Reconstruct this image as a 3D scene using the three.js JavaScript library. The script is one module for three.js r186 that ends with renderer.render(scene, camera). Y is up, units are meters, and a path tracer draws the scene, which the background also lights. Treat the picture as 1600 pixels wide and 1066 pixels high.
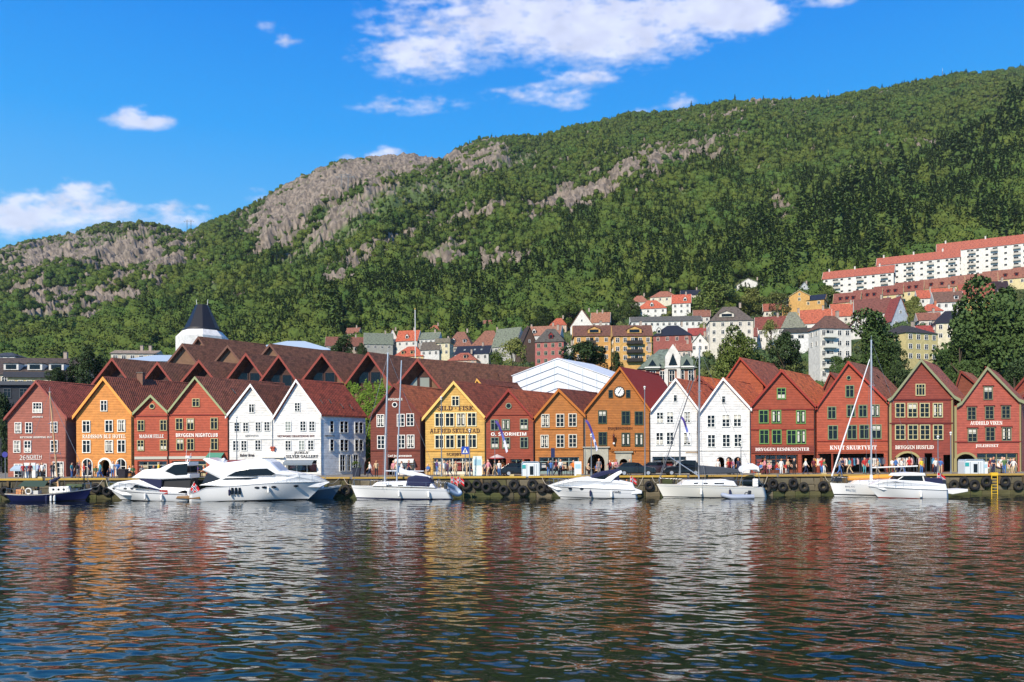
import * as THREE from 'three';
import { mergeGeometries, mergeVertices } from 'three/addons/utils/BufferGeometryUtils.js';
import { FontLoader } from 'three/addons/loaders/FontLoader.js';
import { TextGeometry } from 'three/addons/geometries/TextGeometry.js';
import { RoundedBoxGeometry } from 'three/addons/geometries/RoundedBoxGeometry.js';
import { MarchingCubes } from 'three/addons/objects/MarchingCubes.js';
import { createNoise2D, createNoise3D } from 'simplex-noise';

// ---------------------------------------------------------------- camera
const EYE = 4.7, FOCAL = 1250, HX = 800, HY = 705, ROLL = 0.0052;      // photograph pixels
const QUAY = 1.9, DQ = 82, DF = 96;                                    // quay height, distance of the quay edge and of the house fronts
const scene = new THREE.Scene();
const camera = new THREE.PerspectiveCamera(2 * Math.atan(HY / FOCAL) * 180 / Math.PI, 1600 / (2 * HY), 0.5, 9000);
camera.position.set(0, EYE, 0);
camera.rotation.z = -ROLL;
camera.setViewOffset(1600, 2 * HY, 0, 0, 1600, 1066);                  // level camera, lens shifted up

// ---------------------------------------------------------------- random numbers and noise
function rng(seed) { let a = seed >>> 0; return () => { a = (a + 0x6D2B79F5) >>> 0; let t = a; t = Math.imul(t ^ (t >>> 15), t | 1); t ^= t + Math.imul(t ^ (t >>> 7), t | 61); return ((t ^ (t >>> 14)) >>> 0) / 4294967296; }; }
const n2 = createNoise2D(rng(11)), n3 = createNoise3D(rng(12));
const clamp = (v, a = 0, b = 1) => Math.min(b, Math.max(a, v));
const smooth = (a, b, v) => { const t = clamp((v - a) / (b - a)); return t * t * (3 - 2 * t); };
const lerp = (a, b, t) => a + (b - a) * t;
function fbm(x, y, o = 4, g = 0.5) { let s = 0, a = 1, f = 1, t = 0; for (let i = 0; i < o; i++) { s += a * n2(x * f + i * 17.3, y * f - i * 9.1); t += a; a *= g; f *= 2.03; } return s / t; }
function fbm3(x, y, z, o = 4) { let s = 0, a = 1, f = 1, t = 0; for (let i = 0; i < o; i++) { s += a * n3(x * f + i * 7.7, y * f, z * f - i * 3.1); t += a; a *= 0.5; f *= 2.03; } return s / t; }
function table(rows, x) { if (x <= rows[0][0]) return rows[0][1]; for (let i = 1; i < rows.length; i++) if (x <= rows[i][0]) { const [a, b] = rows[i - 1], [c, d] = rows[i]; return lerp(b, d, (x - a) / (c - a)); } return rows[rows.length - 1][1]; }
function unroll(px, py) { const dx = px - HX, dy = py - HY; return [HX + dx - dy * ROLL, HY + dy + dx * ROLL]; }
function P(px, py, D) { const [u, v] = unroll(px, py); return new THREE.Vector3((u - HX) / FOCAL * D, EYE - (v - HY) / FOCAL * D, -D); }

// ---------------------------------------------------------------- sun and sky
const SUN_AZ = 41 * Math.PI / 180, SUN_EL = 43 * Math.PI / 180;
scene.fog = new THREE.FogExp2(new THREE.Color(0.78, 0.87, 1.0), 0.000045);                                 // thin summer haze
const sunDir = new THREE.Vector3(-Math.sin(SUN_AZ) * Math.cos(SUN_EL), Math.sin(SUN_EL), Math.cos(SUN_AZ) * Math.cos(SUN_EL));
const sun = new THREE.DirectionalLight(new THREE.Color(1, 0.89, 0.72), 5.0);
sun.position.copy(sunDir).multiplyScalar(600); sun.target.position.set(0, 0, -150);
sun.castShadow = true; sun.shadow.mapSize.set(4096, 4096); sun.shadow.radius = 1;
Object.assign(sun.shadow.camera, { left: -420, right: 420, top: 320, bottom: -320, near: 10, far: 2600 });
scene.add(sun, sun.target);

function skyTexture() {
  const W = 4096, H = 2048, data = new Float32Array(W * H * 4);
  const col = [[0, [0.26, 0.54, 0.80]], [0.20, [0.14, 0.46, 0.80]], [0.36, [0.022, 0.31, 0.80]], [0.50, [0.002, 0.20, 0.72]], [0.75, [0.004, 0.125, 0.50]], [1, [0.005, 0.09, 0.40]]];
  // clouds seen in the photograph: centre and half size in its pixels, density, raggedness
  const C = [[860, 25, 250, 62, 1.25], [660, 90, 90, 40, 0.95], [960, 70, 120, 38, 0.8], [1120, 14, 95, 34, 1.1], [1175, 28, 46, 22, 1.25], [640, 166, 92, 17, 0.75], [860, 150, 84, 17, 0.85], [915, 124, 60, 9, 0.9],
    [208, 182, 52, 18, 1.05], [240, 190, 45, 10, 0.8], [452, 60, 20, 13, 0.85], [410, 42, 30, 14, 0.35], [45, 335, 95, 34, 0.95], [20, 330, 35, 30, 0.8], [125, 295, 52, 16, 1.0], [150, 330, 70, 24, 0.85], [275, 335, 54, 22, 0.95], [400, 305, 30, 14, 0.5], [615, 238, 30, 9, 1.1], [565, 248, 30, 8, 0.9], [1000, 178, 28, 9, 0.8], [1065, 163, 28, 12, 0.95], [1300, 4, 44, 10, 1.0], [890, 168, 22, 8, 0.5]];
  const c = [0, 0, 0];
  for (let j = 0; j < H; j++) {
    const el = ((j + 0.5) / H - 0.5) * Math.PI, sy = Math.sin(el), cy = Math.cos(el);
    for (let i = 0; i < W; i++) {
      const az = ((i + 0.5) / W - 0.5) * 2 * Math.PI, x = Math.cos(az) * cy, z = Math.sin(az) * cy;
      const e = Math.max(sy, 0);
      for (let k = 1; k < col.length; k++) if (e <= col[k][0] || k === col.length - 1) { const t = clamp((e - col[k - 1][0]) / (col[k][0] - col[k - 1][0])); for (let q = 0; q < 3; q++) c[q] = lerp(col[k - 1][1][q], col[k][1][q], t); break; }
      let dens = 0;
      if (z < -0.25 && sy > -0.02) {
        const px = HX + FOCAL * x / -z, py = HY - FOCAL * sy / -z;
        if (px > -80 && px < 1680 && py > -60) {
          let near = false; for (const [cx, cyy, rx, ry] of C) if (Math.abs(px - cx) < rx * 2.2 + 20 && Math.abs(py - cyy) < ry * 2.2 + 12) { near = true; break; }
          if (near) { const w1 = fbm(px / 75, py / 30, 6, 0.58), w2 = fbm(px / 120 + 40, py / 60, 3), w3 = fbm(px / 30 + py / 30, py / 8, 4, 0.62);
          for (const [cx, cyy, rx, ry, dd] of C) { const dx = (px + 16 * w2 - cx) / rx, dy = (py + 8 * w1 - cyy) / ry, d = dx * dx + dy * dy; if (d < 4) dens += dd * Math.exp(-d * 1.1); }
          dens = clamp(dens * 1.0 - 0.28 + (0.62 * w1 + 0.30 * w3) * smooth(0.05, 0.5, dens)) * 1.2; }
        } else if (sy > 0.03) { const s = 1.3 / (sy + 0.12); dens = clamp(fbm(x * s * 1.4 + 9, z * s * 1.4, 5, 0.55) * 1.9 - 0.95); }
      } else if (sy > 0.03) { const s = 1.3 / (sy + 0.12); dens = clamp(fbm(x * s * 1.4 + 9, z * s * 1.4, 5, 0.55) * 1.9 - 0.95); }
      const a = Math.pow(clamp(dens), 1.15) * 0.82, o = (j * W + i) * 4, cl = a > 0 ? 0.80 + 0.16 * fbm(i / 44, j / 22, 4) : 0.8;
      data[o] = lerp(c[0], cl * 0.90, a); data[o + 1] = lerp(c[1], cl * 0.93, a); data[o + 2] = lerp(c[2], cl * 1.12, a); data[o + 3] = 1;
    }
  }
  const t = new THREE.DataTexture(data, W, H, THREE.RGBAFormat, THREE.FloatType);
  t.mapping = THREE.EquirectangularReflectionMapping; t.magFilter = THREE.LinearFilter; t.minFilter = THREE.LinearFilter; t.needsUpdate = true;
  return t;
}
scene.background = skyTexture(); scene.environment = scene.background;
scene.environmentIntensity = 1;
const renderer = new THREE.WebGLRenderer({ antialias: true });
renderer.setSize(1024, 682);
renderer.toneMapping = THREE.LinearToneMapping; renderer.toneMappingExposure = 1.2;
renderer.shadowMap.enabled = true; renderer.shadowMap.type = THREE.PCFSoftShadowMap;

// ---------------------------------------------------------------- helpers: names, things, geometry
const used = new Map();
function numbered(n) { const k = used.get(n) || 0; used.set(n, k + 1); return k ? `${n}_${String(k).padStart(3, '0')}` : n; }
function shade(o) { o.traverse((m) => { if (m.isMesh) { m.castShadow = true; m.receiveShadow = true; } }); return o; }
function thing(name, label, category, pos = [0, 0, 0], turn = 0, group) {
  const o = new THREE.Group(); o.name = numbered(name); o.position.set(...pos); o.rotation.y = turn; scene.add(o);
  o.userData = { label, category }; if (group) o.userData.group = group; return o;
}
function single(name, geo, mat, label, category, group, pos) {
  const m = new THREE.Mesh(geo, mat); m.name = numbered(name); m.castShadow = m.receiveShadow = true; scene.add(m);
  m.userData = { label, category }; if (group) m.userData.group = group; if (pos) m.position.set(...pos); return m;
}
function part(name, geo, mat, parent, pos, rot) {
  const m = new THREE.Mesh(geo, mat); m.name = name; m.castShadow = m.receiveShadow = true; parent.add(m);
  if (pos) m.position.set(...pos); if (rot) m.rotation.set(...rot); return m;
}
function structure(name, geo, mat, label) { const m = new THREE.Mesh(geo, mat); m.name = numbered(name); m.castShadow = m.receiveShadow = true; m.userData = { kind: 'structure', label, category: name.replace(/_/g, ' ').split(' ').slice(-2).join(' ') }; scene.add(m); return m; }
function bx(w, h, d, x = 0, y = 0, z = 0) { const g = new THREE.BoxGeometry(w, h, d); g.translate(x, y, z); return g; }
function cyl(a, b, r, r2 = r, seg = 8) {
  const A = new THREE.Vector3(...a), B = new THREE.Vector3(...b), d = B.clone().sub(A), g = new THREE.CylinderGeometry(r2, r, d.length(), seg);
  g.applyQuaternion(new THREE.Quaternion().setFromUnitVectors(new THREE.Vector3(0, 1, 0), d.normalize())); g.translate((A.x + B.x) / 2, (A.y + B.y) / 2, (A.z + B.z) / 2); return g;
}
function join(list) { const g = mergeGeometries(list.map((g) => { const q = g.index ? g.toNonIndexed() : g; for (const k of Object.keys(q.attributes)) if (!['position', 'normal', 'uv'].includes(k)) q.deleteAttribute(k); if (!q.attributes.uv) q.setAttribute('uv', new THREE.BufferAttribute(new Float32Array(q.attributes.position.count * 2), 2)); return q; })); return g; }
function flat(g) { const q = g.index ? g.toNonIndexed() : g; q.computeVertexNormals(); return q; }
function metreUV(g) {
  const q = flat(g), p = q.attributes.position, n = q.attributes.normal, uv = new Float32Array(p.count * 2);
  for (let i = 0; i < p.count; i++) {
    const nx = n.getX(i), ny = n.getY(i), nz = n.getZ(i); let tx = nz, tz = -nx; const l = Math.hypot(tx, tz);
    if (l < 0.05) { tx = 1; tz = 0; } else { tx /= l; tz /= l; }
    const sx = ny * tz, sy = nz * tx - nx * tz, sz = -ny * tx, x = p.getX(i), y = p.getY(i), z = p.getZ(i);
    uv[2 * i] = x * tx + z * tz; uv[2 * i + 1] = x * sx + y * sy + z * sz;
  }
  q.setAttribute('uv', new THREE.BufferAttribute(uv, 2)); return q;
}
function shapeOf(pts) { const s = new THREE.Shape(); pts.forEach(([x, y], i) => (i ? s.lineTo(x, y) : s.moveTo(x, y))); s.closePath(); return s; }
function extrude(pts, d, z = 0, holes = [], bevel = 0) {
  const s = shapeOf(pts); for (const h of holes) s.holes.push(new THREE.Path(h.map(([x, y]) => new THREE.Vector2(x, y))));
  const g = new THREE.ExtrudeGeometry(s, { depth: d, bevelEnabled: bevel > 0, bevelSize: bevel, bevelThickness: bevel, bevelSegments: 2, curveSegments: 6 }); g.translate(0, 0, z); return g;
}
function skewed(g, k) { const p = g.attributes.position; for (let i = 0; i < p.count; i++) p.setX(i, p.getX(i) - k * Math.min(0, p.getZ(i))); return g; }

// ---------------------------------------------------------------- textures and materials
function tex(w, h, f, srgb = true) {
  const d = new Uint8Array(w * h * 4); for (let j = 0; j < h; j++) for (let i = 0; i < w; i++) { const c = f(i / w, j / h, i, j), o = (j * w + i) * 4; if (typeof c === 'number') d[o] = d[o + 1] = d[o + 2] = clamp(c) * 255; else for (let k = 0; k < 3; k++) d[o + k] = clamp(c[k]) * 255; d[o + 3] = 255; }
  const t = new THREE.DataTexture(d, w, h); t.wrapS = t.wrapT = THREE.RepeatWrapping; t.magFilter = THREE.LinearFilter; t.minFilter = THREE.LinearMipmapLinearFilter; t.generateMipmaps = true; if (srgb) t.colorSpace = THREE.SRGBColorSpace; t.needsUpdate = true; return t;
}
function scaled(t, sx, sy = sx) { const c = t.clone(); c.repeat.set(1 / sx, 1 / sy); c.needsUpdate = true; return c; }
const loop = (u, v, k, s, o = 4) => { const a = u * 2 * Math.PI, b = v * 2 * Math.PI, r = k / (2 * Math.PI); return fbm3(Math.cos(a) * r + s, Math.sin(a) * r + Math.cos(b) * r, Math.sin(b) * r - s, o); };
const RB = rng(31), plank = Array.from({ length: 256 }, () => RB());
// horizontal weatherboards: 20 boards in 4 m
const boardMap = scaled(tex(512, 512, (u, v) => { const b = v * 20, k = Math.floor(b), f = b - k, seg = Math.floor(u * 2 + plank[k + 40] * 7) & 3; let t = 0.92 + 0.028 * (plank[(k * 4 + seg) & 255] - 0.5) * 2 + 0.085 * loop(u, v, 5, 3.3) + 0.05 * loop(u, v, 40, 1.1, 2); if (f < 0.10) t *= 0.80; const q = 0.02 * loop(u, v, 9, 8); return [t + q, t, t - q * 0.6]; }), 4);
const boardBump = scaled(tex(256, 512, (u, v) => { const f = (v * 20) % 1; return f < 0.1 ? 0.1 : 1 - 0.75 * f; }, false), 4);
// pantiles: 0.25 m wide, 0.33 m courses; 4 m across
const tileMap = scaled(tex(512, 512, (u, v) => { const r = Math.floor(v * 12), cx = u * 16, k = Math.floor(cx), f = cx - k, g = v * 12 - r; const h = plank[(k * 37 + r * 101) & 255]; let t = 0.88 + 0.22 * (h - 0.5) + 0.20 * loop(u, v, 4, 5.5) + 0.12 * loop(u, v, 22, 2.5, 3); const m = smooth(0.12, 0.5, loop(u, v, 6, 14.2)) * 0.22; if (f < 0.14) t *= 0.78; if (g < 0.12) t *= 0.82; return [t, t * (1 + m * 0.18), t * (1 - m * 0.2)]; }), 4);
const tileBump = scaled(tex(512, 512, (u, v) => { const f = (u * 16) % 1, g = (v * 12) % 1; return 0.5 + 0.35 * Math.sin(f * 2 * Math.PI) + 0.15 * (1 - g); }, false), 4);
const roughMap = scaled(tex(512, 512, (u, v) => 0.90 + 0.09 * loop(u, v, 6, 4.4) + 0.06 * loop(u, v, 30, 7.7, 3)), 6);
const roughBump = scaled(tex(256, 256, (u, v) => 0.5 + 0.5 * loop(u, v, 24, 9.1, 3), false), 3);
const C3 = (h) => new THREE.Color(h);
const matCache = new Map();
function mat(color, o = {}) {
  const key = color + Object.entries(o).map(([k, v]) => k + (v && v.isTexture ? v.uuid : v)).join(); if (matCache.has(key)) return matCache.get(key);
  const m = new THREE.MeshStandardMaterial({ color: C3(color), roughness: 0.8, ...o }); matCache.set(key, m); return m;
}
const aged = (c) => { const k = C3(c), h = {}; k.getHSL(h); if (h.s > 0.25) { if (h.h < 0.05 || h.h > 0.95) { h.h = (h.h + 0.010) % 1; h.s *= 0.94; } else h.s *= 0.96; k.setHSL(h.h, h.s, h.l); } return '#' + k.getHexString(); };
const boards = (c) => mat(aged(c), { map: boardMap, bumpMap: boardBump, bumpScale: 0.03, roughness: 0.75 });
const warmer = (c, k) => '#' + C3(c).multiplyScalar(k).getHexString();
const tiles = (c, k = 1.75) => mat(warmer(c, k), { map: tileMap, bumpMap: tileBump, bumpScale: 0.06, roughness: 0.85 });
const plaster = (c) => mat(c, { map: roughMap, bumpMap: roughBump, bumpScale: 0.01, roughness: 0.9 });
const paint = (c, r = 0.55) => mat(c, { roughness: r });
const glassDark = new THREE.MeshPhysicalMaterial({ color: C3('#12161a'), roughness: 0.06, specularIntensity: 1, ior: 1.5 });
const glassPale = new THREE.MeshPhysicalMaterial({ color: C3('#8d938c'), roughness: 0.12, ior: 1.5 });
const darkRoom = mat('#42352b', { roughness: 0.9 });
const white = paint('#e4e4e0', 0.5), gelcoat = new THREE.MeshPhysicalMaterial({ color: C3('#e6e8ea'), roughness: 0.28, clearcoat: 0.5, clearcoatRoughness: 0.12 });
const steel = mat('#b9bcc0', { metalness: 1, roughness: 0.3 }), alu = mat('#c9ccd0', { metalness: 0.7, roughness: 0.4 });
// ================================================================ terrain
const yT = (rows) => (u) => table(rows, u);
const ridgeY = yT([[-400, 470], [-100, 420], [0, 397], [50, 377], [100, 364], [150, 356], [200, 350], [245, 350], [272, 358], [290, 364], [305, 358], [330, 349], [370, 333], [400, 316], [450, 291], [500, 264], [540, 252], [600, 242], [640, 239], [675, 246], [692, 251], [712, 236], [750, 219], [800, 211], [850, 211], [900, 197], [1000, 179], [1100, 166], [1200, 156], [1300, 151], [1400, 136], [1500, 116], [1600, 108], [1800, 95], [2100, 90]]);
const ridgeD = yT([[-400, 1650], [150, 1500], [280, 1420], [420, 1200], [690, 1150], [740, 1240], [1000, 1300], [1600, 1420], [2100, 1500]]);
const rowY = [[200, yT([[-400, 696], [0, 690], [600, 672], [1000, 634], [1300, 614], [1600, 600], [2100, 590]])],
  [300, yT([[-400, 672], [0, 645], [600, 604], [800, 580], [1000, 557], [1200, 547], [1320, 527], [1450, 507], [1600, 492], [2100, 480]])],
  [430, yT([[-400, 600], [0, 578], [400, 567], [600, 547], [750, 532], [900, 507], [1050, 482], [1200, 472], [1320, 454], [1450, 442], [1600, 421], [2100, 400]])]];
const spurY = yT([[1000, 520], [1130, 440], [1200, 388], [1280, 348], [1350, 314], [1480, 248], [1600, 178], [1750, 110], [2100, 60]]);
const hAt = (u, y, D) => EYE + (HY - (y + (u - HX) * ROLL)) / FOCAL * D;
const rockSpots = [[580, 268, 120, 26, -0.22, 1.15], [470, 320, 75, 26, -0.55, 1.0], [420, 350, 40, 40, 0.6, 0.6], [530, 345, 60, 18, -0.6, 0.75], [435, 385, 40, 20, -0.7, 0.6], [700, 350, 55, 14, -0.4, 0.55], [755, 252, 45, 22, -0.3, 0.8], [770, 325, 40, 14, -0.4, 0.65], [880, 320, 50, 22, -0.35, 0.95], [940, 302, 70, 16, -0.25, 0.75], [1010, 255, 65, 22, -0.2, 0.8], [1090, 240, 40, 18, -0.2, 0.7], [1150, 215, 22, 10, -0.3, 0.7], [1130, 180, 40, 8, -0.1, 0.5], [1215, 155, 45, 6, -0.1, 0.9], [1440, 228, 34, 9, -0.1, 0.85], [1360, 268, 18, 8, 0, 0.6], [1218, 335, 20, 26, 0.5, 0.85], [1265, 315, 20, 12, 0.3, 0.4], [1265, 218, 20, 10, 0, 0.5], [770, 422, 55, 26, -0.1, 0.95], [690, 410, 60, 22, -0.3, 0.55], [540, 428, 50, 26, -0.6, 0.75], [600, 390, 80, 14, -0.5, 0.5], [365, 462, 25, 10, -0.2, 0.5], [140, 400, 150, 30, 0.03, 0.75], [215, 400, 60, 40, 0.2, 0.85], [60, 410, 60, 20, -0.3, 0.8], [40, 460, 75, 22, 0.05, 0.85], [140, 475, 70, 28, -0.3, 0.75], [210, 475, 40, 26, 0, 0.75], [45, 485, 40, 14, -0.2, 0.6], [30, 525, 45, 14, 0, 0.7], [50, 545, 40, 14, 0, 0.6], [300, 370, 30, 10, 0, 0.4], [1010, 275, 30, 8, 0, 0.5], [660, 245, 40, 12, 0, 1.0], [300, 400, 25, 12, -0.8, 0.4]];
function rockAt(u, y) { let f = u > 380 && u < 1400 ? -0.24 : -0.29; for (const [cx, cy, rx, ry, a, s] of rockSpots) { const dx = u - cx, dy = y - cy; if (Math.abs(dx) > rx * 2.2 || Math.abs(dy) > rx * 2.2 + ry) continue; const c = Math.cos(a), n = Math.sin(a), p = (dx * c + dy * n) / rx, q = (-dx * n + dy * c) / ry; f += s * Math.exp(-(p * p + q * q)); } return f; }
const meadows = [[620, 312, 120, 15, -0.2, 0.8], [480, 400, 70, 20, -0.6, 0.6], [560, 360, 80, 14, -0.5, 0.6], [700, 395, 70, 12, -0.3, 0.5], [1090, 300, 70, 10, -0.2, 0.45], [100, 505, 90, 14, 0, 0.5], [300, 470, 50, 12, -0.5, 0.5], [860, 380, 60, 10, -0.3, 0.4], [150, 372, 110, 8, 0, 0.5], [820, 250, 60, 9, -0.2, 0.4]];
function meadowAt(u, D, h) { const y = screenY(u, D, h), x = (u - HX) / FOCAL * D; let f = -0.12; for (const [cx, cy, rx, ry, a, s] of meadows) { const dx = u - cx, dy = y - cy; if (Math.abs(dx) > rx * 2) continue; const c = Math.cos(a), n = Math.sin(a), p = (dx * c + dy * n) / rx, q = (-dx * n + dy * c) / ry; f += s * Math.exp(-(p * p + q * q)); } return D < 480 ? 0 : smooth(0, 0.25, f + 0.4 * fbm(x / 35, h / 18 + D / 60, 4, 0.6)); }
function groundRaw(u, D) {                                             // height of the land at bearing u (photo column) and distance D
  const R = ridgeD(u), hR = hAt(u, ridgeY(u) + 3 + 2 * n2(u / 14, 3), R), base = [[130, QUAY - 0.25]];
  for (const [d, f] of rowY) base.push([d, hAt(u, f(u), d)]);
  const h430 = base[3][1];
  let h;
  if (D <= 430) h = table(base, D);
  else if (D <= R) { const s = (D - 430) / (R - 430); h = h430 + (hR - h430) * s * (1.12 - 0.12 * s); }
  else h = hR - (D - R) * 0.25;
  if (u > 1000 && D > 430) { const hs = hAt(u, spurY(u), 660); let k = D <= 660 ? h430 + (hs - h430) * Math.pow((D - 430) / 230, 0.95) : hs - (D - 660) * 0.22; h = Math.max(h, k); }
  return h;
}
function ground(u, D) {
  let h = groundRaw(u, D); const x = (u - HX) / FOCAL * D, R = ridgeD(u);
  const s = clamp((D - 430) / (R - 430)), w = D < 430 ? smooth(200, 430, D) * 0.15 : 4 * s * (1 - s) + 0.1;
  h += w * ((D > 430 ? 27 : 16) * fbm(x / 150, D / 320, 4) + 5 * fbm(x / 45, D / 60, 3));
  if (D > 430) h += 1.4 * fbm(x / 14, D / 14, 2);
  return h;
}
const screenY = (u, D, h) => HY - (h - EYE) / D * FOCAL - (u - HX) * ROLL;
function rockiness(u, D, h) { const x = (u - HX) / FOCAL * D, y = screenY(u, D, h); if (D < 470) return 0; let r = rockAt(u, y); if (r < -0.275 || (r < -0.23 && u > 380 && D < 640)) return 0; if (r > 0) r *= 0.5; const q = x * 0.8 + h * 0.6; return smooth(0.0, 0.12, r * 1.05 + 0.78 * fbm(q / 48, (h * 0.8 - x * 0.5) / 13, 5, 0.66) + 0.16 * n2(x / 4.5, h / 4)); }
{
  const us = []; for (let u = -420; u <= 2060; u += (u < -40 || u > 1640) ? 12 : 2.2) us.push(u);
  const ds = []; for (let d = 131; d < 430; d += 6) ds.push(d); for (let d = 430; d < 1750; d += 4.2 + (d > 1450 ? 10 : 0)) ds.push(d);
  const nu = us.length, nd = ds.length, pos = new Float32Array(nu * nd * 3), col = new Float32Array(nu * nd * 3), uv = new Float32Array(nu * nd * 2);
  for (let j = 0; j < nd; j++) for (let i = 0; i < nu; i++) {
    const u = us[i], D = ds[j], o = j * nu + i, x = (u - HX) / FOCAL * D; let h = ground(u, D); const k = rockiness(u, D, h);
    if (k > 0) { const a = 1 - Math.abs(fbm(x / 16 + h / 40, D / 22, 3)), c = 1 - Math.abs(n2(x / 5 + 40, h / 5)); h += k * (9 * (a - 0.6) + 1.6 * (c - 0.5) + 1.0); }
    pos[3 * o] = x; pos[3 * o + 1] = h; pos[3 * o + 2] = -D; uv[2 * o] = x; uv[2 * o + 1] = D + h;
    const gN = fbm(x / 60, D / 60 + 7, 3), r = 0.34 + 0.14 * fbm(x / 11 + h / 14, h / 5 - x / 16, 4, 0.6), heath = smooth(-0.1, 0.5, gN + (D > 430 ? 0.35 * (D - 430) / 900 : 0));
    const G = [lerp(0.050, 0.125, heath), lerp(0.095, 0.140, heath), lerp(0.022, 0.036, heath)];
    const md = meadowAt(u, D, h); G[0] = lerp(G[0], 0.105, md); G[1] = lerp(G[1], 0.165, md); G[2] = lerp(G[2], 0.035, md);
    const crack = Math.max(smooth(0.80, 0.97, 1 - Math.abs(fbm(x / 13 + h / 22, h / 26 - x / 30 + 3, 3, 0.6))), 0.8 * smooth(0.82, 0.98, 1 - Math.abs(fbm(x / 30 + 8, h / 8 + x / 40, 3)))), cr = 1 - 0.62 * crack, B = [r * cr, r * 0.81 * cr, r * 0.62 * cr];
    for (let q = 0; q < 3; q++) col[3 * o + q] = lerp(G[q], B[q], k);
  }
  const idx = new Uint32Array((nu - 1) * (nd - 1) * 6); let t = 0;
  for (let j = 0; j < nd - 1; j++) for (let i = 0; i < nu - 1; i++) { const a = j * nu + i, b = a + 1, c = a + nu, d = c + 1; idx.set([a, b, c, b, d, c], t); t += 6; }
  const g = new THREE.BufferGeometry(); g.setAttribute('position', new THREE.BufferAttribute(pos, 3)); g.setAttribute('color', new THREE.BufferAttribute(col, 3)); g.setAttribute('uv', new THREE.BufferAttribute(uv, 2)); g.setIndex(new THREE.BufferAttribute(idx, 1)); g.computeVertexNormals();
  structure('mountain_terrain', g, new THREE.MeshStandardMaterial({ vertexColors: true, roughness: 0.95, map: scaled(roughMap, 40), bumpMap: scaled(roughBump, 30), bumpScale: 0.7 }), 'forested mountainside with bare grey rock faces above the town');
}

function crownNormals(g, yc, blend) {                                     // leaf faces turned outward, their normals leaning to the crown's own roundness
  const p = g.attributes.position, n = new Float32Array(p.count * 3), a = new THREE.Vector3(), b = new THREE.Vector3(), c = new THREE.Vector3(), q = new THREE.Vector3(), r = new THREE.Vector3(), e = new THREE.Vector3();
  for (let i = 0; i < p.count; i += 3) {
    a.fromBufferAttribute(p, i); b.fromBufferAttribute(p, i + 1); c.fromBufferAttribute(p, i + 2); q.subVectors(b, a).cross(e.subVectors(c, a)).normalize(); r.copy(a).add(b).add(c).multiplyScalar(1 / 3); r.y = (r.y - yc) * 0.8; r.normalize();
    if (q.dot(r) < 0) { q.negate(); p.setXYZ(i + 1, c.x, c.y, c.z); p.setXYZ(i + 2, b.x, b.y, b.z); }
    q.lerp(r, blend).normalize(); for (let k = 0; k < 3; k++) n.set([q.x, q.y, q.z], 3 * (i + k));
  }
  g.setAttribute('normal', new THREE.BufferAttribute(n, 3)); return g;
}
function clumpGeo(seed, kind) {                                         // a crown of small leaf faces with an uneven outline, unit height
  const R = rng(seed), pos = [], lobes = [], v = new THREE.Vector3(), a = new THREE.Vector3(), b = new THREE.Vector3(), q = new THREE.Quaternion(), E = new THREE.Euler();
  const leaf = (x, y, z, s, tilt) => {
    E.set((R() - 0.5) * tilt, R() * 6.28, (R() - 0.5) * tilt); q.setFromEuler(E); a.set(s, 0, 0).applyQuaternion(q); b.set(0, s * 0.15, s * 0.8).applyQuaternion(q);
    pos.push(x - a.x, y - a.y, z - a.z, x + a.x, y + a.y, z + a.z, x + b.x, y + b.y, z + b.z, x + a.x, y + a.y, z + a.z, x - a.x, y - a.y, z - a.z, x - b.x * 0.7, y - b.y * 0.7 - s * 0.2, z - b.z * 0.7);
  };
  if (kind === 'fir') {
    for (let i = 0; i < 200; i++) { const t = Math.pow(R(), 0.75), y = 0.06 + t * 0.93, an = R() * 6.283, rr = (1 - t) * 0.27 * (0.55 + 0.45 * R()) * (0.8 + 0.3 * Math.sin(t * 40)) + 0.006; leaf(Math.cos(an) * rr, y - rr * 0.25, Math.sin(an) * rr, 0.052 * (1.25 - 0.8 * t), 1.3); }
    const c = new THREE.ConeGeometry(0.13, 0.9, 7, 3).toNonIndexed(); c.translate(0, 0.47, 0); pos.push(...c.attributes.position.array);
  } else {
    const n = kind === 'bush' ? 3 : 6;
    for (let i = 0; i < n; i++) { const an = R() * 6.283, rr = 0.22 * Math.sqrt(R()); lobes.push([Math.cos(an) * rr, (kind === 'bush' ? 0.38 : 0.5) + (R() - 0.4) * 0.36, Math.sin(an) * rr, 0.17 + R() * 0.12]); }
    const m = kind === 'bush' ? 130 : 300;
    for (let i = 0; i < m; i++) { const [x, y, z, r] = lobes[i % n]; v.set(R() - 0.5, R() - 0.42, R() - 0.5).normalize().multiplyScalar(r * (0.82 + 0.3 * R())); leaf(x + v.x, y + v.y, z + v.z, 0.034 + 0.026 * R(), 2.6); }
    for (const [x, y, z, r] of lobes) { const c = new THREE.IcosahedronGeometry(r * 0.86, 0); c.rotateX(R() * 3); c.translate(x, y, z); pos.push(...c.attributes.position.array); }
  }
  const g = new THREE.BufferGeometry(); g.setAttribute('position', new THREE.Float32BufferAttribute(pos, 3)); return crownNormals(g, kind === 'fir' ? 0.25 : 0.42, 0.6);
}
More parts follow.
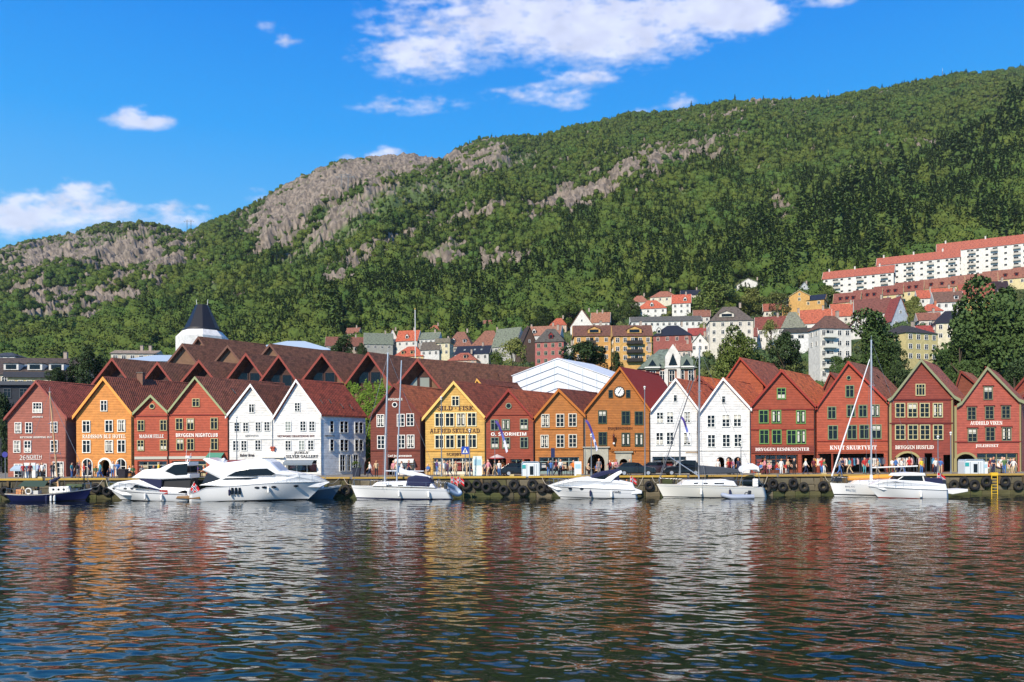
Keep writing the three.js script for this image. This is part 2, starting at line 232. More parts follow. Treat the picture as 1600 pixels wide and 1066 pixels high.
// ================================================================ harbour water
{
  const R = rng(5), waves = [];
  for (let i = 0; i < 36; i++) { const L = 0.27 * Math.pow(11, i / 35), k = 2 * Math.PI / L, th = (R() + R() + R() - 1.5) * 1.15 + 0.12; waves.push([k * Math.sin(th), k * Math.cos(th), R() * 6.283, (L < 0.6 ? 0.022 : L < 1.5 ? 0.0175 : 0.011) / k, L]); }
  const ts = []; for (let i = 0; i <= 430; i++) ts.push(-0.86 + 1.72 * i / 430);
  const ds = []; for (let d = 4; d < 82.6;) { ds.push(d); d += d < 12 ? 0.4 : 0.055 + 0.0018 * Math.max(0, d - 20); } ds.push(82.6);
  const T = [-6, -3, -1.4, ...ts, 1.4, 3, 6], nu = T.length, nd = ds.length, pos = new Float32Array(nu * nd * 3), uv = new Float32Array(nu * nd * 2);
  for (let j = 0; j < nd; j++) {
    const D = ds[j], dx = 0.004 * D, dz = j ? ds[j] - ds[j - 1] : 0.4;
    for (let i = 0; i < nu; i++) {
      const x = T[i] * D, o = j * nu + i, out = i < 3 || i > nu - 4; let h = 0, hx = 0, hz = 0;
      if (!out) { const gust = 0.85 + 0.35 * fbm(x / 16, D / 22, 2); for (const [kx, kz, ph, am, L] of waves) { const f = clamp((L / Math.max(dz, dx * 0.55) - 2.5) / 2.5); if (f <= 0) continue; const p = kx * x + kz * D + ph; h += am * f * gust * Math.sin(p); } }
      pos[3 * o] = x; pos[3 * o + 1] = h; pos[3 * o + 2] = -D; uv[2 * o] = x; uv[2 * o + 1] = D;
    }
  }
  const idx = new Uint32Array((nu - 1) * (nd - 1) * 6); let t = 0;
  for (let j = 0; j < nd - 1; j++) for (let i = 0; i < nu - 1; i++) { const a = j * nu + i, b = a + 1, c = a + nu, d = c + 1; idx.set([a, b, c, b, d, c], t); t += 6; }
  const g = new THREE.BufferGeometry(); g.setAttribute('position', new THREE.BufferAttribute(pos, 3)); g.setAttribute('uv', new THREE.BufferAttribute(uv, 2)); g.setIndex(new THREE.BufferAttribute(idx, 1)); g.computeVertexNormals();
  const rip = scaled(tex(512, 512, (u, v) => 0.5 + 0.5 * loop(u, v, 22, 2.2, 3), false), 5, 3.2);
  structure('harbour_water', g, new THREE.MeshPhysicalMaterial({ color: new THREE.Color(0.005, 0.010, 0.008), roughness: 0.015, ior: 1.45, bumpMap: rip, bumpScale: 0.001 }), 'rippled dark harbour water mirroring the house fronts');
}
// ================================================================ house parts
const serif = await new FontLoader().loadAsync('fonts/droid/droid_serif_bold.typeface.json');
const sans = await new FontLoader().loadAsync('fonts/droid/droid_sans_bold.typeface.json');
const thinSans = await new FontLoader().loadAsync('fonts/droid/droid_sans_regular.typeface.json');
const winCache = new Map();
function winGeo(w, h, cols, rows, arch) {
  const key = [w.toFixed(2), h.toFixed(2), cols, rows, arch ? 1 : 0].join(); if (winCache.has(key)) return winCache.get(key);
  const f = Math.min(0.095, w * 0.09), m = Math.min(0.05, w * 0.06), L = []; let pane;
  if (arch) {
    const r = w / 2, o = [], n = [], p = [], a = (R) => { const q = []; for (let i = 0; i <= 12; i++) { const t = Math.PI * i / 12; q.push([R * Math.cos(t), h / 2 - r + R * Math.sin(t)]); } return q; };
    o.push([-r, -h / 2], [r, -h / 2], ...a(r)); n.push([-r + f, -h / 2 + f], [r - f, -h / 2 + f], ...a(r - f));
    L.push(extrude(o, 0.08, 0, [n])); pane = extrude(n, 0.015, 0.012);
    L.push(bx(m, h - f, 0.05, 0, 0, 0.045), bx(w - f, m, 0.05, 0, 0.1, 0.046));
  } else {
    L.push(bx(w, f, 0.09, 0, h / 2 - f / 2, 0.045), bx(w, f, 0.1, 0, -h / 2 + f / 2, 0.05), bx(f, h - 2 * f, 0.088, -w / 2 + f / 2, 0, 0.044), bx(f, h - 2 * f, 0.088, w / 2 - f / 2, 0, 0.044));
    for (let i = 1; i < cols; i++) L.push(bx(i * 2 === cols ? m * 1.5 : m, h - 2 * f, 0.05, -w / 2 + w * i / cols, 0, 0.04));
    for (let j = 1; j < rows; j++) L.push(bx(w - 2 * f, m, 0.046, 0, -h / 2 + h * (rows === 2 ? 0.66 : j / rows), 0.04));
    pane = bx(w - 2 * f + 0.01, h - 2 * f + 0.01, 0.012, 0, 0, 0.018);
  }
  const r = [join(L), pane]; winCache.set(key, r); return r;
}
const RW = rng(404), curtain = paint('#c9c6ba', 0.9);
function addWindow(parent, x, y, z, w, h, cols, rows, fm, o = {}) {
  const [g, p] = winGeo(w, h, cols, rows, o.arch), f = part('window', g, fm, parent, [x, y, z]); if (o.turn) f.rotation.y = o.turn;
  part('pane', p, o.pane || glassDark, f);
  if (!o.pane && !o.arch && w > 0.75 && RW() < (o.curtains ?? 0.4)) { const cw = w * 0.26, c = join([bx(cw * 0.7, h * 0.7, 0.006, -w * 0.27, 0.02, 0.029), bx(cw * 0.7, h * 0.7, 0.006, w * 0.27, 0.02, 0.029)]); part('curtain', RW() < 0.5 ? c : bx(w * 0.74, h * 0.3, 0.006, 0, (RW() < 0.5 ? -1 : 1) * h * 0.24, 0.029), curtain, f); }
  return f;
}
function lettering(parent, str, x, y, z, w, h, m, font = serif, turn = 0, depth = 0.03) {
  const g = new TextGeometry(str, { font, size: 1, depth: 0.1, curveSegments: 3, bevelEnabled: false }); g.computeBoundingBox(); const b = g.boundingBox;
  g.translate(-(b.min.x + b.max.x) / 2, -(b.min.y + b.max.y) / 2, 0); g.scale(w / (b.max.x - b.min.x), h / (b.max.y - b.min.y), depth / 0.1);
  const t = part('lettering', g, m, parent, [x, y, z]); t.rotation.y = turn; return t;
}
function archPts(x, w, top, y0 = 0.02) { const r = w / 2, p = [[x - r, y0], [x + r, y0]]; const rise = Math.min(r, top * 0.5); for (let i = 0; i <= 10; i++) { const t = Math.PI * i / 10; p.push([x + r * Math.cos(t), top - rise + rise * Math.sin(t)]); } return p; }
const iron = mat('#17171a', { roughness: 0.6 }), bandMat = {};
function gableHouse(s) {
  const D = s.D || DF, Z = s.Z, S = FOCAL / D * (Z ? Z[2] : 1), W = (X, Y) => { const p = Z ? P(Z[0] + X / Z[2], Z[1] + Y / Z[2], D) : P(X, Y, D); return [p.x, p.y - QUAY]; };
  const yM = (s.el[1] + s.er[1]) / 2, wl = W(s.l, yM)[0], wr = W(s.r, yM)[0], x0 = (wl + wr) / 2, k = s.skew ?? 0.75, dep = s.depth || 8;
  const L = (X, Y) => { const [x, y] = W(X, Y); return [x - x0, y]; };
  const t = thing(s.name || 'wharf_house', s.label, 'house', [x0, QUAY, -D], 0, s.group || 'gabled wooden houses along the wharf');
  const el = L(...s.el), ap = L(...s.ap), er = L(...s.er), xl = wl - x0, xr = wr - x0;
  const bell = s.bell || 0, line = (e) => bell ? [e, [lerp(e[0], ap[0], 0.16), lerp(e[1], ap[1], 0.16) - bell * 0.75], [lerp(e[0], ap[0], 0.36), lerp(e[1], ap[1], 0.36) - bell * 0.6], ap] : [e, ap];
  const ll = line(el), lr = line(er), top = [...ll, ...lr.slice(0, -1).reverse()], yAt = (x) => table(top, x);
  const wallPts = [[xl, -0.3], [xr, -0.3], [xr, yAt(xr) - 0.12], ...lr.filter(([x]) => x < xr - 0.05).map(([x, y]) => [x, y - 0.12]), ...ll.slice().reverse().filter(([x]) => x > xl + 0.05).slice(1).map(([x, y]) => [x, y - 0.12]), [xl, yAt(xl) - 0.12]];
  const wm = s.wallMat || boards(s.wall), fm = paint(s.frame || '#dcdcd4', 0.6), zf = 0.004;
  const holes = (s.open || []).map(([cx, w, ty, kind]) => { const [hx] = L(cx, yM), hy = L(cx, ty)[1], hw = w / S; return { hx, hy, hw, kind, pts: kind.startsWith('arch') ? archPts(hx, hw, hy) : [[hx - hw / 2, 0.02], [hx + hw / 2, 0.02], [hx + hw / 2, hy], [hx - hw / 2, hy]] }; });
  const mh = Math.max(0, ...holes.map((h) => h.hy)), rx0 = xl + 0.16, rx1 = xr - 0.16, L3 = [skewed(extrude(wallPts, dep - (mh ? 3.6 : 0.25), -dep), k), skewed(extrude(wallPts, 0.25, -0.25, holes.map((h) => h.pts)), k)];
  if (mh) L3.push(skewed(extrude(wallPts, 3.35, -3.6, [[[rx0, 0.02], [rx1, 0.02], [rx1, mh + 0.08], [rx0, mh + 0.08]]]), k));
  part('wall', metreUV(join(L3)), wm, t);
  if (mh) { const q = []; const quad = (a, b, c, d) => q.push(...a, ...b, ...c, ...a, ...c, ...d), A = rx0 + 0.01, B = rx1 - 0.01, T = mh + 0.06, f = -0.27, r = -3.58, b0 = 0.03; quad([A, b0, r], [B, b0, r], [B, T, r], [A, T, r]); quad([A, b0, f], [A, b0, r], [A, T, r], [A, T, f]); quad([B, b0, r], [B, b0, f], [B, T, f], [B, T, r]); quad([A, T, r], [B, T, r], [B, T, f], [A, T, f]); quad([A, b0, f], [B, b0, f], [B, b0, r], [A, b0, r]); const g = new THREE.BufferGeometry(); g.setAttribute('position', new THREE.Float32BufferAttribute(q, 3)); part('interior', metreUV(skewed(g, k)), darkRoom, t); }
  if (s.side) { const y1 = yAt(xr) - 0.16; const g = new THREE.BufferGeometry(), a = [xr + 0.012, 0, 0], b = [xr + 0.012 + k * dep, 0, -dep]; g.setAttribute('position', new THREE.Float32BufferAttribute([...a, ...b, b[0], y1, b[2], ...a, b[0], y1, b[2], a[0], y1, a[2]], 3)); part('side_cladding', metreUV(g), boards(s.side), t); }
  const rm = s.roofMat || tiles(s.roof), th = s.thick || 0.17;
  for (const e of [ll, lr]) { const up = e.map(([x, y]) => [x, y + 0.02]), dn = e.map(([x, y]) => [x, y - th]).reverse(); part('roof_slope', metreUV(skewed(extrude([...up, ...dn], dep + 0.2 + (s.over || 0.3), -dep - 0.2), k)), rm, t); }
  const vm = paint(s.verge || s.wall, 0.7), bw = s.bw || 0.3;
  for (const e of [ll, lr]) { const up = e.map(([x, y]) => [x, y + 0.05]), dn = e.map(([x, y]) => [x, y - bw]).reverse(); part('bargeboard', extrude([...up, ...dn], 0.06, (s.over || 0.3) + 0.003), vm, t); }
  if (k !== 0 && dep < 40) part('ridge_cap', metreUV(skewed(extrude([[ap[0] - 0.16, ap[1] - 0.02], [ap[0] + 0.16, ap[1] - 0.02], [ap[0], ap[1] + 0.09]], dep + 0.2, -dep - 0.2), k)), rm, t);
  for (const h of holes) {
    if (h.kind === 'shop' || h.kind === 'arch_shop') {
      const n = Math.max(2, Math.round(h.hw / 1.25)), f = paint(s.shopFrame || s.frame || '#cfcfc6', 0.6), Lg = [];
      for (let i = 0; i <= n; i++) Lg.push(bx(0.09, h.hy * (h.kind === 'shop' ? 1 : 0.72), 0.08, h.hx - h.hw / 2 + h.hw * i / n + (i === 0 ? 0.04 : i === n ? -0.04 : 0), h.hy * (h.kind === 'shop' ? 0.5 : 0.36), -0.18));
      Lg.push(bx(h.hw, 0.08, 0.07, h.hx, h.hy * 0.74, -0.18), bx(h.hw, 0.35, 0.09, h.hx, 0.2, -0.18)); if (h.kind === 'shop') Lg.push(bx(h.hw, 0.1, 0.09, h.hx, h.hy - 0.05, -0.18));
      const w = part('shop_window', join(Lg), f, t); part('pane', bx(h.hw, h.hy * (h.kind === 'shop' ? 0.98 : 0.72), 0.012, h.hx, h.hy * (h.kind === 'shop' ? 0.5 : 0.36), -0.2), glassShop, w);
      const goods = rng(Math.round(h.hx * 90 + x0 * 31) + 9999), G = ['#c9b79a', '#8a2f2a', '#c8c8c8', '#3e5a78', '#d8d2c0'];
      for (let i = 0; i < n; i++) if (goods() < 0.75) part('display', bx(h.hw / n * (0.4 + 0.4 * goods()), 0.5 + 0.8 * goods(), 0.3, h.hx - h.hw / 2 + h.hw * (i + 0.5) / n, 0.85 + 0.4 * goods(), -0.75), paint(G[goods() * 5 | 0]), w);
    }
    if (h.kind === 'arch_portal') { const o = archPts(h.hx, h.hw + 0.02, h.hy + 0.01, 0), r = h.hw / 2 + 0.45; part('portal', extrude([[h.hx - r, 0], [h.hx - r, h.hy + 0.75], [h.hx + r, h.hy + 0.75], [h.hx + r, 0]], 0.12, 0.003, [o]), plaster('#b9b6a6'), t); part('portal_cornice', bx(2 * r + 0.3, 0.16, 0.3, h.hx, h.hy + 0.83, 0.153), plaster('#b9b6a6'), t); }
    if (h.kind === 'arch_trim') { const o = archPts(h.hx, h.hw + 0.02, h.hy + 0.01, 0), q = archPts(h.hx, h.hw + 0.5, h.hy + 0.25, 0); part('arch_trim', extrude(q, 0.09, 0.003, [o]), paint(s.trim || s.frame), t); }
  }
  for (const w of s.win || []) { const [cx, cy, pw, ph, c = 2, r = 3, o = {}] = w, [x, y] = L(cx, cy); addWindow(t, x, y, zf, pw / S, ph / S, c, r, o.fm ? paint(o.fm, 0.6) : fm, o); if (s.hood) part('hood', bx(pw / S + 0.2, 0.09, 0.16, x, y + ph / S / 2 + 0.06, 0.085), s.hood === 1 ? fm : paint(s.hood), t); }
  for (const [cx, cy, pr] of s.oculi || []) { const [x, y] = L(cx, cy), r = pr / S, g = new THREE.TorusGeometry(r, r * 0.22, 8, 20); const f = part('oculus_window', g, fm, t, [x, y, 0.04]); part('pane', new THREE.CylinderGeometry(r, r, 0.02, 20).rotateX(Math.PI / 2), glassDark, f, [0, 0, -0.02]); }
  for (const [y, c, hgt = 0.14, xa, xb] of s.bands || []) { const yy = L(s.l, y)[1], a = xa != null ? L(xa, y)[0] : xl, b = xb != null ? L(xb, y)[0] : xr; part('band', bx(b - a - 0.02, hgt, 0.09, (a + b) / 2, yy, 0.048), paint(c, 0.7), t); }
  for (const [str, cx, cy, w, h, c, f] of s.text || []) { const [x, y] = L(cx, cy); lettering(t, str, x, y, s.textZ || 0.03, w / S, h / S, paint(c, 0.5), f || serif); }
  if (s.fascia) { const [ya, yb, c] = s.fascia, a = L(s.l, ya)[1], b = L(s.l, yb)[1]; part('fascia', metreUV(bx(xr - xl - 0.03, a - b, 0.1, (xl + xr) / 2, (a + b) / 2, 0.055)), boards(c), t); }
  for (const [xa, xb, ya, yb, c, out = 1.0] of s.awning || []) { const a = L(xa, ya), b = L(xb, yb), g = new THREE.BufferGeometry(); const y0 = a[1], y1 = b[1], A = a[0], B = b[0], th2 = 0.03; const q = []; for (const d of [0, -th2]) q.push(A, y0 + d, 0.02, B, y0 + d, 0.02, B, y1 + d, out, A, y0 + d, 0.02, B, y1 + d, out, A, y1 + d, out); q.push(A, y1, out, B, y1, out, B, y1 - 0.22, out, A, y1, out, B, y1 - 0.22, out, A, y1 - 0.22, out); g.setAttribute('position', new THREE.Float32BufferAttribute(q, 3)); g.computeVertexNormals(); part('awning', g, mat(c, { side: THREE.DoubleSide, roughness: 0.9 }), t); }
  if (s.corner) for (const x of [xl + 0.12, xr - 0.12]) part('corner_board', bx(0.26, yAt(x) - 0.2, 0.07, x, (yAt(x) - 0.2) / 2, 0.037), paint(s.corner, 0.7), t);
  for (const [cx, cy, w, h, dd] of s.skylight || []) { /* on the right slope: fraction along slope, depth */ const e = lerp(ap[0], er[0], cy), y = lerp(ap[1], er[1], cy), an = Math.atan2(er[1] - ap[1], er[0] - ap[0]), z = -dep * cx; const f = part('skylight', bx(h, 0.08, w), iron, t, [e - k * z, y + 0.05, z], [0, 0, an]); part('pane', bx(h * 0.8, 0.02, w * 0.8, 0, 0.042, 0), glassPale, f); }
  if (s.chimney) for (const [fz, ft, hh] of s.chimney) { const e = lerp(ap[0], er[0], ft), y = lerp(ap[1], er[1], ft), z = -dep * fz; const c = part('chimney', metreUV(bx(0.7, hh + 0.8, 0.7)), plaster('#8f6a58'), t, [e - k * z, y + hh / 2 - 0.3, z]); part('chimney_cap', bx(0.85, 0.1, 0.85, 0, hh / 2 + 0.45, 0), plaster('#77716a'), c); }
  if (!s.name && !s.D) { const y1 = yAt(xr) - 0.25; part('downpipe', join([cyl([xr - 0.07, 0.1, 0.1], [xr - 0.07, y1 - 0.3, 0.1], 0.045, 0.045, 6), cyl([xr - 0.07, y1 - 0.3, 0.1], [xr + 0.02, y1, 0.28], 0.045, 0.045, 6)]), paint(s.wall.startsWith('#ef') || s.wall.startsWith('#f') ? '#c9c6be' : '#3d2a22', 0.6), t); }
  return { t, L, xl, xr, yAt, k, S, x0, dep };
}
const glassShop = new THREE.MeshPhysicalMaterial({ color: 0xffffff, transmission: 1, thickness: 0, roughness: 0.02, ior: 1.5 });

const Z1 = [0, 560, 4.44], Z2 = [200, 560, 4.44], Z3 = [340, 560, 4.44], Z4 = [540, 560, 4.44], Z5 = [740, 560, 4.44], Z6 = [900, 560, 4.44], Z7 = [1080, 540, 4.1], Z8 = [1260, 540, 4.1];
const G2 = (list, w, h, c, r, o) => list.map(([x, y]) => [x, y, w, h, c, r, o]);
const CREAM = '#e6dfc8', OLIVE = '#8b8a5e';
// ---- the front row, from the alley by the trees to the alley by the christmas shop
gableHouse({ Z: Z1, l: 52, r: 463, el: [36, 418], ap: [258, 155], er: [474, 412], depth: 8, skew: 0.45, wall: '#a8564c', roof: '#8a4434', verge: '#95493f', frame: '#eeeae2',
  win: [[260, 343, 66, 74, 3, 3], ...G2([[126, 482], [200, 482], [376, 478]], 48, 76, 2, 3), ...G2([[118, 613], [192, 613], [376, 610]], 50, 84, 2, 3), [404, 778, 78, 122, 3, 3], [128, 788, 60, 112, 2, 3], [290, 788, 70, 112, 3, 3]], open: [[210, 96, 740, 'shop']],
  text: [['JOHANES', 260, 408, 76, 14, '#eeeae0', sans], ['REVISOR SHIPPING INT', 250, 548, 222, 13, '#eeeae0'], ['26', 158, 690, 40, 32, '#e8e2da', thinSans], ['NORTH', 238, 684, 104, 26, '#e8e2da', thinSans]], bands: [[690, '#7a3a30', 0.1, 352, 462], [703, '#e8e2da', 0.05, 186, 288]], awning: [[100, 290, 742, 768, '#9fb4c6', 0.9]],
  label: 'dusty rose gabled wooden house with white paned windows and a blue awning' });
gableHouse({ Z: Z1, l: 528, r: 918, el: [510, 404], ap: [722, 130], er: [926, 384], depth: 10, skew: 0.75, wall: '#e39340', roof: '#6d3a2a', verge: '#ec9f48', frame: '#f2eee2', bw: 0.4,
  win: [[721, 330, 48, 76, 2, 2], ...G2([[599, 474], [756, 470], [842, 468]], 56, 84, 2, 2), ...G2([[600, 612], [757, 612], [843, 610]], 58, 90, 2, 2), ...[606, 840].map((x) => [x, 756, 74, 124, 2, 2, { arch: 1 }])], open: [[726, 66, 704, 'arch_trim']], trim: '#f2eee2', chimney: [[0.35, 0.05, 0.9]],
  text: [['RADISSON BLU HOTEL', 722, 542, 300, 26, '#fbf3e2']], label: 'orange gabled wooden house with arched white ground floor windows' });
gableHouse({ Z: Z2, l: 41, r: 281, el: [34, 384], ap: [163, 254], er: [283, 372], depth: 7, wall: '#b8402e', roof: '#6d3828', verge: '#98a074', frame: '#b3a878', oculi: [[167, 334, 17]], win: G2([[90, 467], [246, 465], [88, 605], [246, 602]], 48, 76, 2, 2), bands: [[400, '#8c3024', 0.12], [692, '#b9b8ac', 0.32, 46, 272]], open: [[165, 205, 715, 'shop']], shopFrame: '#a8a896',
  text: [['MADAM FELLE', 163, 541, 170, 24, '#f6efe6']], label: 'narrow red gabled house with sage green verges and a round attic window', depthless: 1 });
gableHouse({ Z: Z2, l: 284, r: 698, el: [279, 370], ap: [470, 128], er: [690, 392], depth: 10, wall: '#bb4230', roof: '#70402f', verge: '#98a074', frame: '#b3a878', win: [[471, 308, 52, 58, 2, 2], ...G2([[356, 457], [433, 457], [598, 453], [361, 598], [434, 598], [599, 596]], 52, 82, 2, 2)], bands: [[393, '#8c3024', 0.14], [645, '#8c3024', 0.1], [690, '#b9b8ac', 0.32, 284, 548]], open: [[420, 240, 712, 'shop'], [615, 100, 712, 'shop']], shopFrame: '#b5ad82', awning: [[560, 668, 655, 682, '#4f8c76', 1.0]], skylight: [[0.3, 0.35, 0.7, 0.9], [0.3, 0.62, 0.7, 0.9], [0.6, 0.42, 0.7, 0.9], [0.6, 0.7, 0.7, 0.9]],
  text: [['BRYGGEN NIGHTCLUB', 478, 533, 290, 26, '#f6efe6', sans]], label: 'wide red gabled house with sage green verges, roof lights and a teal awning' });
const WW = '#f0f0ea';
gableHouse({ Z: Z3, l: 80, r: 382, el: [58, 404], ap: [232, 180], er: [386, 392], depth: 9, wall: '#efeeea', roof: '#5e3424', verge: '#f3f2ee', frame: WW, win: [[236, 347, 40, 62, 2, 2], ...G2([[134, 477], [195, 477], [281, 474], [342, 472]], 40, 66, 2, 3), ...G2([[126, 606], [183, 606], [280, 602]], 42, 72, 2, 3)], open: [[190, 170, 715, 'shop']], bands: [[560, '#e2e0da', 0.08], [440, '#e2e0da', 0.05]], skylight: [[0.5, 0.5, 0.7, 0.7]],
  text: [['SJØTUNA', 238, 538, 95, 16, '#9a9a98'], ['Baker Brun', 205, 672, 100, 20, '#3a2a22']], label: 'narrow white gabled house with a brown tiled roof, left of a pedimented gateway' });
{
  const h = gableHouse({ Z: Z3, l: 385, r: 720, el: [382, 416], ap: [547, 148], er: [724, 392], depth: 5.6, skew: 0.76, wall: '#f0efec', roof: '#823a28', verge: '#f3f2ee', frame: WW, win: [[553, 338, 40, 62, 2, 3], [489, 470, 42, 68, 2, 3, { pane: glassPale }], ...G2([[592, 470], [654, 470], [489, 605], [646, 602]], 42, 70, 2, 3), [583, 603, 42, 70, 2, 3, { pane: glassPale }]], open: [[580, 216, 706, 'shop'], [408, 76, 712, 'arch_trim']], trim: '#e6e2d6', shopFrame: '#dcdcd8', awning: [[466, 668, 708, 728, '#77828c', 0.9]], bands: [[560, '#e2e0da', 0.08]],
    text: [['NETWORK CHARTERING INT.', 545, 540, 262, 14, '#6a3a30'], ["JUHLS'", 583, 656, 104, 20, '#2a2422'], ['SILVER GALLERY', 586, 680, 222, 20, '#2a2422']], skylight: [[0.2, 0.62, 0.5, 0.7], [0.4, 0.6, 0.5, 0.7], [0.6, 0.72, 0.5, 0.7], [0.8, 0.74, 0.5, 0.7]], label: 'white gabled house with three storeys of windows along its shaded side' });
  const { t, L, xr, k } = h, tn = Math.atan2(1, k), S = h.S;                // the side wall's windows
  for (const [d, y, w] of [[1.2, 472, 0.8], [2.45, 472, 0.8], [3.0, 472, 0.8], [4.35, 475, 0.8], [4.95, 475, 0.8], [1.2, 603, 0.8], [2.45, 603, 0.8], [3.0, 603, 0.8], [4.35, 603, 0.8], [4.95, 603, 0.8]]) { const y0 = L(720, y)[1]; addWindow(t, xr + k * d + 0.03, y0, -d, 0.62, 1.45, 1, 3, white, { turn: tn, pane: glassDark }); }
  for (const [d, w] of [[2.5, 0.9], [3.3, 0.6], [4.2, 0.9]]) addWindow(t, xr + k * d + 0.03, 1.45, -d, w, 2.1, 2, 3, white, { turn: tn, pane: glassDark });
  lettering(t, 'SJØTUNA', xr + k * 0.95 + 0.03, L(720, 538)[1], -0.95, 1.5, 0.22, paint('#4c4c58'), serif, tn);
  // pediment over the gateway between the two white houses, with its carved and painted crest
  const a = L(306, 690), b = L(466, 690), c = L(383, 650); const pd = part('pediment', extrude([[a[0], a[1]], [b[0], b[1]], [b[0], b[1] + 0.12], [c[0] + 0.1, c[1] + 0.1], [c[0] - 0.1, c[1] + 0.1], [a[0], a[1] + 0.12]], 0.3, 0.02), paint('#ece9df'), t);
  const cr = L(385, 632); part('carved_crest', join([bx(0.42, 0.42, 0.16, cr[0], cr[1], 0.2), cyl([cr[0], cr[1] - 0.55, 0.2], [cr[0], cr[1] - 0.2, 0.2], 0.05, 0.16, 6), new THREE.SphereGeometry(0.17, 8, 6).translate(cr[0] - 0.16, cr[1] + 0.2, 0.2), new THREE.SphereGeometry(0.17, 8, 6).translate(cr[0] + 0.16, cr[1] + 0.2, 0.2)]), paint('#a8503c'), pd);
}
gableHouse({ Z: Z4, l: 172, r: 522, el: [160, 408], ap: [335, 180], er: [534, 402], depth: 8, skew: 0.62, wall: '#7c2f26', roof: '#96502f', verge: '#6c2a22', frame: '#eae6de', oculi: [[341, 323, 16]], win: [...G2([[242, 433], [383, 430], [448, 427]], 54, 88, 2, 3), ...G2([[246, 582], [386, 578], [451, 577]], 54, 94, 2, 3)], bands: [[640, '#5e231c', 0.12]], open: [[178, 104, 690, 'arch_open'], [318, 56, 690, 'open'], [415, 130, 712, 'shop']], awning: [[342, 474, 698, 712, '#d6d6d2', 0.7]],
  text: [['HOFSANDER', 345, 285, 100, 17, '#e4ded6', sans], ['Carl Johannessen', 375, 678, 165, 20, '#f0ebe2', sans]], label: 'dark oxblood gabled house with white windows and a round emblem in its gable' });
gableHouse({ Z: Z4, l: 553, r: 970, el: [530, 418], ap: [750, 160], er: [972, 410], depth: 9, wall: '#e0b058', roof: '#7a3c26', verge: '#ecc06a', frame: '#efe3bd', bw: 0.36, win: [[762, 297, 54, 72, 2, 2], ...[650, 722, 800, 875].map((x, i) => [x, 427 - i, 64, 96, 2, 2]), ...[650, 724, 802, 878].map((x, i) => [x, 578 - i, 64, 96, 2, 2])], bands: [[642, '#c9943c', 0.14], [380, '#f0dc9c', 0.1, 612, 910], [530, '#f0dc9c', 0.1, 612, 910]], open: [[775, 345, 690, 'shop']], shopFrame: '#d9d3c0',
  text: [['SILD · FISK', 762, 345, 250, 32, '#4a241a'], ['ALFRED SKULSTAD', 757, 503, 345, 32, '#4a241a'], ['SCHJØT', 752, 668, 104, 24, '#4a241a']], label: 'yellow gabled house with bold dark lettering between its window rows' });
gableHouse({ Z: Z5, l: 86, r: 418, el: [76, 416], ap: [240, 215], er: [420, 420], depth: 9, wall: '#9c3426', roof: '#944a2c', verge: '#8c2c22', frame: '#7f8a72', oculi: [[243, 331, 18]], win: [...G2([[145, 463], [223, 461], [349, 458]], 56, 76, 2, 2), ...G2([[147, 587], [225, 587], [350, 585]], 56, 78, 2, 2)], open: [[162, 124, 696, 'open'], [295, 84, 700, 'shop'], [370, 44, 700, 'open']], bands: [[395, '#7a251b', 0.06]], text: [['O. STORHEIM', 243, 526, 245, 24, '#f4efe8', sans]], label: 'brick red gabled house with white shop lettering and a round attic window' });
gableHouse({ Z: Z5, l: 426, r: 765, el: [410, 420], ap: [588, 212], er: [774, 396], depth: 7, wall: '#bd7630', roof: '#6a3524', verge: '#b56a24', frame: '#a05c22', bw: 0.34, win: [...G2([[497, 433], [600, 431], [686, 429], [492, 577], [601, 575], [687, 573]], 58, 92, 2, 3, { fm: '#d9d2c0' })], bands: [[630, '#a8641f', 0.14], [490, '#b5701f', 0.1, 470, 715]], open: [[590, 280, 686, 'shop']], shopFrame: '#7f9490', label: 'ochre gabled house with white mullioned windows and a dark tiled roof' });
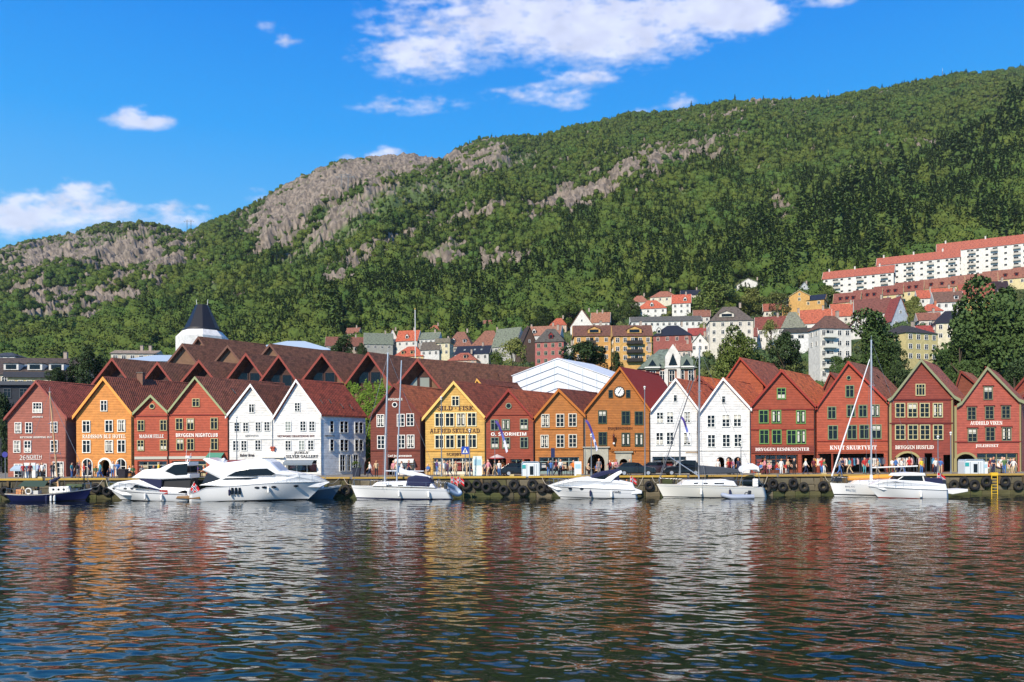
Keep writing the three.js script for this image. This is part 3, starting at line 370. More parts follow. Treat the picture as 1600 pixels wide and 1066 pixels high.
{
  const h = gableHouse({ Z: Z6, l: 63, r: 512, el: [54, 364], ap: [302, 62], er: [516, 362], depth: 9, skew: 0.7, wall: '#b56e2a', roofMat: mat('#8c2a18', { roughness: 0.75, bumpMap: boardBump, bumpScale: 0.02 }), roof: '#8c2a18', verge: '#b2651f', frame: '#3f4d38', win: [[240, 247, 30, 54, 1, 2], [361, 246, 30, 54, 1, 2], ...G2([[183, 407], [345, 413], [436, 415], [185, 558], [345, 563], [437, 565]], 60, 94, 2, 2)], bands: [[640, '#a3601f', 0.1, 230, 510]], open: [[137, 118, 665, 'arch_portal'], [328, 58, 698, 'arch_portal']], text: [['ENHJØRNINGEN', 306, 488, 168, 24, '#5e3418', sans], ['SJØBODEN', 330, 645, 170, 28, '#5e3418', thinSans]], label: 'tall ochre gabled house with a round white clock and a dark red roof' });
  const { t, L } = h, [x, y] = L(300, 232);                               // clock
  const c = part('clock_face', new THREE.CylinderGeometry(0.6, 0.6, 0.08, 28).rotateX(Math.PI / 2), white, t, [x, y, 0.06]); part('clock_rim', new THREE.TorusGeometry(0.6, 0.06, 8, 28), paint('#4a3a2a'), c, [0, 0, 0.04]);
  part('clock_hands', join([bx(0.07, 0.42, 0.02, 0, 0.17, 0).rotateZ(-0.6), bx(0.08, 0.3, 0.02, 0, 0.12, 0.021).rotateZ(2.5), ...Array.from({ length: 12 }, (_, i) => bx(0.05, 0.1, 0.012, 0, 0.49, -0.004).rotateZ(i * Math.PI / 6))]), iron, c, [0, 0, 0.055]);
  const [ux, uy] = L(260, 555); const fig = part('figurehead', join([cyl([ux, uy - 0.5, 0.25], [ux - 0.02, uy + 0.15, 0.45], 0.1, 0.15, 8), new THREE.SphereGeometry(0.14, 8, 6).scale(1, 1.3, 1).translate(ux - 0.03, uy + 0.32, 0.5), cyl([ux - 0.03, uy + 0.42, 0.52], [ux - 0.05, uy + 0.95, 0.75], 0.03, 0.006, 6), bx(0.12, 0.5, 0.3, ux, uy - 0.1, 0.15)]), paint('#5a2a1e'), t); part('hoof', bx(0.2, 0.22, 0.2, ux, uy - 0.6, 0.25), white, fig);
}
gableHouse({ Z: Z6, l: 516, r: 846, el: [512, 362], ap: [687, 140], er: [850, 356], depth: 8, skew: 0.7, wall: '#eeedea', roof: '#a85230', verge: '#f2f1ee', frame: WW, win: [[688, 277, 26, 46, 1, 2], ...G2([[582, 412], [652, 410], [771, 408]], 50, 78, 2, 3), ...G2([[580, 558], [652, 556], [770, 558]], 54, 90, 2, 3)], bands: [[640, '#dddcd6', 0.16], [654, '#b9a080', 0.1, 760, 846]], open: [[645, 235, 682, 'shop']], shopFrame: '#6a6a66', label: 'white gabled house with an orange roof beside the clock house' });
gableHouse({ Z: Z7, l: 54, r: 376, el: [46, 424], ap: [200, 208], er: [384, 408], depth: 8, skew: 0.7, wall: '#f0efec', roof: '#b4582e', verge: '#f3f2ef', frame: WW, win: [[207, 346, 24, 44, 1, 2], ...G2([[127, 485], [222, 482], [295, 480]], 54, 82, 2, 3), ...G2([[129, 611], [224, 609], [299, 608]], 54, 84, 2, 3)], bands: [[672, '#dddcd6', 0.14]], open: [[98, 96, 716, 'arch_open'], [186, 50, 714, 'arch_open'], [241, 36, 714, 'arch_open'], [296, 50, 714, 'arch_open']], label: 'white gabled house with arched ground floor openings beside the red visitor centre' });
gableHouse({ Z: Z7, l: 382, r: 790, el: [372, 390], ap: [573, 155], er: [804, 398], depth: 8, skew: 0.8, wall: '#a83c2c', roof: '#b05a2e', verge: '#9a3628', frame: '#6f9652', win: [[577, 308, 58, 74, 2, 2], ...G2([[464, 456], [545, 456], [702, 458]], 62, 86, 2, 2), ...G2([[467, 585], [547, 585], [642, 587], [704, 585]], 62, 92, 2, 2)], bands: [[410, '#7a251c', 0.14], [538, '#7a251c', 0.14]], fascia: [642, 690, '#862a22'], textZ: 0.11, open: [[545, 275, 700, 'shop'], [745, 80, 700, 'open']], shopFrame: '#6b3a22', text: [['BRYGGEN BESØKSSENTER', 582, 665, 345, 22, '#f6f0ea']], label: 'red gabled house with bright green window frames and a lettered shop fascia' });
gableHouse({ Z: Z8, l: 66, r: 524, el: [52, 400], ap: [262, 103], er: [522, 364], depth: 8, skew: 0.9, wall: '#ba4836', roof: '#7c4c38', verge: '#a63c2c', frame: '#7d8a66', oculi: [[271, 208, 13]], win: [[277, 294, 56, 80, 2, 2], ...G2([[162, 431], [285, 419], [361, 420], [440, 418]], 56, 80, 2, 2), ...G2([[169, 557], [291, 555], [370, 553], [448, 552]], 64, 92, 2, 2)], bands: [[612, '#93321f', 0.1]], fascia: [630, 682, '#b8442f'], textZ: 0.11, open: [[115, 90, 692, 'open'], [330, 330, 692, 'open']], skylight: [[0.6, 0.3, 0.5, 0.5], [0.6, 0.55, 0.5, 0.5], [0.6, 0.8, 0.5, 0.5]], text: [['KNUT SKURTVEIT', 298, 654, 300, 26, '#f6f0ea']], label: 'red gabled house with grey green windows above an open souvenir shop' });
gableHouse({ Z: Z8, l: 530, r: 942, el: [506, 352], ap: [727, 88], er: [980, 346], depth: 8, skew: 0.8, bell: 0.5, wall: '#963630', roof: '#8e5140', verge: '#8b8f6c', frame: '#c3bb8c', corner: '#9a8e62', bw: 0.34, win: [[730, 284, 62, 76, 3, 2], ...[600, 679, 757, 841].map((x) => [x, 415, 64, 94, 2, 3]), ...[600, 682, 759, 843].map((x) => [x, 556, 66, 98, 2, 3])], bands: [[348, '#5e1f1c', 0.14], [500, '#5e1f1c', 0.16]], open: [[645, 146, 690, 'arch_trim'], [780, 50, 690, 'open'], [905, 60, 700, 'open']], trim: '#a89a68', text: [['BRYGGEN HUSFLID', 692, 652, 246, 24, '#f4ede0']], label: 'dark red gabled house with olive verges, flared eaves and cream windows' });
gableHouse({ Z: Z8, l: 948, r: 1378, el: [956, 380], ap: [1150, 138], er: [1388, 358], depth: 8, skew: 0.8, bell: 0.5, wall: '#b84c44', roof: '#8a4a38', verge: '#8b8f6c', frame: '#77745a', corner: '#958a60', bw: 0.34, hood: '#6e2a24', win: [[1164, 304, 60, 88, 2, 2], ...G2([[1058, 435], [1172, 430], [1277, 427]], 58, 84, 2, 3), ...G2([[1063, 574], [1177, 568], [1282, 567]], 62, 90, 2, 3)], bands: [[618, '#7a2a24', 0.14]], open: [[1018, 130, 696, 'arch_trim'], [1222, 262, 690, 'shop']], trim: '#9a8e62', shopFrame: '#7d7a58', text: [['AUDHILD VIKEN', 1152, 497, 206, 24, '#f6f0e6'], ['JULEHUSET', 1157, 645, 146, 24, '#f6f0e6']], label: 'coral red gabled house with hooded windows and flared olive verges' });

// ---- buildings just behind the front row
const rear = (o) => gableHouse({ name: 'rear_house', group: 'gabled houses behind the wharf front', depth: 9, verge: '#7d3426', frame: '#7f8a72', ...o });
rear({ D: 112, l: 1132, r: 1192, el: [1126, 602], ap: [1155.5, 559], er: [1199, 606], skew: 0.85, wall: '#b4482e', roof: '#8a4a34', verge: '#a03a26', label: 'red windowless gable rising behind the white arched house' });
rear({ D: 110, l: 1236, r: 1285, el: [1222, 612], ap: [1232, 585], er: [1290, 622], skew: 0.9, wall: '#a8442e', roof: '#b45c2c', depth: 5, label: 'orange tiled roof behind the red house with green windows' });
rear({ D: 113, l: 1285, r: 1330, el: [1280, 618], ap: [1296, 582], er: [1332, 622], skew: 0.9, wall: '#8a3c2a', roof: '#7c4634', depth: 5, label: 'brown tiled roof behind the souvenir shop house' });
rear({ D: 112, l: 1494, r: 1540, el: [1488, 616], ap: [1500, 580], er: [1546, 618], skew: 0.95, wall: '#8a3c2a', roof: '#8c5238', depth: 4.5, label: 'weathered brown roof behind the coral red house' });
rear({ D: 110, l: 1082, r: 1124, el: [1076, 612], ap: [1090, 588], er: [1128, 618], skew: 0.8, wall: '#b4482e', roof: '#b65a2c', depth: 6, label: 'orange roofed outbuilding between the two white houses' });
rear({ D: 110, l: 736, r: 775, el: [730, 628], ap: [745, 592], er: [780, 632], skew: 0.7, wall: '#d9a24a', roof: '#6d3826', verge: '#d9a24a', depth: 8, label: 'yellow sided roof behind the brick red house' });
rear({ D: 110, l: 1575, r: 1640, el: [1566, 628], ap: [1605, 582], er: [1650, 628], skew: 0.8, wall: '#93352c', roof: '#9c5636', depth: 8, label: 'orange brown roof beyond the last alley' });
rear({ D: 108, l: 1588, r: 1670, el: [1580, 632], ap: [1630, 590], er: [1680, 632], skew: 0.2, wall: '#7e2f28', roof: '#7c4634', depth: 4, label: 'dark red house end across the last alley' });

// ---- the brown brick hotel with its rows of gables
const hotelMat = plaster('#8a6a54'), vineR = rng(61);
function hotelGable(ax, ay, hw, hh, D, depth, o = {}) {
  const h = gableHouse({ name: 'hotel_gable', group: 'brown gables of the brick hotel behind the wharf', D, l: ax - hw + 3, r: ax + hw - 3, el: [ax - hw, ay + hh], ap: [ax, ay], er: [ax + hw, ay + hh * 1.04], skew: o.skew ?? 0.8, depth, wall: '#84644e', wallMat: hotelMat, roofMat: tiles('#65402e', 1.75), roof: o.roof || '#5c3626', verge: o.verge || '#8a3a2e', over: o.over ?? 1.5, bw: 0.42, label: o.label || 'dark brown roofed gable with red bargeboards in the hotel row' });
  const { t, L } = h, a = L(ax, ay + hh * 0.55), s = FOCAL / D; // tall dark bay in the gable
  if (!o.plain) { const bw2 = hw * 0.52 / s; part('gable_bay', extrude([[a[0] - bw2, a[1] - 4.5], [a[0] + bw2, a[1] - 4.5], [a[0] + bw2, a[1] + hh * 0.18 / s], [a[0], a[1] + hh * 0.42 / s], [a[0] - bw2, a[1] + hh * 0.18 / s]], 0.12, 0.01), boards('#4a221c'), t); addWindow(t, a[0] - bw2 * 0.48, a[1] - 1.0, 0.14, bw2 * 0.85, 1.7, 1, 1, paint('#3a1c18'), { pane: o.pane || glassDark }); addWindow(t, a[0] + bw2 * 0.48, a[1] - 1.0, 0.14, bw2 * 0.85, 1.7, 1, 1, paint('#3a1c18'), { pane: o.pane || glassDark }); }
  return h;
}
for (const [ax, ay, hw, hh, D, dp] of [[287, 537.5, 34, 42, 130, 9], [311.6, 526.5, 30, 42, 138, 10], [357.5, 540, 33, 40, 130, 10], [423, 538, 34, 42, 132, 18]]) hotelGable(ax, ay, hw, hh, D, dp, { plain: 1, verge: '#6a4436', over: 0.6, label: { 287: 'dark rear hotel gable with satellite dishes beside the white tower', 311.6: 'highest rear hotel gable overlapping the white tower', 357.5: 'rear hotel gable just right of the white tower', 423: 'long rear hotel roof in front of the pale blue metal roof' }[ax] });
for (const [ax, ay, hw, hh, dp] of [[183, 561, 36, 46, 12], [253, 567, 36, 46, 9], [317, 564, 37, 44, 9], [389.5, 553.5, 38, 50, 9], [440, 556.5, 37, 50, 8], [506.7, 554, 37, 48, 12], [578, 552, 37, 50, 13]]) hotelGable(ax, ay, hw, hh, 113 + (ax % 3), dp, { label: { 183: 'hotel gable behind the orange house, end of the red bargeboard row', 253: 'hotel gable with red bargeboards above the narrow red house', 317: 'low hotel gable peeping over the wide red house', 389.5: 'hotel gable with red bargeboards behind the narrow white house', 440: 'hotel gable with red bargeboards between the two white house peaks', 506.7: 'hotel gable above the roof of the white house with the shaded side', 578: 'hotel gable with red bargeboards above the climbing vine' }[ax] });
{
  const h = hotelGable(654, 562, 38, 46, 113, 15, { skew: 1.35, pane: glassPale, label: 'long brown hotel wing with pointed dark dormers on its roof' }), { t, L, k } = h, ap = L(654, 562), er = L(692, 609);
  for (let i = 0; i < 6; i++) { const z = -3.0 - i * 1.9, f = 0.55, x = lerp(ap[0], er[0], f) - k * z, y = lerp(ap[1], er[1], f); const d = part('dormer', extrude([[-0.5, -0.6], [0.55, -0.6], [0, 1.15]], 0.1), boards('#5a3226'), t, [x - 0.1, y - 0.25, z + 0.55]); part('dormer_roof', metreUV(extrude([[-0.62, -0.6], [0, 1.3], [0.66, -0.6], [0.56, -0.6], [0, 1.16], [-0.52, -0.6]], 1.3, -1.2)), tiles('#5c3626'), d); }
}
// climbing vine on the hotel wall between the shaded white side wall and the dark red house
{
  const pos = [], R = vineR, a = P(536, 600, 112), b = P(612, 745, 112);
  for (let i = 0; i < 9000; i++) { const u = R(), v = R(), x = lerp(a.x, b.x, u), y = lerp(QUAY, a.y + 1.5 * fbm(u * 6, 2, 2), v), d = fbm(x / 1.4, y / 1.4, 3); if (d < -0.25 && R() < 0.8) continue; const z = -111.75 + 0.3 * R() + 0.35 * d, s = 0.1 + 0.08 * R(), t = R() * 6.28, tl = R() * 1.2; pos.push(x + s * Math.cos(t), y + s * Math.sin(t) * 0.8, z, x + s * Math.cos(t + 2.2), y + s * Math.sin(t + 2.2), z + s * tl, x + s * Math.cos(t + 4.1), y + s * Math.sin(t + 4.1) - 0.04, z - s * 0.3); }
  const g = new THREE.BufferGeometry(); g.setAttribute('position', new THREE.Float32BufferAttribute(pos, 3)); g.computeVertexNormals();
  const v = new THREE.Group(); v.name = 'climbing_vine'; scene.add(v); v.userData = { label: 'yellow green vine climbing the hotel wall beside the shaded white side wall', category: 'vine' };
  part('foliage', g, mat('#5f7a22', { side: THREE.DoubleSide, roughness: 0.9 }), v); part('stem', cyl([a.x + 2.5, QUAY, -111.6], [a.x + 3.2, a.y - 3, -111.7], 0.09, 0.04), mat('#4a3a26'), v);
}
// ================================================================ quay
structure('quay_pavement', (() => { const g = new THREE.PlaneGeometry(420, 60, 60, 8); g.rotateX(-Math.PI / 2); g.translate(0, QUAY, -(DQ + 0.5) - 30); return metreUV(g); })(), plaster('#8b867c'), 'grey stone paving of the wharf street');
{
  const R = rng(21), q = thing('quay_wall', 'mossy stone quay wall above the water with a yellow timber rail', 'quay wall', [0, 0, -DQ]);
  part('wall_core', metreUV(bx(420, 3.3, 0.9, 0, 0.24, -0.48)), plaster('#3d382c'), q);
  const stoneM = ['#6b6552', '#5c5644', '#766d58', '#4f4a3a', '#7d7460'].map((c) => plaster(c)), mossM = ['#565a34', '#4a5230', '#5f5c3c'].map((c) => plaster(c)), geos = [];
  for (let i = 0; i < 7; i++) { const g = new RoundedBoxGeometry(1, 0.66, 0.3, 1, 0.07), p = g.attributes.position; for (let k = 0; k < p.count; k++) { p.setX(k, p.getX(k) + 0.05 * n3(p.getX(k) * 2, p.getY(k) * 2, i)); p.setZ(k, p.getZ(k) + 0.09 * n3(p.getX(k) * 3 + 9, p.getY(k) * 3, i * 3)); } geos.push(metreUV(g)); }
  for (let row = 0; row < 3; row++) { let x = -68 + R(); while (x < 68) { const w = 0.9 + R() * 0.75; const s = part('stone_block', geos[R() * 7 | 0], (row === 0 && R() < 0.85) || R() < 0.12 ? mossM[R() * 3 | 0] : stoneM[R() * 5 | 0], q, [x + w / 2, 0.1 + row * 0.66 + (R() - 0.5) * 0.03, -0.06 + (R() - 0.5) * 0.1]); s.scale.set(w * 0.97, 0.95 + R() * 0.06, 1); x += w; } }
  // timber fendering below the rail
  const tim = ['#5b4a34', '#6d5a3f', '#4a3c2b'].map((c) => plaster(c)); for (let x = -66; x < 66; x += 2.2 + R() * 1.5) part('fender_post', bx(0.22, 0.75, 0.2, x, QUAY - 0.42, 0.16), tim[R() * 3 | 0], q);
  const yel = plaster('#c9a645'), yel2 = plaster('#b8984e');
  for (let x = -72; x < 72;) { const w = 6 + R() * 5; part('rail_beam', new RoundedBoxGeometry(w - 0.25, 0.22, 0.3, 2, 0.05).translate(x + w / 2, QUAY + 0.13 + (R() - 0.5) * 0.03, 0.0), R() < 0.6 ? yel : yel2, q); x += w; }
  for (const px of [722, 800, 1290, 905, 1187, 395, 255, 60]) { const p = P(px, 745, DQ); part('rail_block', new RoundedBoxGeometry(0.5, 0.4, 0.5, 2, 0.08).translate(p.x, QUAY + 0.2, -0.45), plaster('#c9b98a'), q); }
}
// rubber tyres hung along the wall
{
  const tread = []; const prof = []; for (let i = 0; i <= 10; i++) { const a = Math.PI * 2 * i / 10; prof.push(new THREE.Vector2(0.36 + 0.145 * Math.cos(a), 0.13 * Math.sin(a))); }
  const body = new THREE.LatheGeometry(prof, 22).rotateX(Math.PI / 2), rub = mat('#17171a', { roughness: 0.8 }), old = mat('#2a2825', { roughness: 0.9 });
  for (let i = 0; i < 22; i++) tread.push(bx(0.03, 0.05, 0.2, 0, 0.5, 0).rotateZ(i * Math.PI / 11)); const treads = join(tread), R = rng(8);
  const spots = [[8, 768], [150, 763], [167, 768], [540, 766], [712, 763], [728, 758], [745, 757], [760, 762], [773, 758], [787, 766], [803, 758], [817, 767], [832, 757], [845, 763], [858, 760], [1014, 759], [1196, 762], [1208, 756], [1223, 761], [1239, 755], [1256, 761], [1286, 760], [1491, 758], [1506, 753], [1523, 758], [1541, 753], [1571, 753], [1591, 759], [128, 768], [1612, 756]];
  spots.forEach(([px, py], i) => {
    const p = P(px, py, DQ - 0.3), t = thing('tyre_fender', `black rubber tyre fender on the quay wall ${px < 30 ? 'left of the navy sailboat' : px < 200 ? 'at the bow of the navy sailboat' : px < 700 ? 'beside the ketch bow' : px < 870 ? 'between the ketch and the sports cruiser' : px < 1100 ? 'beside the bow of the charcoal covered sailboat' : px < 1300 ? 'between the charcoal covered and orange covered sailboats' : px < 1550 ? 'left of the yellow ladder' : 'right of the yellow ladder'}`, 'tyre', [p.x, p.y, -DQ + 0.3 + (i % 2) * 0.06], 0, 'tyre fenders along the quay wall');
    t.rotation.z = R() * 6; const s = 0.94 + R() * 0.16; t.scale.setScalar(s); part('tyre', body, R() < 0.3 ? old : rub, t); part('tread', treads, rub, t);
  });
}
// yellow ladder
{
  const p = P(1554, 745, DQ - 0.3), t = thing('quay_ladder', 'yellow steel ladder going down the quay wall into the water', 'ladder', [p.x, 0, -DQ + 0.32]); const y = paint('#e0b62e', 0.5);
  for (const s of [-1, 1]) part('rail', cyl([s * 0.3, -0.5, 0], [s * 0.3, QUAY + 0.25, 0], 0.04), y, t); for (let i = 0; i < 8; i++) part('rung', cyl([-0.3, -0.2 + i * 0.3, 0], [0.3, -0.2 + i * 0.3, 0], 0.025), y, t); part('top_plate', bx(0.7, 0.3, 0.3, 0, QUAY + 0.2, -0.1), y, t);
}
// ================================================================ boats
function hullGeo(o) {                                                   // x from stern (0) to bow (L); y = 0 is the waterline
  const { L, B, sheer, keel = -0.5, rake = 0.8, stern = -0.2, full = 0.45, tr = 0.8, n = 30, m = 9 } = o, V = [], half = (s) => B / 2 * (s < 0.42 ? lerp(tr, 1, Math.sin(s / 0.42 * Math.PI / 2)) : Math.max(0.012, 1 - Math.pow((s - 0.42) / 0.58, o.bowPow || 2.1)));
  const pt = (s, v, side) => { const ys = sheer(s), y = lerp(keel, ys, v), fl = Math.pow(v, lerp(full, full + 0.5, smooth(0.55, 1, s))); return [lerp(stern * (1 - v), L - rake * (1 - v), s), y, side * half(s) * fl]; };
  const q = [], quad = (a, b, c, d) => q.push(...a, ...b, ...c, ...a, ...c, ...d);
  for (const sd of [1, -1]) for (let i = 0; i < n; i++) for (let j = 0; j < m; j++) { const a = pt(i / n, j / m, sd), b = pt((i + 1) / n, j / m, sd), c = pt((i + 1) / n, (j + 1) / m, sd), d = pt(i / n, (j + 1) / m, sd); sd > 0 ? quad(a, b, c, d) : quad(b, a, d, c); }
  for (let j = 0; j < m; j++) quad(pt(0, j / m, -1), pt(0, j / m, 1), pt(0, (j + 1) / m, 1), pt(0, (j + 1) / m, -1));
  const g = new THREE.BufferGeometry(); g.setAttribute('position', new THREE.Float32BufferAttribute(q, 3)); const h = mergeVertices(g, 1e-4); h.computeVertexNormals();
  const dq = []; for (let i = 0; i < n; i++) { const a = pt(i / n, 1, 1), b = pt((i + 1) / n, 1, 1), c = pt((i + 1) / n, 1, -1), d = pt(i / n, 1, -1); for (const p of [a, b, c, d]) p[1] -= 0.04; const mid = (p, r) => [(p[0] + r[0]) / 2, p[1] + 0.06, 0], ab = mid(a, d), bc = mid(b, c); dq.push(...a, ...b, ...bc, ...a, ...bc, ...ab, ...ab, ...bc, ...c, ...ab, ...c, ...d); }
  const dg = new THREE.BufferGeometry(); dg.setAttribute('position', new THREE.Float32BufferAttribute(dq, 3)); dg.computeVertexNormals();
  const strip = (v0, v1, out, s0 = 0, s1 = 1) => { const r = []; for (const sd of [1, -1]) for (let i = 0; i < 40; i++) { const A = lerp(s0, s1, i / 40), Bq = lerp(s0, s1, (i + 1) / 40), f = (s, v) => { const p = pt(s, v, sd); p[2] += sd * out; return p; }, a = f(A, v0), b = f(Bq, v0), c = f(Bq, v1), d = f(A, v1); if (sd > 0) r.push(...a, ...b, ...c, ...a, ...c, ...d); else r.push(...b, ...a, ...d, ...b, ...d, ...c); } const g2 = new THREE.BufferGeometry(); g2.setAttribute('position', new THREE.Float32BufferAttribute(r, 3)); g2.computeVertexNormals(); return g2; };
  return { hull: h, deck: dg, pt, half, strip, sheer, L };
}
const navy = paint('#1a2146', 0.85), sailWhite = paint('#dcdfe2', 0.85), deckM = paint('#d2d0c6', 0.8), teak = paint('#8a6a45', 0.8), boot = paint('#20252e', 0.5), darkGlass = new THREE.MeshPhysicalMaterial({ color: C3('#10131a'), roughness: 0.05, ior: 1.5 });
function boat(name, label, dir, pxStern, D, group) {                     // dir +1: bow to the right
  const S = FOCAL / D, p = P(pxStern, 775, D), t = thing(name, label, name === 'dinghy' ? 'dinghy' : /sail/.test(name) ? 'sailboat' : 'motorboat', [p.x, 0, -D], dir > 0 ? 0 : Math.PI, group);
  t.near = dir; t.B = (px, py) => { const q = P(px, py, D); return [dir * (q.x - p.x), q.y]; }; return t;
}
const sideProf = (t, pts, w, z0 = 0, bev = 0.06) => extrude(pts.map(([x, y]) => t.B(x, y)), w - 2 * bev, z0 - w / 2 + bev, [], bev);
const fit = (g, h, k = 0.95) => { const p = g.attributes.position; for (let i = 0; i < p.count; i++) { const lim = h.half(clamp(p.getX(i) / h.L, 0, 1)) * k, z = p.getZ(i); if (Math.abs(z) > lim) p.setZ(i, Math.sign(z) * lim); } g.computeVertexNormals(); return g; };
const bar = (t, a, b, r, z1 = 0, z2 = z1, r2 = r) => cyl([...t.B(...a), z1], [...t.B(...b), z2], r, r2, 7);
const wire = mat('#8e9296', { metalness: 0.6, roughness: 0.4 });
function flagOn(t, x, y, z, s = 1) {                                      // red ensign with a white and blue cross
  const c = part('flag', flagGeo, flagMat, t, [x, y, z]); c.scale.setScalar(s); part('flagstaff', cyl([0, -0.75, 0], [0, 0.62, 0], 0.018), white, c); return c;
}
const flagGeo = (() => { const g = new THREE.PlaneGeometry(0.95, 0.68, 10, 4), p = g.attributes.position; g.translate(0.48, 0.2, 0); for (let i = 0; i < p.count; i++) { const x = p.getX(i); p.setZ(i, 0.07 * Math.sin(x * 7)); p.setY(i, p.getY(i) - x * x * 0.45); p.setX(i, x * 0.8); } g.computeVertexNormals(); return g; })();
const flagMat = (() => { const t = tex(88, 64, (u, v) => { const x = u * 22, y = v * 16; if ((x > 7 && x < 9) || (y > 7 && y < 9)) return [0.06, 0.10, 0.32]; if ((x > 6 && x < 10) || (y > 6 && y < 10)) return [0.92, 0.92, 0.92]; return [0.70, 0.08, 0.11]; }); return new THREE.MeshStandardMaterial({ map: t, side: THREE.DoubleSide, roughness: 0.9 }); })();
function pulpit(t, h, s0, s1, hgt) { const L = [], q = []; for (let i = 0; i <= 5; i++) { const s = lerp(s0, s1, i / 5); for (const sd of [1, -1]) { const p = h.pt(s, 1, sd * 0.94); L.push(cyl([p[0], p[1], p[2]], [p[0] + 0.03, p[1] + hgt, p[2]], 0.014, 0.014, 5)); q.push([sd, p[0] + 0.03, p[1] + hgt, p[2]]); } } for (const sd of [1, -1]) { const r = q.filter((a) => a[0] === sd); for (let i = 1; i < r.length; i++) L.push(cyl(r[i - 1].slice(1), r[i].slice(1), 0.014, 0.014, 5)); } part('guard_rail', join(L), steel, t); }
function rigging(t, h, mast, top, bow, stern, opt = {}) {
  const r = opt.r || 0.075, m = part('mast', bar(t, mast, top, r, 0, 0, r * 0.75), opt.mat || alu, t), T = t.B(...top), F = t.B(...mast), L = [];
  L.push(cyl([...t.B(...bow), 0], [T[0], T[1] - (opt.drop || 0.2), 0], 0.018, 0.018, 5), cyl([...t.B(...stern), 0], [T[0], T[1], 0], 0.014, 0.014, 5));
  const sp = []; for (const f of [0.38, 0.68]) { const y = lerp(F[1], T[1], f), x = lerp(F[0], T[0], f), w = f < 0.5 ? 0.95 : 0.75; sp.push(cyl([x, y, -w], [x, y + 0.05, 0], 0.03), cyl([x, y + 0.05, 0], [x, y, w], 0.03)); }
  for (const sd of [1, -1]) { const w = h.half(0.5) * sd; L.push(cyl([F[0], F[1] - 0.5, w * 0.95], [lerp(F[0], T[0], 0.38), lerp(F[1], T[1], 0.38), 0.95 * sd], 0.012, 0.012, 5), cyl([lerp(F[0], T[0], 0.38), lerp(F[1], T[1], 0.38), 0.95 * sd], [T[0], T[1] - 0.3, 0], 0.012, 0.012, 5), cyl([F[0] - 0.4, F[1] - 0.5, w * 0.9], [lerp(F[0], T[0], 0.38), lerp(F[1], T[1], 0.38), 0], 0.012, 0.012, 5)); }
  part('spreader', join(sp), alu, m); part('rigging', join(L), wire, t); part('masthead', join([cyl([T[0], T[1], 0], [T[0], T[1] + 0.5, 0], 0.012), bx(0.25, 0.04, 0.08, T[0], T[1] + 0.02, 0)]), alu, m);
  return m;
}
function fenders(t, h, list) { for (const s of list) { const e = t.near, p = h.pt(s, 0.8, e); part('fender', join([new THREE.CapsuleGeometry(0.11, 0.4, 3, 8).translate(p[0], p[1] - 0.25, p[2] + e * 0.1), cyl([p[0], p[1], p[2] + e * 0.08], [p[0], h.sheer(s) + 0.05, p[2] + e * 0.04], 0.012)]), s * 10 % 2 > 1 ? navy : white, t); } }
// ---- navy hulled wooden sailing boat
{
  const t = boat('sailboat', 'old navy blue wooden sailboat with a dark green boom tent', 1, 14, 79.4, 'boats moored along the quay'), B = t.B;
  const h = hullGeo({ L: B(144, 762)[0], B: 2.9, sheer: (s) => 0.78 - 0.35 * Math.sin(s * 2.4) * 0.6 + 0.62 * s * s, rake: 1.0, stern: 0.7, tr: 0.5 });
  part('hull', h.hull, paint('#1b2350', 0.35), t); part('deck', h.deck, teak, t); part('gunwale', h.strip(0.93, 1.0, 0.02), paint('#d8d6d0', 0.6), t);
  part('boot_stripe', h.strip(0.33, 0.40, 0.006), paint('#0c0f1c', 0.5), t);
  const c = part('cabin', sideProf(t, [[84, 770], [84, 762], [113, 760], [115, 768]], 1.5), white, t); for (const x of [90, 98, 106]) part('porthole', new THREE.CylinderGeometry(0.11, 0.11, 1.54, 12).rotateX(Math.PI / 2).translate(...B(x, 764.5), 0), darkGlass, c);
  rigging(t, h, [91.5, 768], [77.5, 613], [142, 761], [20, 770], { r: 0.09, mat: paint('#c9a176', 0.5) });
  part('boom', bar(t, [90, 754], [38, 752], 0.06), paint('#b58c5c', 0.5), t);
  const a = B(38, 751), b = B(75, 751.5); const g = new THREE.BufferGeometry(), w = 1.0, dy = 0.55; g.setAttribute('position', new THREE.Float32BufferAttribute([a[0], a[1], 0, b[0], b[1], 0, b[0] + 0.2, b[1] - dy, w, a[0], a[1], 0, b[0] + 0.2, b[1] - dy, w, a[0] - 0.1, a[1] - dy, w, b[0], b[1], 0, a[0], a[1], 0, a[0] - 0.1, a[1] - dy, -w, b[0], b[1], 0, a[0] - 0.1, a[1] - dy, -w, b[0] + 0.2, b[1] - dy, -w], 3)); g.computeVertexNormals(); part('boom_tent', g, mat('#33463a', { side: THREE.DoubleSide, roughness: 0.9 }), t);
  part('furled_sail', bar(t, [79, 753], [94, 746], 0.2, 0.1, 0.1, 0.12), navy, t); pulpit(t, h, 0.72, 0.98, 0.55); pulpit(t, h, 0.02, 0.3, 0.5);
  part('bow_gear', join([sideProf(t, [[104, 762], [108, 757], [122, 758], [126, 762]], 0.8), bx(1.0, 0.25, 0.6, B(125, 760)[0], B(125, 760)[1] + 0.1, 0.3)]), paint('#4d5a3c', 0.9), t); part('deck_box', bx(0.7, 0.4, 0.6, B(60, 768)[0], 0.85, 0.4), paint('#c2c4c2'), t); part('life_ring', new THREE.TorusGeometry(0.28, 0.07, 8, 18).translate(B(52, 768)[0], 1.0, 0.8), white, t); part('stern_box', bx(0.5, 0.5, 0.5, B(35, 768)[0], 0.95, 0.4), paint('#c98a58'), t);
  fenders(t, h, [0.55, 0.6, 0.64]);
}
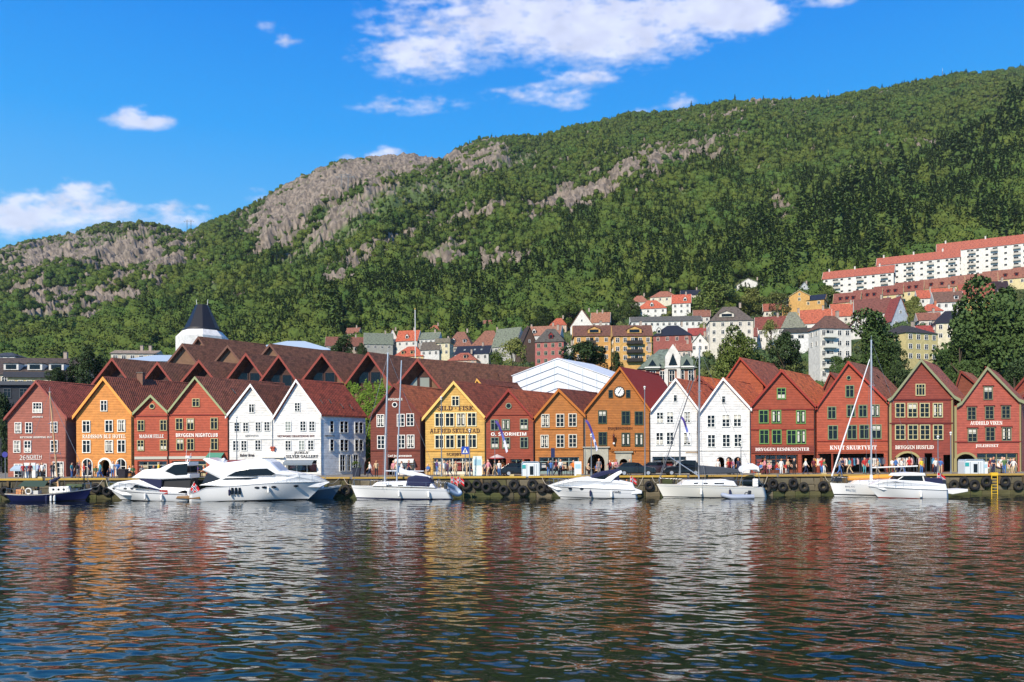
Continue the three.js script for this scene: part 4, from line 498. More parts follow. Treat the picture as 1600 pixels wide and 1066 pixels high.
// ---- flybridge motor boat with navy canvas
{
  const t = boat('motor_cruiser', 'white flybridge motor cruiser with navy canvas enclosure and dark upper windscreen', -1, 300, 79.2, 'boats moored along the quay'), B = t.B;
  const h = hullGeo({ L: B(169, 760)[0], B: 3.2, sheer: (s) => 0.75 + 0.55 * s, rake: 1.9, stern: -0.3, bowPow: 2.2, full: 0.24 });
  part('hull', h.hull, gelcoat, t); part('deck', h.deck, gelcoat, t); part('rub_rail', h.strip(0.84, 0.88, 0.015), paint('#3a4050', 0.5), t); part('boot_stripe', h.strip(0.30, 0.36, 0.005), boot, t);
  part('foredeck', fit(sideProf(t, [[173, 762], [190, 757], [215, 753.5], [232, 752], [258, 764], [300, 766], [300, 774], [200, 770]], 2.4, 0, 0.25), h), gelcoat, t);
  for (const x of [182, 204, 215]) part('porthole', new THREE.SphereGeometry(0.12, 10, 6).scale(1.5, 0.8, 0.3).translate(B(x, 764)[0], B(x, 764)[1] + 0.06, -Math.min(1.2, h.half(B(x, 764)[0] / h.L) * 0.95)), darkGlass, t);
  part('windscreen', sideProf(t, [[216, 761], [230, 747], [262, 747], [258, 765]], 2.2, 0, 0.1), darkGlass, t); part('canvas_enclosure', sideProf(t, [[226, 748], [244, 745.5], [260, 746], [259, 766], [243, 763]], 2.36, 0, 0.05), navy, t);
  part('cockpit', sideProf(t, [[259, 747], [304, 744], [302, 765], [260, 766]], 1.9, 0, 0.04), paint('#1c1e22'), t);
  const fb = part('flybridge', sideProf(t, [[216, 746], [232, 736], [257, 734], [272, 727], [280, 724.5], [301, 723.5], [301, 726], [282, 735], [303, 742], [303, 745], [258, 747]], 2.5, 0, 0.12), gelcoat, t); part('upper_windscreen', sideProf(t, [[267, 736], [280, 726.5], [300, 724.5], [300, 741], [283, 742]], 2.56, 0, 0.03), darkGlass, fb);
  part('radar_mast', join([bar(t, [291, 726], [294, 716], 0.06), new THREE.CylinderGeometry(0.28, 0.28, 0.2, 14).translate(...B(294.5, 714), 0), bar(t, [287, 725], [289, 702], 0.015, 0.4), bar(t, [298, 724], [301, 708], 0.015, -0.4)]), white, t);
  part('swim_platform', sideProf(t, [[284, 777.5], [314, 777.5], [314, 775], [286, 775]], 2.7, 0, 0.05), teak, t); part('stern_seat', sideProf(t, [[278, 772], [298, 764], [304, 776], [282, 776]], 2.4, 0, 0.1), gelcoat, t);
  part('red_flag', bx(0.75, 0.42, 0.02, B(266, 768)[0], B(266, 768)[1], -1.5), paint('#9c2c28', 0.9), t); pulpit(t, h, 0.55, 0.99, 0.55); fenders(t, h, [0.3, 0.5]);
}
// ---- large white motor yacht
{
  const t = boat('motor_yacht', 'large sleek white motor yacht with dark wraparound windows and flybridge', 1, 308, 78.6, 'boats moored along the quay'), B = t.B;
  const h = hullGeo({ L: B(511, 753)[0], B: 4.1, sheer: (s) => 1.32 + 0.5 * smooth(0, 0.75, s) - 0.55 * (1 - smooth(0, 0.14, s)), rake: 2.5, stern: -0.3, tr: 0.9, bowPow: 2.6, full: 0.22, n: 40 });
  part('hull', h.hull, gelcoat, t); part('deck', h.deck, gelcoat, t); part('rub_rail', h.strip(0.955, 0.985, 0.02), paint('#9aa0a8', 0.4), t); part('boot_stripe', h.strip(0.20, 0.275, 0.006), boot, t);
  for (const x of [374, 379.5, 385]) { const p = B(x, 766), z = 2.0; part('hull_window', new RoundedBoxGeometry(0.24, 0.66, 0.14, 2, 0.06).translate(p[0], p[1], z - 0.02), darkGlass, t); }
  for (const [x, y] of [[411, 760.8], [422, 760.3], [436, 759.8], [468, 758.6]]) { const p = B(x, y), s = p[0] / h.L, v = (p[1] + 0.5) / (h.sheer(s) + 0.5), q = h.pt(s, clamp(v), 1); part('porthole', new THREE.SphereGeometry(0.26, 12, 8).scale(1, 0.42, 0.28).translate(p[0], p[1], q[2] - 0.02), darkGlass, t); }
  part('deckhouse', fit(sideProf(t, [[326, 757], [355, 752], [357, 745], [331, 734], [340, 730], [366, 727], [398, 722.5], [420, 722], [428, 726], [442, 740], [470, 744.5], [492, 749], [508, 753.5], [500, 756], [420, 756]], 3.3, 0, 0.32), h), gelcoat, t);
  part('saloon_window', sideProf(t, [[364, 743.5], [378, 736.5], [398, 733], [425, 732], [438, 740], [432, 742]], 3.36, 0, 0.02), darkGlass, t); part('side_window', sideProf(t, [[357, 749], [362, 746.8], [410, 745.2], [396, 748]], 3.37, 0, 0.02), darkGlass, t);
  part('cockpit_glass', sideProf(t, [[325, 755], [334, 737], [355, 740], [352, 750]], 3.0, 0, 0.04), paint('#2b2f38', 0.2), t);
  const fly = part('flybridge_arch', sideProf(t, [[327, 718], [332, 716.5], [350, 722], [364, 726], [366, 730], [346, 731], [338, 726]], 3.0, 0, 0.08), gelcoat, t); part('arch_stripe', sideProf(t, [[337, 729], [365, 727.5], [362, 731], [338, 732]], 3.05, 0, 0.01), paint('#5e2634'), fly);
  part('seat_cushions', sideProf(t, [[358, 726], [362, 720.5], [412, 719.5], [416, 722], [400, 725]], 2.0, 0, 0.1), paint('#6e2a2c', 0.8), t); part('fly_windscreen', sideProf(t, [[415, 722], [421, 719.5], [438, 734], [432, 731]], 2.4, 0, 0.03), darkGlass, t);
  part('antenna', join([bar(t, [332, 717], [333, 700], 0.015, 0.8), new THREE.SphereGeometry(0.2, 10, 8).translate(...B(346, 719), -0.6)]), white, t);
  part('swim_platform', sideProf(t, [[300, 777.5], [322, 777.5], [322, 774.5], [302, 774.5]], 3.4, 0, 0.05), teak, t); pulpit(t, h, 0.55, 0.985, 0.7); const f = flagOn(t, B(307, 762)[0], B(307, 762)[1], 1.4, 1.15); f.rotation.z = -0.5; fenders(t, h, [0.32, 0.62]);
}
// ---- small blue hulled boat tucked behind the yacht's bow
{
  const t = boat('motor_cruiser', 'small pale blue boat tucked behind the bow of the large yacht', 1, 470, 80.8, 'boats moored along the quay'), h = hullGeo({ L: 4.1, B: 1.7, sheer: (s) => 0.75 + 0.6 * s, rake: 1.2, stern: -0.1 });
  part('hull', h.hull, paint('#5b7184', 0.4), t); part('deck', h.deck, white, t); part('gunwale', h.strip(0.9, 1, 0.03), white, t); part('console', bx(0.7, 0.6, 0.8, 1.9, 1.05, 0), white, t);
}
// ---- white ketch
{
  const t = boat('sailboat', 'white two masted sailboat with a navy sprayhood and white sail covers', -1, 700, 79.4, 'boats moored along the quay'), B = t.B;
  const h = hullGeo({ L: B(549, 757)[0], B: 3.2, sheer: (s) => 1.0 + 0.36 * s, rake: 0.75, stern: -0.75, full: 0.3, tr: 0.72 });
  part('hull', h.hull, gelcoat, t); part('deck', h.deck, deckM, t); part('boot_stripe', h.strip(0.30, 0.38, 0.006), paint('#232a4c', 0.5), t); part('cove_stripe', h.strip(0.86, 0.885, 0.006), paint('#9aa3a8', 0.5), t);
  const c = part('cabin', sideProf(t, [[585, 758.5], [592, 754.5], [640, 753], [676, 757], [680, 761]], 1.9, 0, 0.1), gelcoat, t); for (const x of [610, 628, 647]) part('cabin_window', bx(0.5, 0.1, 1.93, B(x, 758.3)[0], B(x, 758.3)[1], 0), darkGlass, c);
  part('sprayhood', sideProf(t, [[638, 757], [641, 748], [650, 745.5], [668, 747.5], [673, 753], [671, 758.5]], 2.0, 0, 0.18), navy, t);
  rigging(t, h, [601, 757], [606, 552], [551, 757], [690, 762], { r: 0.095 }); part('mizzen_mast', bar(t, [620.5, 756], [628, 564], 0.085, -0.35, -0.35, 0.06), alu, t);
  part('boom', bar(t, [602, 736], [662, 736.5], 0.07), alu, t); part('sail_cover', sideProf(t, [[620, 728], [624, 731], [632, 736], [660, 742], [671, 746], [668, 749], [640, 742], [622, 737]], 0.42, 0, 0.12), sailWhite, t);
  part('wheel', new THREE.TorusGeometry(0.42, 0.03, 6, 18).rotateY(1.2).translate(B(686, 758)[0], 1.5, 0), steel, t); pulpit(t, h, 0.02, 0.97, 0.6); flagOn(t, B(704, 753)[0], B(704, 753)[1], 0.5, 0.9).rotation.y = Math.PI; flagOn(t, B(714, 753)[0], B(714, 753)[1], 0.2, 0.9).rotation.y = Math.PI; part('outboard_motor', new RoundedBoxGeometry(0.3, 0.55, 0.3, 2, 0.08).translate(B(697, 760)[0], 1.25, -0.6), boot, t); fenders(t, h, [0.2, 0.5]);
}
{ // tender hung on the ketch's stern
  const p = P(709, 766, 79), t = thing('dinghy', 'pale blue rubber dinghy tilted up at the stern of the two masted sailboat', 'dinghy', [p.x, p.y, -79], 0); const pts = [[-0.9, 0, 0.42], [0.4, 0, 0.45], [0.95, 0.05, 0], [0.4, 0, -0.45], [-0.9, 0, -0.42]].map((a) => new THREE.Vector3(...a)); const m = part('tube', new THREE.TubeGeometry(new THREE.CatmullRomCurve3(pts), 26, 0.2, 8), paint('#b4c3d2', 0.6), t); part('floor', bx(1.5, 0.04, 0.7, 0, -0.08, 0), paint('#7f90a2'), t); t.rotation.set(0.9, 0.3, -0.9);
}
// ---- sports cruiser with raked arch
{
  const t = boat('motor_cruiser', 'white sports cruiser with a raked radar arch and dark canopy', -1, 990, 79.4, 'boats moored along the quay'), B = t.B;
  const h = hullGeo({ L: B(857, 757)[0], B: 3.0, sheer: (s) => 0.86 + 0.42 * s, rake: 1.7, stern: -0.4, bowPow: 2.2, full: 0.24 });
  part('hull', h.hull, gelcoat, t); part('deck', h.deck, gelcoat, t); part('rub_rail', h.strip(0.93, 0.97, 0.015), paint('#5a606a', 0.5), t); part('boot_stripe', h.strip(0.33, 0.38, 0.005), boot, t); part('knuckle', h.strip(0.70, 0.715, 0.006, 0, 0.85), paint('#a7adb3'), t);
  part('foredeck', fit(sideProf(t, [[860, 759], [878, 755], [900, 750.5], [918, 748], [935, 751], [962, 752], [984, 757], [988, 764], [870, 762]], 2.3, 0, 0.22), h), gelcoat, t);
  for (const x of [890, 907.5]) part('porthole', new THREE.SphereGeometry(0.16, 10, 6).scale(1.4, 0.6, 0.4).translate(B(x, 763)[0], B(x, 763)[1], h.pt(B(x, 763)[0] / h.L, 0.86, -1)[2]), darkGlass, t); { const q = B(960, 768), r = h.pt(q[0] / h.L, clamp((q[1] + 0.5) / (h.sheer(q[0] / h.L) + 0.5)), -1); lettering(t, 'Windy', q[0], q[1], r[2] - 0.02, 0.85, 0.24, boot, serif, Math.PI, 0.03); }
  part('windscreen', sideProf(t, [[917, 749], [934, 741], [950, 740], [940, 752]], 2.1, 0, 0.06), darkGlass, t); part('canopy', sideProf(t, [[921, 747], [932, 740.5], [945, 737], [966, 733.8], [965, 737], [948, 740], [934, 744]], 2.15, 0, 0.05), navy, t);
  part('radar_arch', sideProf(t, [[938, 752], [950, 745], [964, 737], [968, 736], [969, 738], [958, 746], [952, 752]], 2.45, 0, 0.06), gelcoat, t); part('canvas_cover', sideProf(t, [[953, 751], [963, 741], [965, 741], [965, 752]], 2.2, 0, 0.04), navy, t); part('aft_cushion', sideProf(t, [[965, 752], [984, 756], [982, 757.5], [964, 754]], 2.0, 0, 0.03), boot, t);
  part('swim_platform', sideProf(t, [[985, 771], [999, 769.5], [999, 767], [986, 762]], 2.4, 0, 0.08), gelcoat, t); pulpit(t, h, 0.72, 0.99, 0.7); flagOn(t, B(987, 752)[0], B(987, 752)[1], 0.9, 0.8).rotation.y = Math.PI; fenders(t, h, [0.3, 0.55]);
}
// ---- white sloop with grey sail cover
{
  const t = boat('sailboat', 'white sailboat with a charcoal sail cover and bimini', -1, 1189, 79.6, 'boats moored along the quay'), B = t.B;
  const h = hullGeo({ L: B(1026, 753)[0], B: 3.2, sheer: (s) => 0.98 + 0.36 * s, rake: 0.95, stern: -0.5, full: 0.3, tr: 0.72 });
  part('hull', h.hull, paint('#dcdcd6', 0.35), t); part('deck', h.deck, deckM, t); part('boot_stripe', h.strip(0.30, 0.345, 0.006), boot, t); part('cove_stripe', h.strip(0.9, 0.915, 0.006), paint('#8ea2ae'), t);
  const c = part('cabin', sideProf(t, [[1062, 757], [1070, 752], [1130, 750.5], [1142, 753], [1146, 758]], 1.9, 0, 0.12), gelcoat, t); for (const x of [1084, 1099, 1120]) part('cabin_window', bx(x === 1120 ? 0.95 : 0.4, 0.11, 1.93, B(x, 755)[0], B(x, 755)[1], 0), darkGlass, c);
  rigging(t, h, [1092, 755], [1093, 545], [1028, 753], [1186, 763], { r: 0.1, mat: mat('#9b9fa4', { metalness: 0.5, roughness: 0.45 }) }); part('boom', bar(t, [1093, 739], [1152, 736.5], 0.07), alu, t); part('sail_cover', sideProf(t, [[1093, 729], [1100, 729.5], [1130, 732], [1152, 735], [1152, 738], [1094, 739.5]], 0.4, 0, 0.12), paint('#3c424c', 0.9), t);
  part('furled_jib', bar(t, [1030, 752], [1085, 590], 0.05), paint('#565b66', 0.9), t); part('sprayhood', sideProf(t, [[1128, 755], [1132, 749], [1142, 748], [1148, 755]], 1.8, 0, 0.15), paint('#2c3038', 0.7), t);
  part('bimini', sideProf(t, [[1156, 736.5], [1160, 730], [1172, 725], [1181, 730], [1182, 736.5], [1178, 733], [1164, 733.5]], 1.9, 0, 0.05), sailWhite, t); part('bimini_frame', join([bar(t, [1158, 737], [1152, 757], 0.02, 0.8), bar(t, [1158, 737], [1152, 757], 0.02, -0.8), bar(t, [1181, 737], [1184, 757], 0.02, 0.8), bar(t, [1181, 737], [1184, 757], 0.02, -0.8)]), steel, t);
  part('outboard_motor', new RoundedBoxGeometry(0.5, 0.8, 0.4, 2, 0.1).translate(B(1177, 754)[0], B(1177, 754)[1], -0.7), white, t); pulpit(t, h, 0.02, 0.97, 0.6); part('gangway_pole', bar(t, [1044, 714], [1090, 744], 0.05, -0.8), alu, t); fenders(t, h, [0.35, 0.62]);
}
{ // grey inflatable alongside
  const p = P(1152, 772, 77.2), t = thing('dinghy', 'grey inflatable dinghy floating alongside the sailboat with the charcoal cover', 'dinghy', [p.x, 0.18, -77.2], 0), pts = [[1.45, 0.02, 0.5], [-0.6, 0, 0.52], [-1.25, 0.14, 0.25], [-1.4, 0.18, 0], [-1.25, 0.14, -0.25], [-0.6, 0, -0.52], [1.45, 0.02, -0.5]].map((a) => new THREE.Vector3(...a)), gm = paint('#98a2b4', 0.6);
  part('tube', new THREE.TubeGeometry(new THREE.CatmullRomCurve3(pts), 34, 0.22, 9), gm, t); part('transom', bx(0.06, 0.4, 0.9, 1.05, 0.02, 0), gm, t); part('floor', bx(2.1, 0.05, 0.8, 0, -0.08, 0), paint('#6b7280'), t); part('outboard_motor', join([new RoundedBoxGeometry(0.3, 0.34, 0.26, 2, 0.07).translate(1.2, 0.42, 0), cyl([1.2, 0.3, 0], [1.24, -0.25, 0], 0.06)]), boot, t); part('handle', new THREE.TorusGeometry(0.16, 0.04, 6, 14).translate(0.75, 0.28, 0.5), boot, t);
}
// ---- sloop with an orange cover, behind the pilothouse boat
{
  const t = boat('sailboat', 'white sailboat with an orange deck cover behind the pilothouse boat', -1, 1445, 80.3, 'boats moored along the quay'), B = t.B;
  const h = hullGeo({ L: B(1297, 751)[0], B: 2.8, sheer: (s) => 0.98 + 0.36 * s, rake: 0.62, stern: -0.3, full: 0.3, tr: 0.7 });
  part('hull', h.hull, gelcoat, t); part('deck', h.deck, deckM, t); part('boot_stripe', h.strip(0.33, 0.40, 0.006), boot, t); lettering(t, 'BALTIC', h.L - 1.6, 1.0, -1.02, 0.9, 0.16, paint('#31384a'), sans, Math.PI - 0.42, 0.02);
  part('cabin', sideProf(t, [[1330, 756], [1336, 752], [1400, 750], [1420, 757]], 1.6, 0, 0.1), gelcoat, t); rigging(t, h, [1361.5, 754], [1361.5, 532], [1299, 750], [1444, 763], { r: 0.095, drop: 1.4 }); part('furled_jib', bar(t, [1300, 744], [1359, 562], 0.085, 0, 0, 0.05), sailWhite, t);
  part('boom', bar(t, [1363, 731], [1434, 728.5], 0.075), white, t); part('deck_cover', bar(t, [1327, 747.5], [1398, 744.5], 0.24, 0.2, 0.2, 0.2), paint('#dd9a3c', 0.85), t); part('mast_boot', new THREE.CylinderGeometry(0.14, 0.17, 0.5, 10).translate(...B(1361.5, 746), 0), white, t); pulpit(t, h, 0.35, 0.98, 0.6); part('anchor_locker', sideProf(t, [[1300, 752], [1304, 745], [1312, 746], [1314, 752]], 0.6, 0, 0.05), boot, t);
}
// ---- pilothouse motor boat
{
  const t = boat('motor_cruiser', 'white pilothouse motorboat with a flat roof and flag at its stern', -1, 1472, 77.2, 'boats moored along the quay'), B = t.B;
  const h = hullGeo({ L: B(1356, 756)[0], B: 2.7, sheer: (s) => 0.80 + 0.36 * s, rake: 1.5, stern: -0.25, bowPow: 2.2, full: 0.24 });
  part('hull', h.hull, gelcoat, t); part('deck', h.deck, gelcoat, t); part('rub_rail', h.strip(0.92, 0.96, 0.018), paint('#55606e', 0.5), t); part('boot_stripe', h.strip(0.28, 0.36, 0.006), paint('#8a3a34', 0.6), t);
  part('foredeck', fit(sideProf(t, [[1360, 758], [1376, 753], [1392, 752], [1436, 754], [1468, 759], [1470, 765], [1376, 762]], 2.0, 0, 0.2), h), gelcoat, t); part('wheelhouse_glass', sideProf(t, [[1391, 753.5], [1404, 744], [1433, 742.5], [1436, 754]], 1.85, 0, 0.05), darkGlass, t);
  part('wheelhouse_frame', join([bar(t, [1391, 753], [1404, 744], 0.05, 0.92), bar(t, [1391, 753], [1404, 744], 0.05, -0.92), bar(t, [1412, 743], [1413, 754], 0.05, 0.93), bar(t, [1434, 742], [1437, 754], 0.07, 0.92), bar(t, [1434, 742], [1437, 754], 0.07, -0.92)]), white, t); part('wheelhouse_roof', sideProf(t, [[1397, 743], [1400, 740.5], [1420, 738.8], [1436, 740], [1437, 742.5]], 2.1, 0, 0.06), white, t);
  part('cockpit_cover', sideProf(t, [[1439, 754], [1440, 747.5], [1464, 748], [1466, 755]], 1.8, 0, 0.06), navy, t); part('outboard_motor', join([new RoundedBoxGeometry(0.45, 0.75, 0.45, 2, 0.12).translate(B(1477, 756)[0], B(1477, 756)[1], 0.35), bx(0.2, 0.6, 0.2, B(1477, 764)[0], B(1477, 764)[1], 0.35)]), boot, t);
  part('swim_platform', sideProf(t, [[1466, 769], [1474, 766], [1503, 764.5], [1503, 767], [1480, 771]], 2.0, 0, 0.05), white, t); part('yellow_buoy', new THREE.SphereGeometry(0.22, 12, 10).translate(...B(1462, 750), 0.8), paint('#d9b928'), t); flagOn(t, B(1470, 748)[0], B(1470, 748)[1], 0.6, 1.0).rotation.y = Math.PI; pulpit(t, h, 0.5, 0.98, 0.6); fenders(t, h, [0.4]);
}

// mooring lines from the boats to the quay
for (const [px, py, D, qx, lab] of [[142, 762, 79.4, 162, 'mooring rope from the navy sailboat bow to the quay'], [172, 761, 79.2, 165, 'mooring rope from the flybridge cruiser bow to the quay'], [508, 754, 78.6, 532, 'mooring rope from the large yacht bow to the quay'], [551, 757, 79.4, 536, 'mooring rope from the two masted sailboat bow to the quay'], [694, 763, 79.4, 725, 'mooring rope from the two masted sailboat stern to the quay'], [858, 757, 79.4, 846, 'mooring rope from the sports cruiser bow to the quay'], [990, 765, 79.4, 1006, 'mooring rope from the sports cruiser stern to the quay'], [1028, 753, 79.6, 1018, 'mooring rope from the charcoal covered sailboat bow to the quay'], [1187, 764, 79.6, 1200, 'mooring rope from the charcoal covered sailboat stern to the quay'], [1299, 751, 80.3, 1288, 'mooring rope from the orange covered sailboat bow to the quay']]) {
  const a = P(px, py, D), b = P(qx, 745, DQ); b.y = QUAY + 0.2; const m = a.clone().lerp(b, 0.5); m.y -= 0.35; single('mooring_rope', new THREE.TubeGeometry(new THREE.CatmullRomCurve3([a, m, b]), 12, 0.025, 5), paint('#b9b09c', 0.9), lab, 'rope', 'mooring ropes');
}
// ================================================================ the town on the slope
const footprints = [];
function siteOf(px, yBase) { let lo = 135, hi = 500; const u = px; for (let i = 0; i < 40; i++) { const m = (lo + hi) / 2; if (screenY(u, m, ground(u, m)) > yBase) lo = m; else hi = m; } return (lo + hi) / 2; }
const farPane = glassDark, farFrame = paint('#e2e0da', 0.6), farFrameDark = paint('#5a4a40', 0.7);
function farHouse(o) {
  const dull = (c, k) => { const q = C3(c), h = {}; q.getHSL(h); q.setHSL(h.h, h.s * k, h.l); return '#' + q.getHexString(); }; o.roof = dull(o.roof, 0.84); o.wall = dull(o.wall, 0.85);
  const [l, r] = o.x, mid = (l + r) / 2, D = o.D || siteOf(mid, o.base), S = FOCAL / D, rot = o.rot ?? -0.22, w = (r - l) / S / Math.max(0.8, Math.cos(rot)) * (o.k || 0.92), d = o.depth || Math.min(10, Math.max(6, w * 0.7));
  const c = P(mid, o.base, D), yE = P(mid, o.eave, D).y - c.y, tilt = (c.y - EYE) / D, rise = P(mid, o.ridge, D).y - P(mid, o.eave, D).y + (o.type === 'g' ? 0 : Math.max(0, tilt) * d / 2);
  const t = thing(o.name || 'town_house', o.label, 'house', [c.x, c.y, c.z - d / 2], rot, 'houses of the town on the slope'); footprints.push([c.x, c.z - d / 2, Math.hypot(w, d) / 2 + 1]);
  const wm = o.brick ? plaster(o.wall) : plaster(o.wall), rm = o.metal ? mat(o.roof, { roughness: 0.5 }) : tiles(o.roof, o.name ? 1.2 : 1.05), ov = 0.35, sink = o.sink || 4, w2 = w / 2, d2 = d / 2; o.rise = rise;
  if (o.type === 'g') { part('wall', metreUV(extrude([[-w2, -sink], [w2, -sink], [w2, yE], [0, yE + rise], [-w2, yE]], d, -d2)), wm, t); for (const s of [-1, 1]) part('roof_slope', metreUV(extrude([[0, yE + rise + 0.12], [s * (w2 + ov), yE - ov * rise / w2 + 0.12], [s * (w2 + ov), yE - ov * rise / w2 + 0.3], [0, yE + rise + 0.3]], d + 2 * ov, -d2 - ov)), rm, t); }
  else {
    part('wall', metreUV(bx(w, yE + sink, d, 0, (yE - sink) / 2, 0)), wm, t);
    if (o.type === 'f') part('roof', metreUV(bx(w + 1, Math.max(0.4, rise), d + 1, 0, yE + Math.max(0.4, rise) / 2, 0)), rm, t);
    else { const in_ = o.type === 'h' ? Math.min(w2 * 0.75, d2) : 0.0, q = [], Y = yE + rise, A = w2 + ov, Bz = d2 + ov, e = yE - 0.1, R = A - in_ * (o.type === 'h' ? 1.1 : 0); const tri = (...v) => v.forEach((p) => q.push(...p)), a = [-A, e, Bz], b = [A, e, Bz], c2 = [A, e, -Bz], d3 = [-A, e, -Bz], m = [-R, Y, 0], n = [R, Y, 0]; tri(a, b, n, a, n, m, b, c2, n, c2, d3, m, c2, m, n, d3, a, m, a, c2, b, a, d3, c2); const g = new THREE.BufferGeometry(); g.setAttribute('position', new THREE.Float32BufferAttribute(q, 3)); part('roof', metreUV(g), rm, t); if (o.type !== 'h') part('gable_wall', metreUV(join([extrude([[-d2, yE - 0.12], [d2, yE - 0.12], [0, yE + rise * 0.97]], 0.1, 0).rotateY(Math.PI / 2).translate(w2 + 0.38, 0, 0), extrude([[-d2, yE - 0.12], [d2, yE - 0.12], [0, yE + rise * 0.97]], 0.1, 0).rotateY(Math.PI / 2).translate(-w2 - 0.48, 0, 0)])), wm, t); }
  }
  const fm = o.frame ? paint(o.frame) : (o.lightWall ?? true) && o.darkFrame ? farFrameDark : farFrame, [nc, nr] = o.win || [0, 0], top = o.winTop ?? yE - 0.5, step = o.step || 2.7;
  for (let j = 0; j < nr; j++) for (let i = 0; i < nc; i++) { if (o.skip && o.skip(i, j)) continue; const wx = -w2 + w * (i + 0.5) / nc, ww = Math.min(o.ww || 1.15, w / nc * 0.62), wh = Math.min(o.wh || 1.45, step * 0.6), y = top - wh / 2 - j * step; if (y < -sink + 1.5) continue; addWindow(t, wx, y, d2 + 0.004, ww, wh, ww > 0.9 ? 2 : 1, 2, fm, { pane: farPane }); }
  if (o.type === 'g' && rise > 2) addWindow(t, 0, yE + rise * 0.35, d2 + 0.004, 0.9, 1.1, 2, 1, fm, { pane: farPane });
  for (let j = 0; j < Math.min(2, nr); j++) for (const s of [-1, 1]) for (const f of [-0.22, 0.22]) { const wi = addWindow(t, s * (w2 + 0.004), top - 0.7 - j * step, d * f, 1.0, 1.3, 2, 2, fm, { pane: farPane }); wi.rotation.y = s * Math.PI / 2; }
  for (const [fx, kind] of o.dormers || []) { const x = fx * w, dy = yE + rise * 0.24, dz = d2 * 0.84, dw = o.dw || 1.5; const dm = part('dormer', metreUV(kind === 'g' ? extrude([[-dw / 2, 0], [dw / 2, 0], [dw / 2, 1.2], [0, 2.1], [-dw / 2, 1.2]], 2.6, -2.4) : bx(dw, 1.35, 2.4, 0, 0.67, -1.2)), o.dormerWall ? plaster(o.dormerWall) : wm, t, [x, dy, dz]); part('dormer_roof', metreUV(kind === 'g' ? join([-1, 1].map((s) => extrude([[0, 2.12], [s * (dw / 2 + 0.25), 1.05], [s * (dw / 2 + 0.25), 1.2], [0, 2.3]], 2.8, -2.4))) : bx(dw + 0.3, 0.14, 2.7, 0, 1.45, -1.1)), rm, dm); const wd = part('dormer_window', bx(dw * 0.7, 0.95, 0.06, 0, 0.65, kind === 'g' ? 0.22 : 0.02), farPane, dm); }
  for (const [fx, fy] of o.lights || []) { const zz = d2 * (1 - fy), y = yE + rise * fy + 0.05, an = Math.atan2(rise, d2); part('skylight', bx(0.8, 0.08, 1.1), glassPale, t, [fx * w, y, zz], [an, 0, 0]); }
  for (const fx of o.chimneys ?? [0.25]) { const c3 = part('chimney', metreUV(bx(0.7, 1.8, 0.7)), plaster(o.chim || '#b9a89a'), t, [fx * w, yE + rise + 0.35, 0]); part('chimney_cap', bx(0.85, 0.12, 0.85, 0, 0.95, 0), plaster('#6e6a66'), c3); }
  for (let j = 0; j < (o.balconies ? o.balconies[1] : 0); j++) for (const fx of o.balconies[0]) { const y = top - 2.0 - j * step, bw = o.bw || 2.6; const b = part('balcony', join([bx(bw, 0.15, 1.2, fx * w, y, d2 + 0.62), bx(bw, 0.9, 0.06, fx * w, y + 0.5, d2 + 1.2)]), paint(o.balc || '#6a6660', 0.8), t); part('balcony_door', bx(bw * 0.42, 1.8, 0.03, fx * w, y + 1.05, d2 + 0.02), farPane, b); }
  return { t, w, d, yE, rise, w2, d2, S, D };
}
const OR = '#c4562a', BR = '#8a4f38', RB2 = '#8c4632', GY = '#6f6a62', GG = '#7d8672', DK = '#23252e';
const T = (x, ridge, eave, base, type, wall, roof, win, label, o = {}) => farHouse({ x, ridge, eave, base, type, wall, roof, win, label, ...o });
// --- the strip left of and above the hotel roofs
T([505, 570], 526, 541, 566, 'r', '#b9a692', BR, [6, 1], 'brown roofed terrace at the foot of the wooded slope', { rot: 0.15 });
T([566, 612], 520, 538, 566, 'r', '#a9a89e', GG, [4, 1], 'grey green slate house beside the orange roofed white gable', { rot: 0.2 });
T([603, 622], 514, 532, 560, 'g', '#e6e3dd', OR, [2, 2], 'small white gable with red verge beside an orange roof', { rot: 0.1 });
T([620, 656], 516, 533, 560, 'r', '#e2ddd4', '#d05a24', [3, 1], 'bright orange roofed white house below the wood', { dormers: [[0, 'g']] });
T([656, 688], 519, 530, 558, 'r', '#dcdad4', GG, [4, 1], 'grey roofed house with a dark ribbon of windows', {});
T([615, 668], 541, 557, 575, 'h', '#d8b674', '#cc5526', [4, 1], 'orange hipped roof over a yellow house behind the hotel', { dormers: [[-0.2, 's'], [0.1, 's']] });
T([658, 690], 534, 547, 572, 'r', '#dedcd6', '#6f6458', [3, 1], 'white walled house with a grey brown roof behind the hotel wing', { lights: [[-0.2, 0.5]] });
T([684, 706], 530, 536, 570, 'f', '#e0d6ae', '#8a8070', [2, 2], 'narrow cream block between grey and brown roofs', {});
T([697, 742], 518, 541, 562, 'h', '#cdb9a0', '#96604a', [4, 1], 'brown gambrel roofed house with two dormers', { dormers: [[-0.2, 'g'], [0.22, 's']], dormerWall: '#ddd' });
T([737, 792], 516, 541, 566, 'h', '#d9cfc2', '#9c6247', [4, 1], 'brown hipped roof house with a red half round dormer', { dormers: [[0.25, 'g']], lights: [[-0.3, 0.4]] });
T([712, 770], 540, 553, 575, 'r', '#d4d2cc', DK, [5, 1], 'black slate roof with skylights behind the hotel wing', { lights: [[-0.25, 0.5], [0.05, 0.5], [0.25, 0.5]], metal: 1 });
T([700, 750], 551, 563, 580, 'h', '#c9a890', '#b0583a', [4, 1], 'low terracotta roof just over the hotel ridge', { dormers: [[0.1, 's']] });
T([776, 815], 512, 541, 570, 'r', '#b9b6ae', GG, [3, 1], 'pale green slate roof of a steep house beside a brown gable', { rot: -0.6, chimneys: [] });
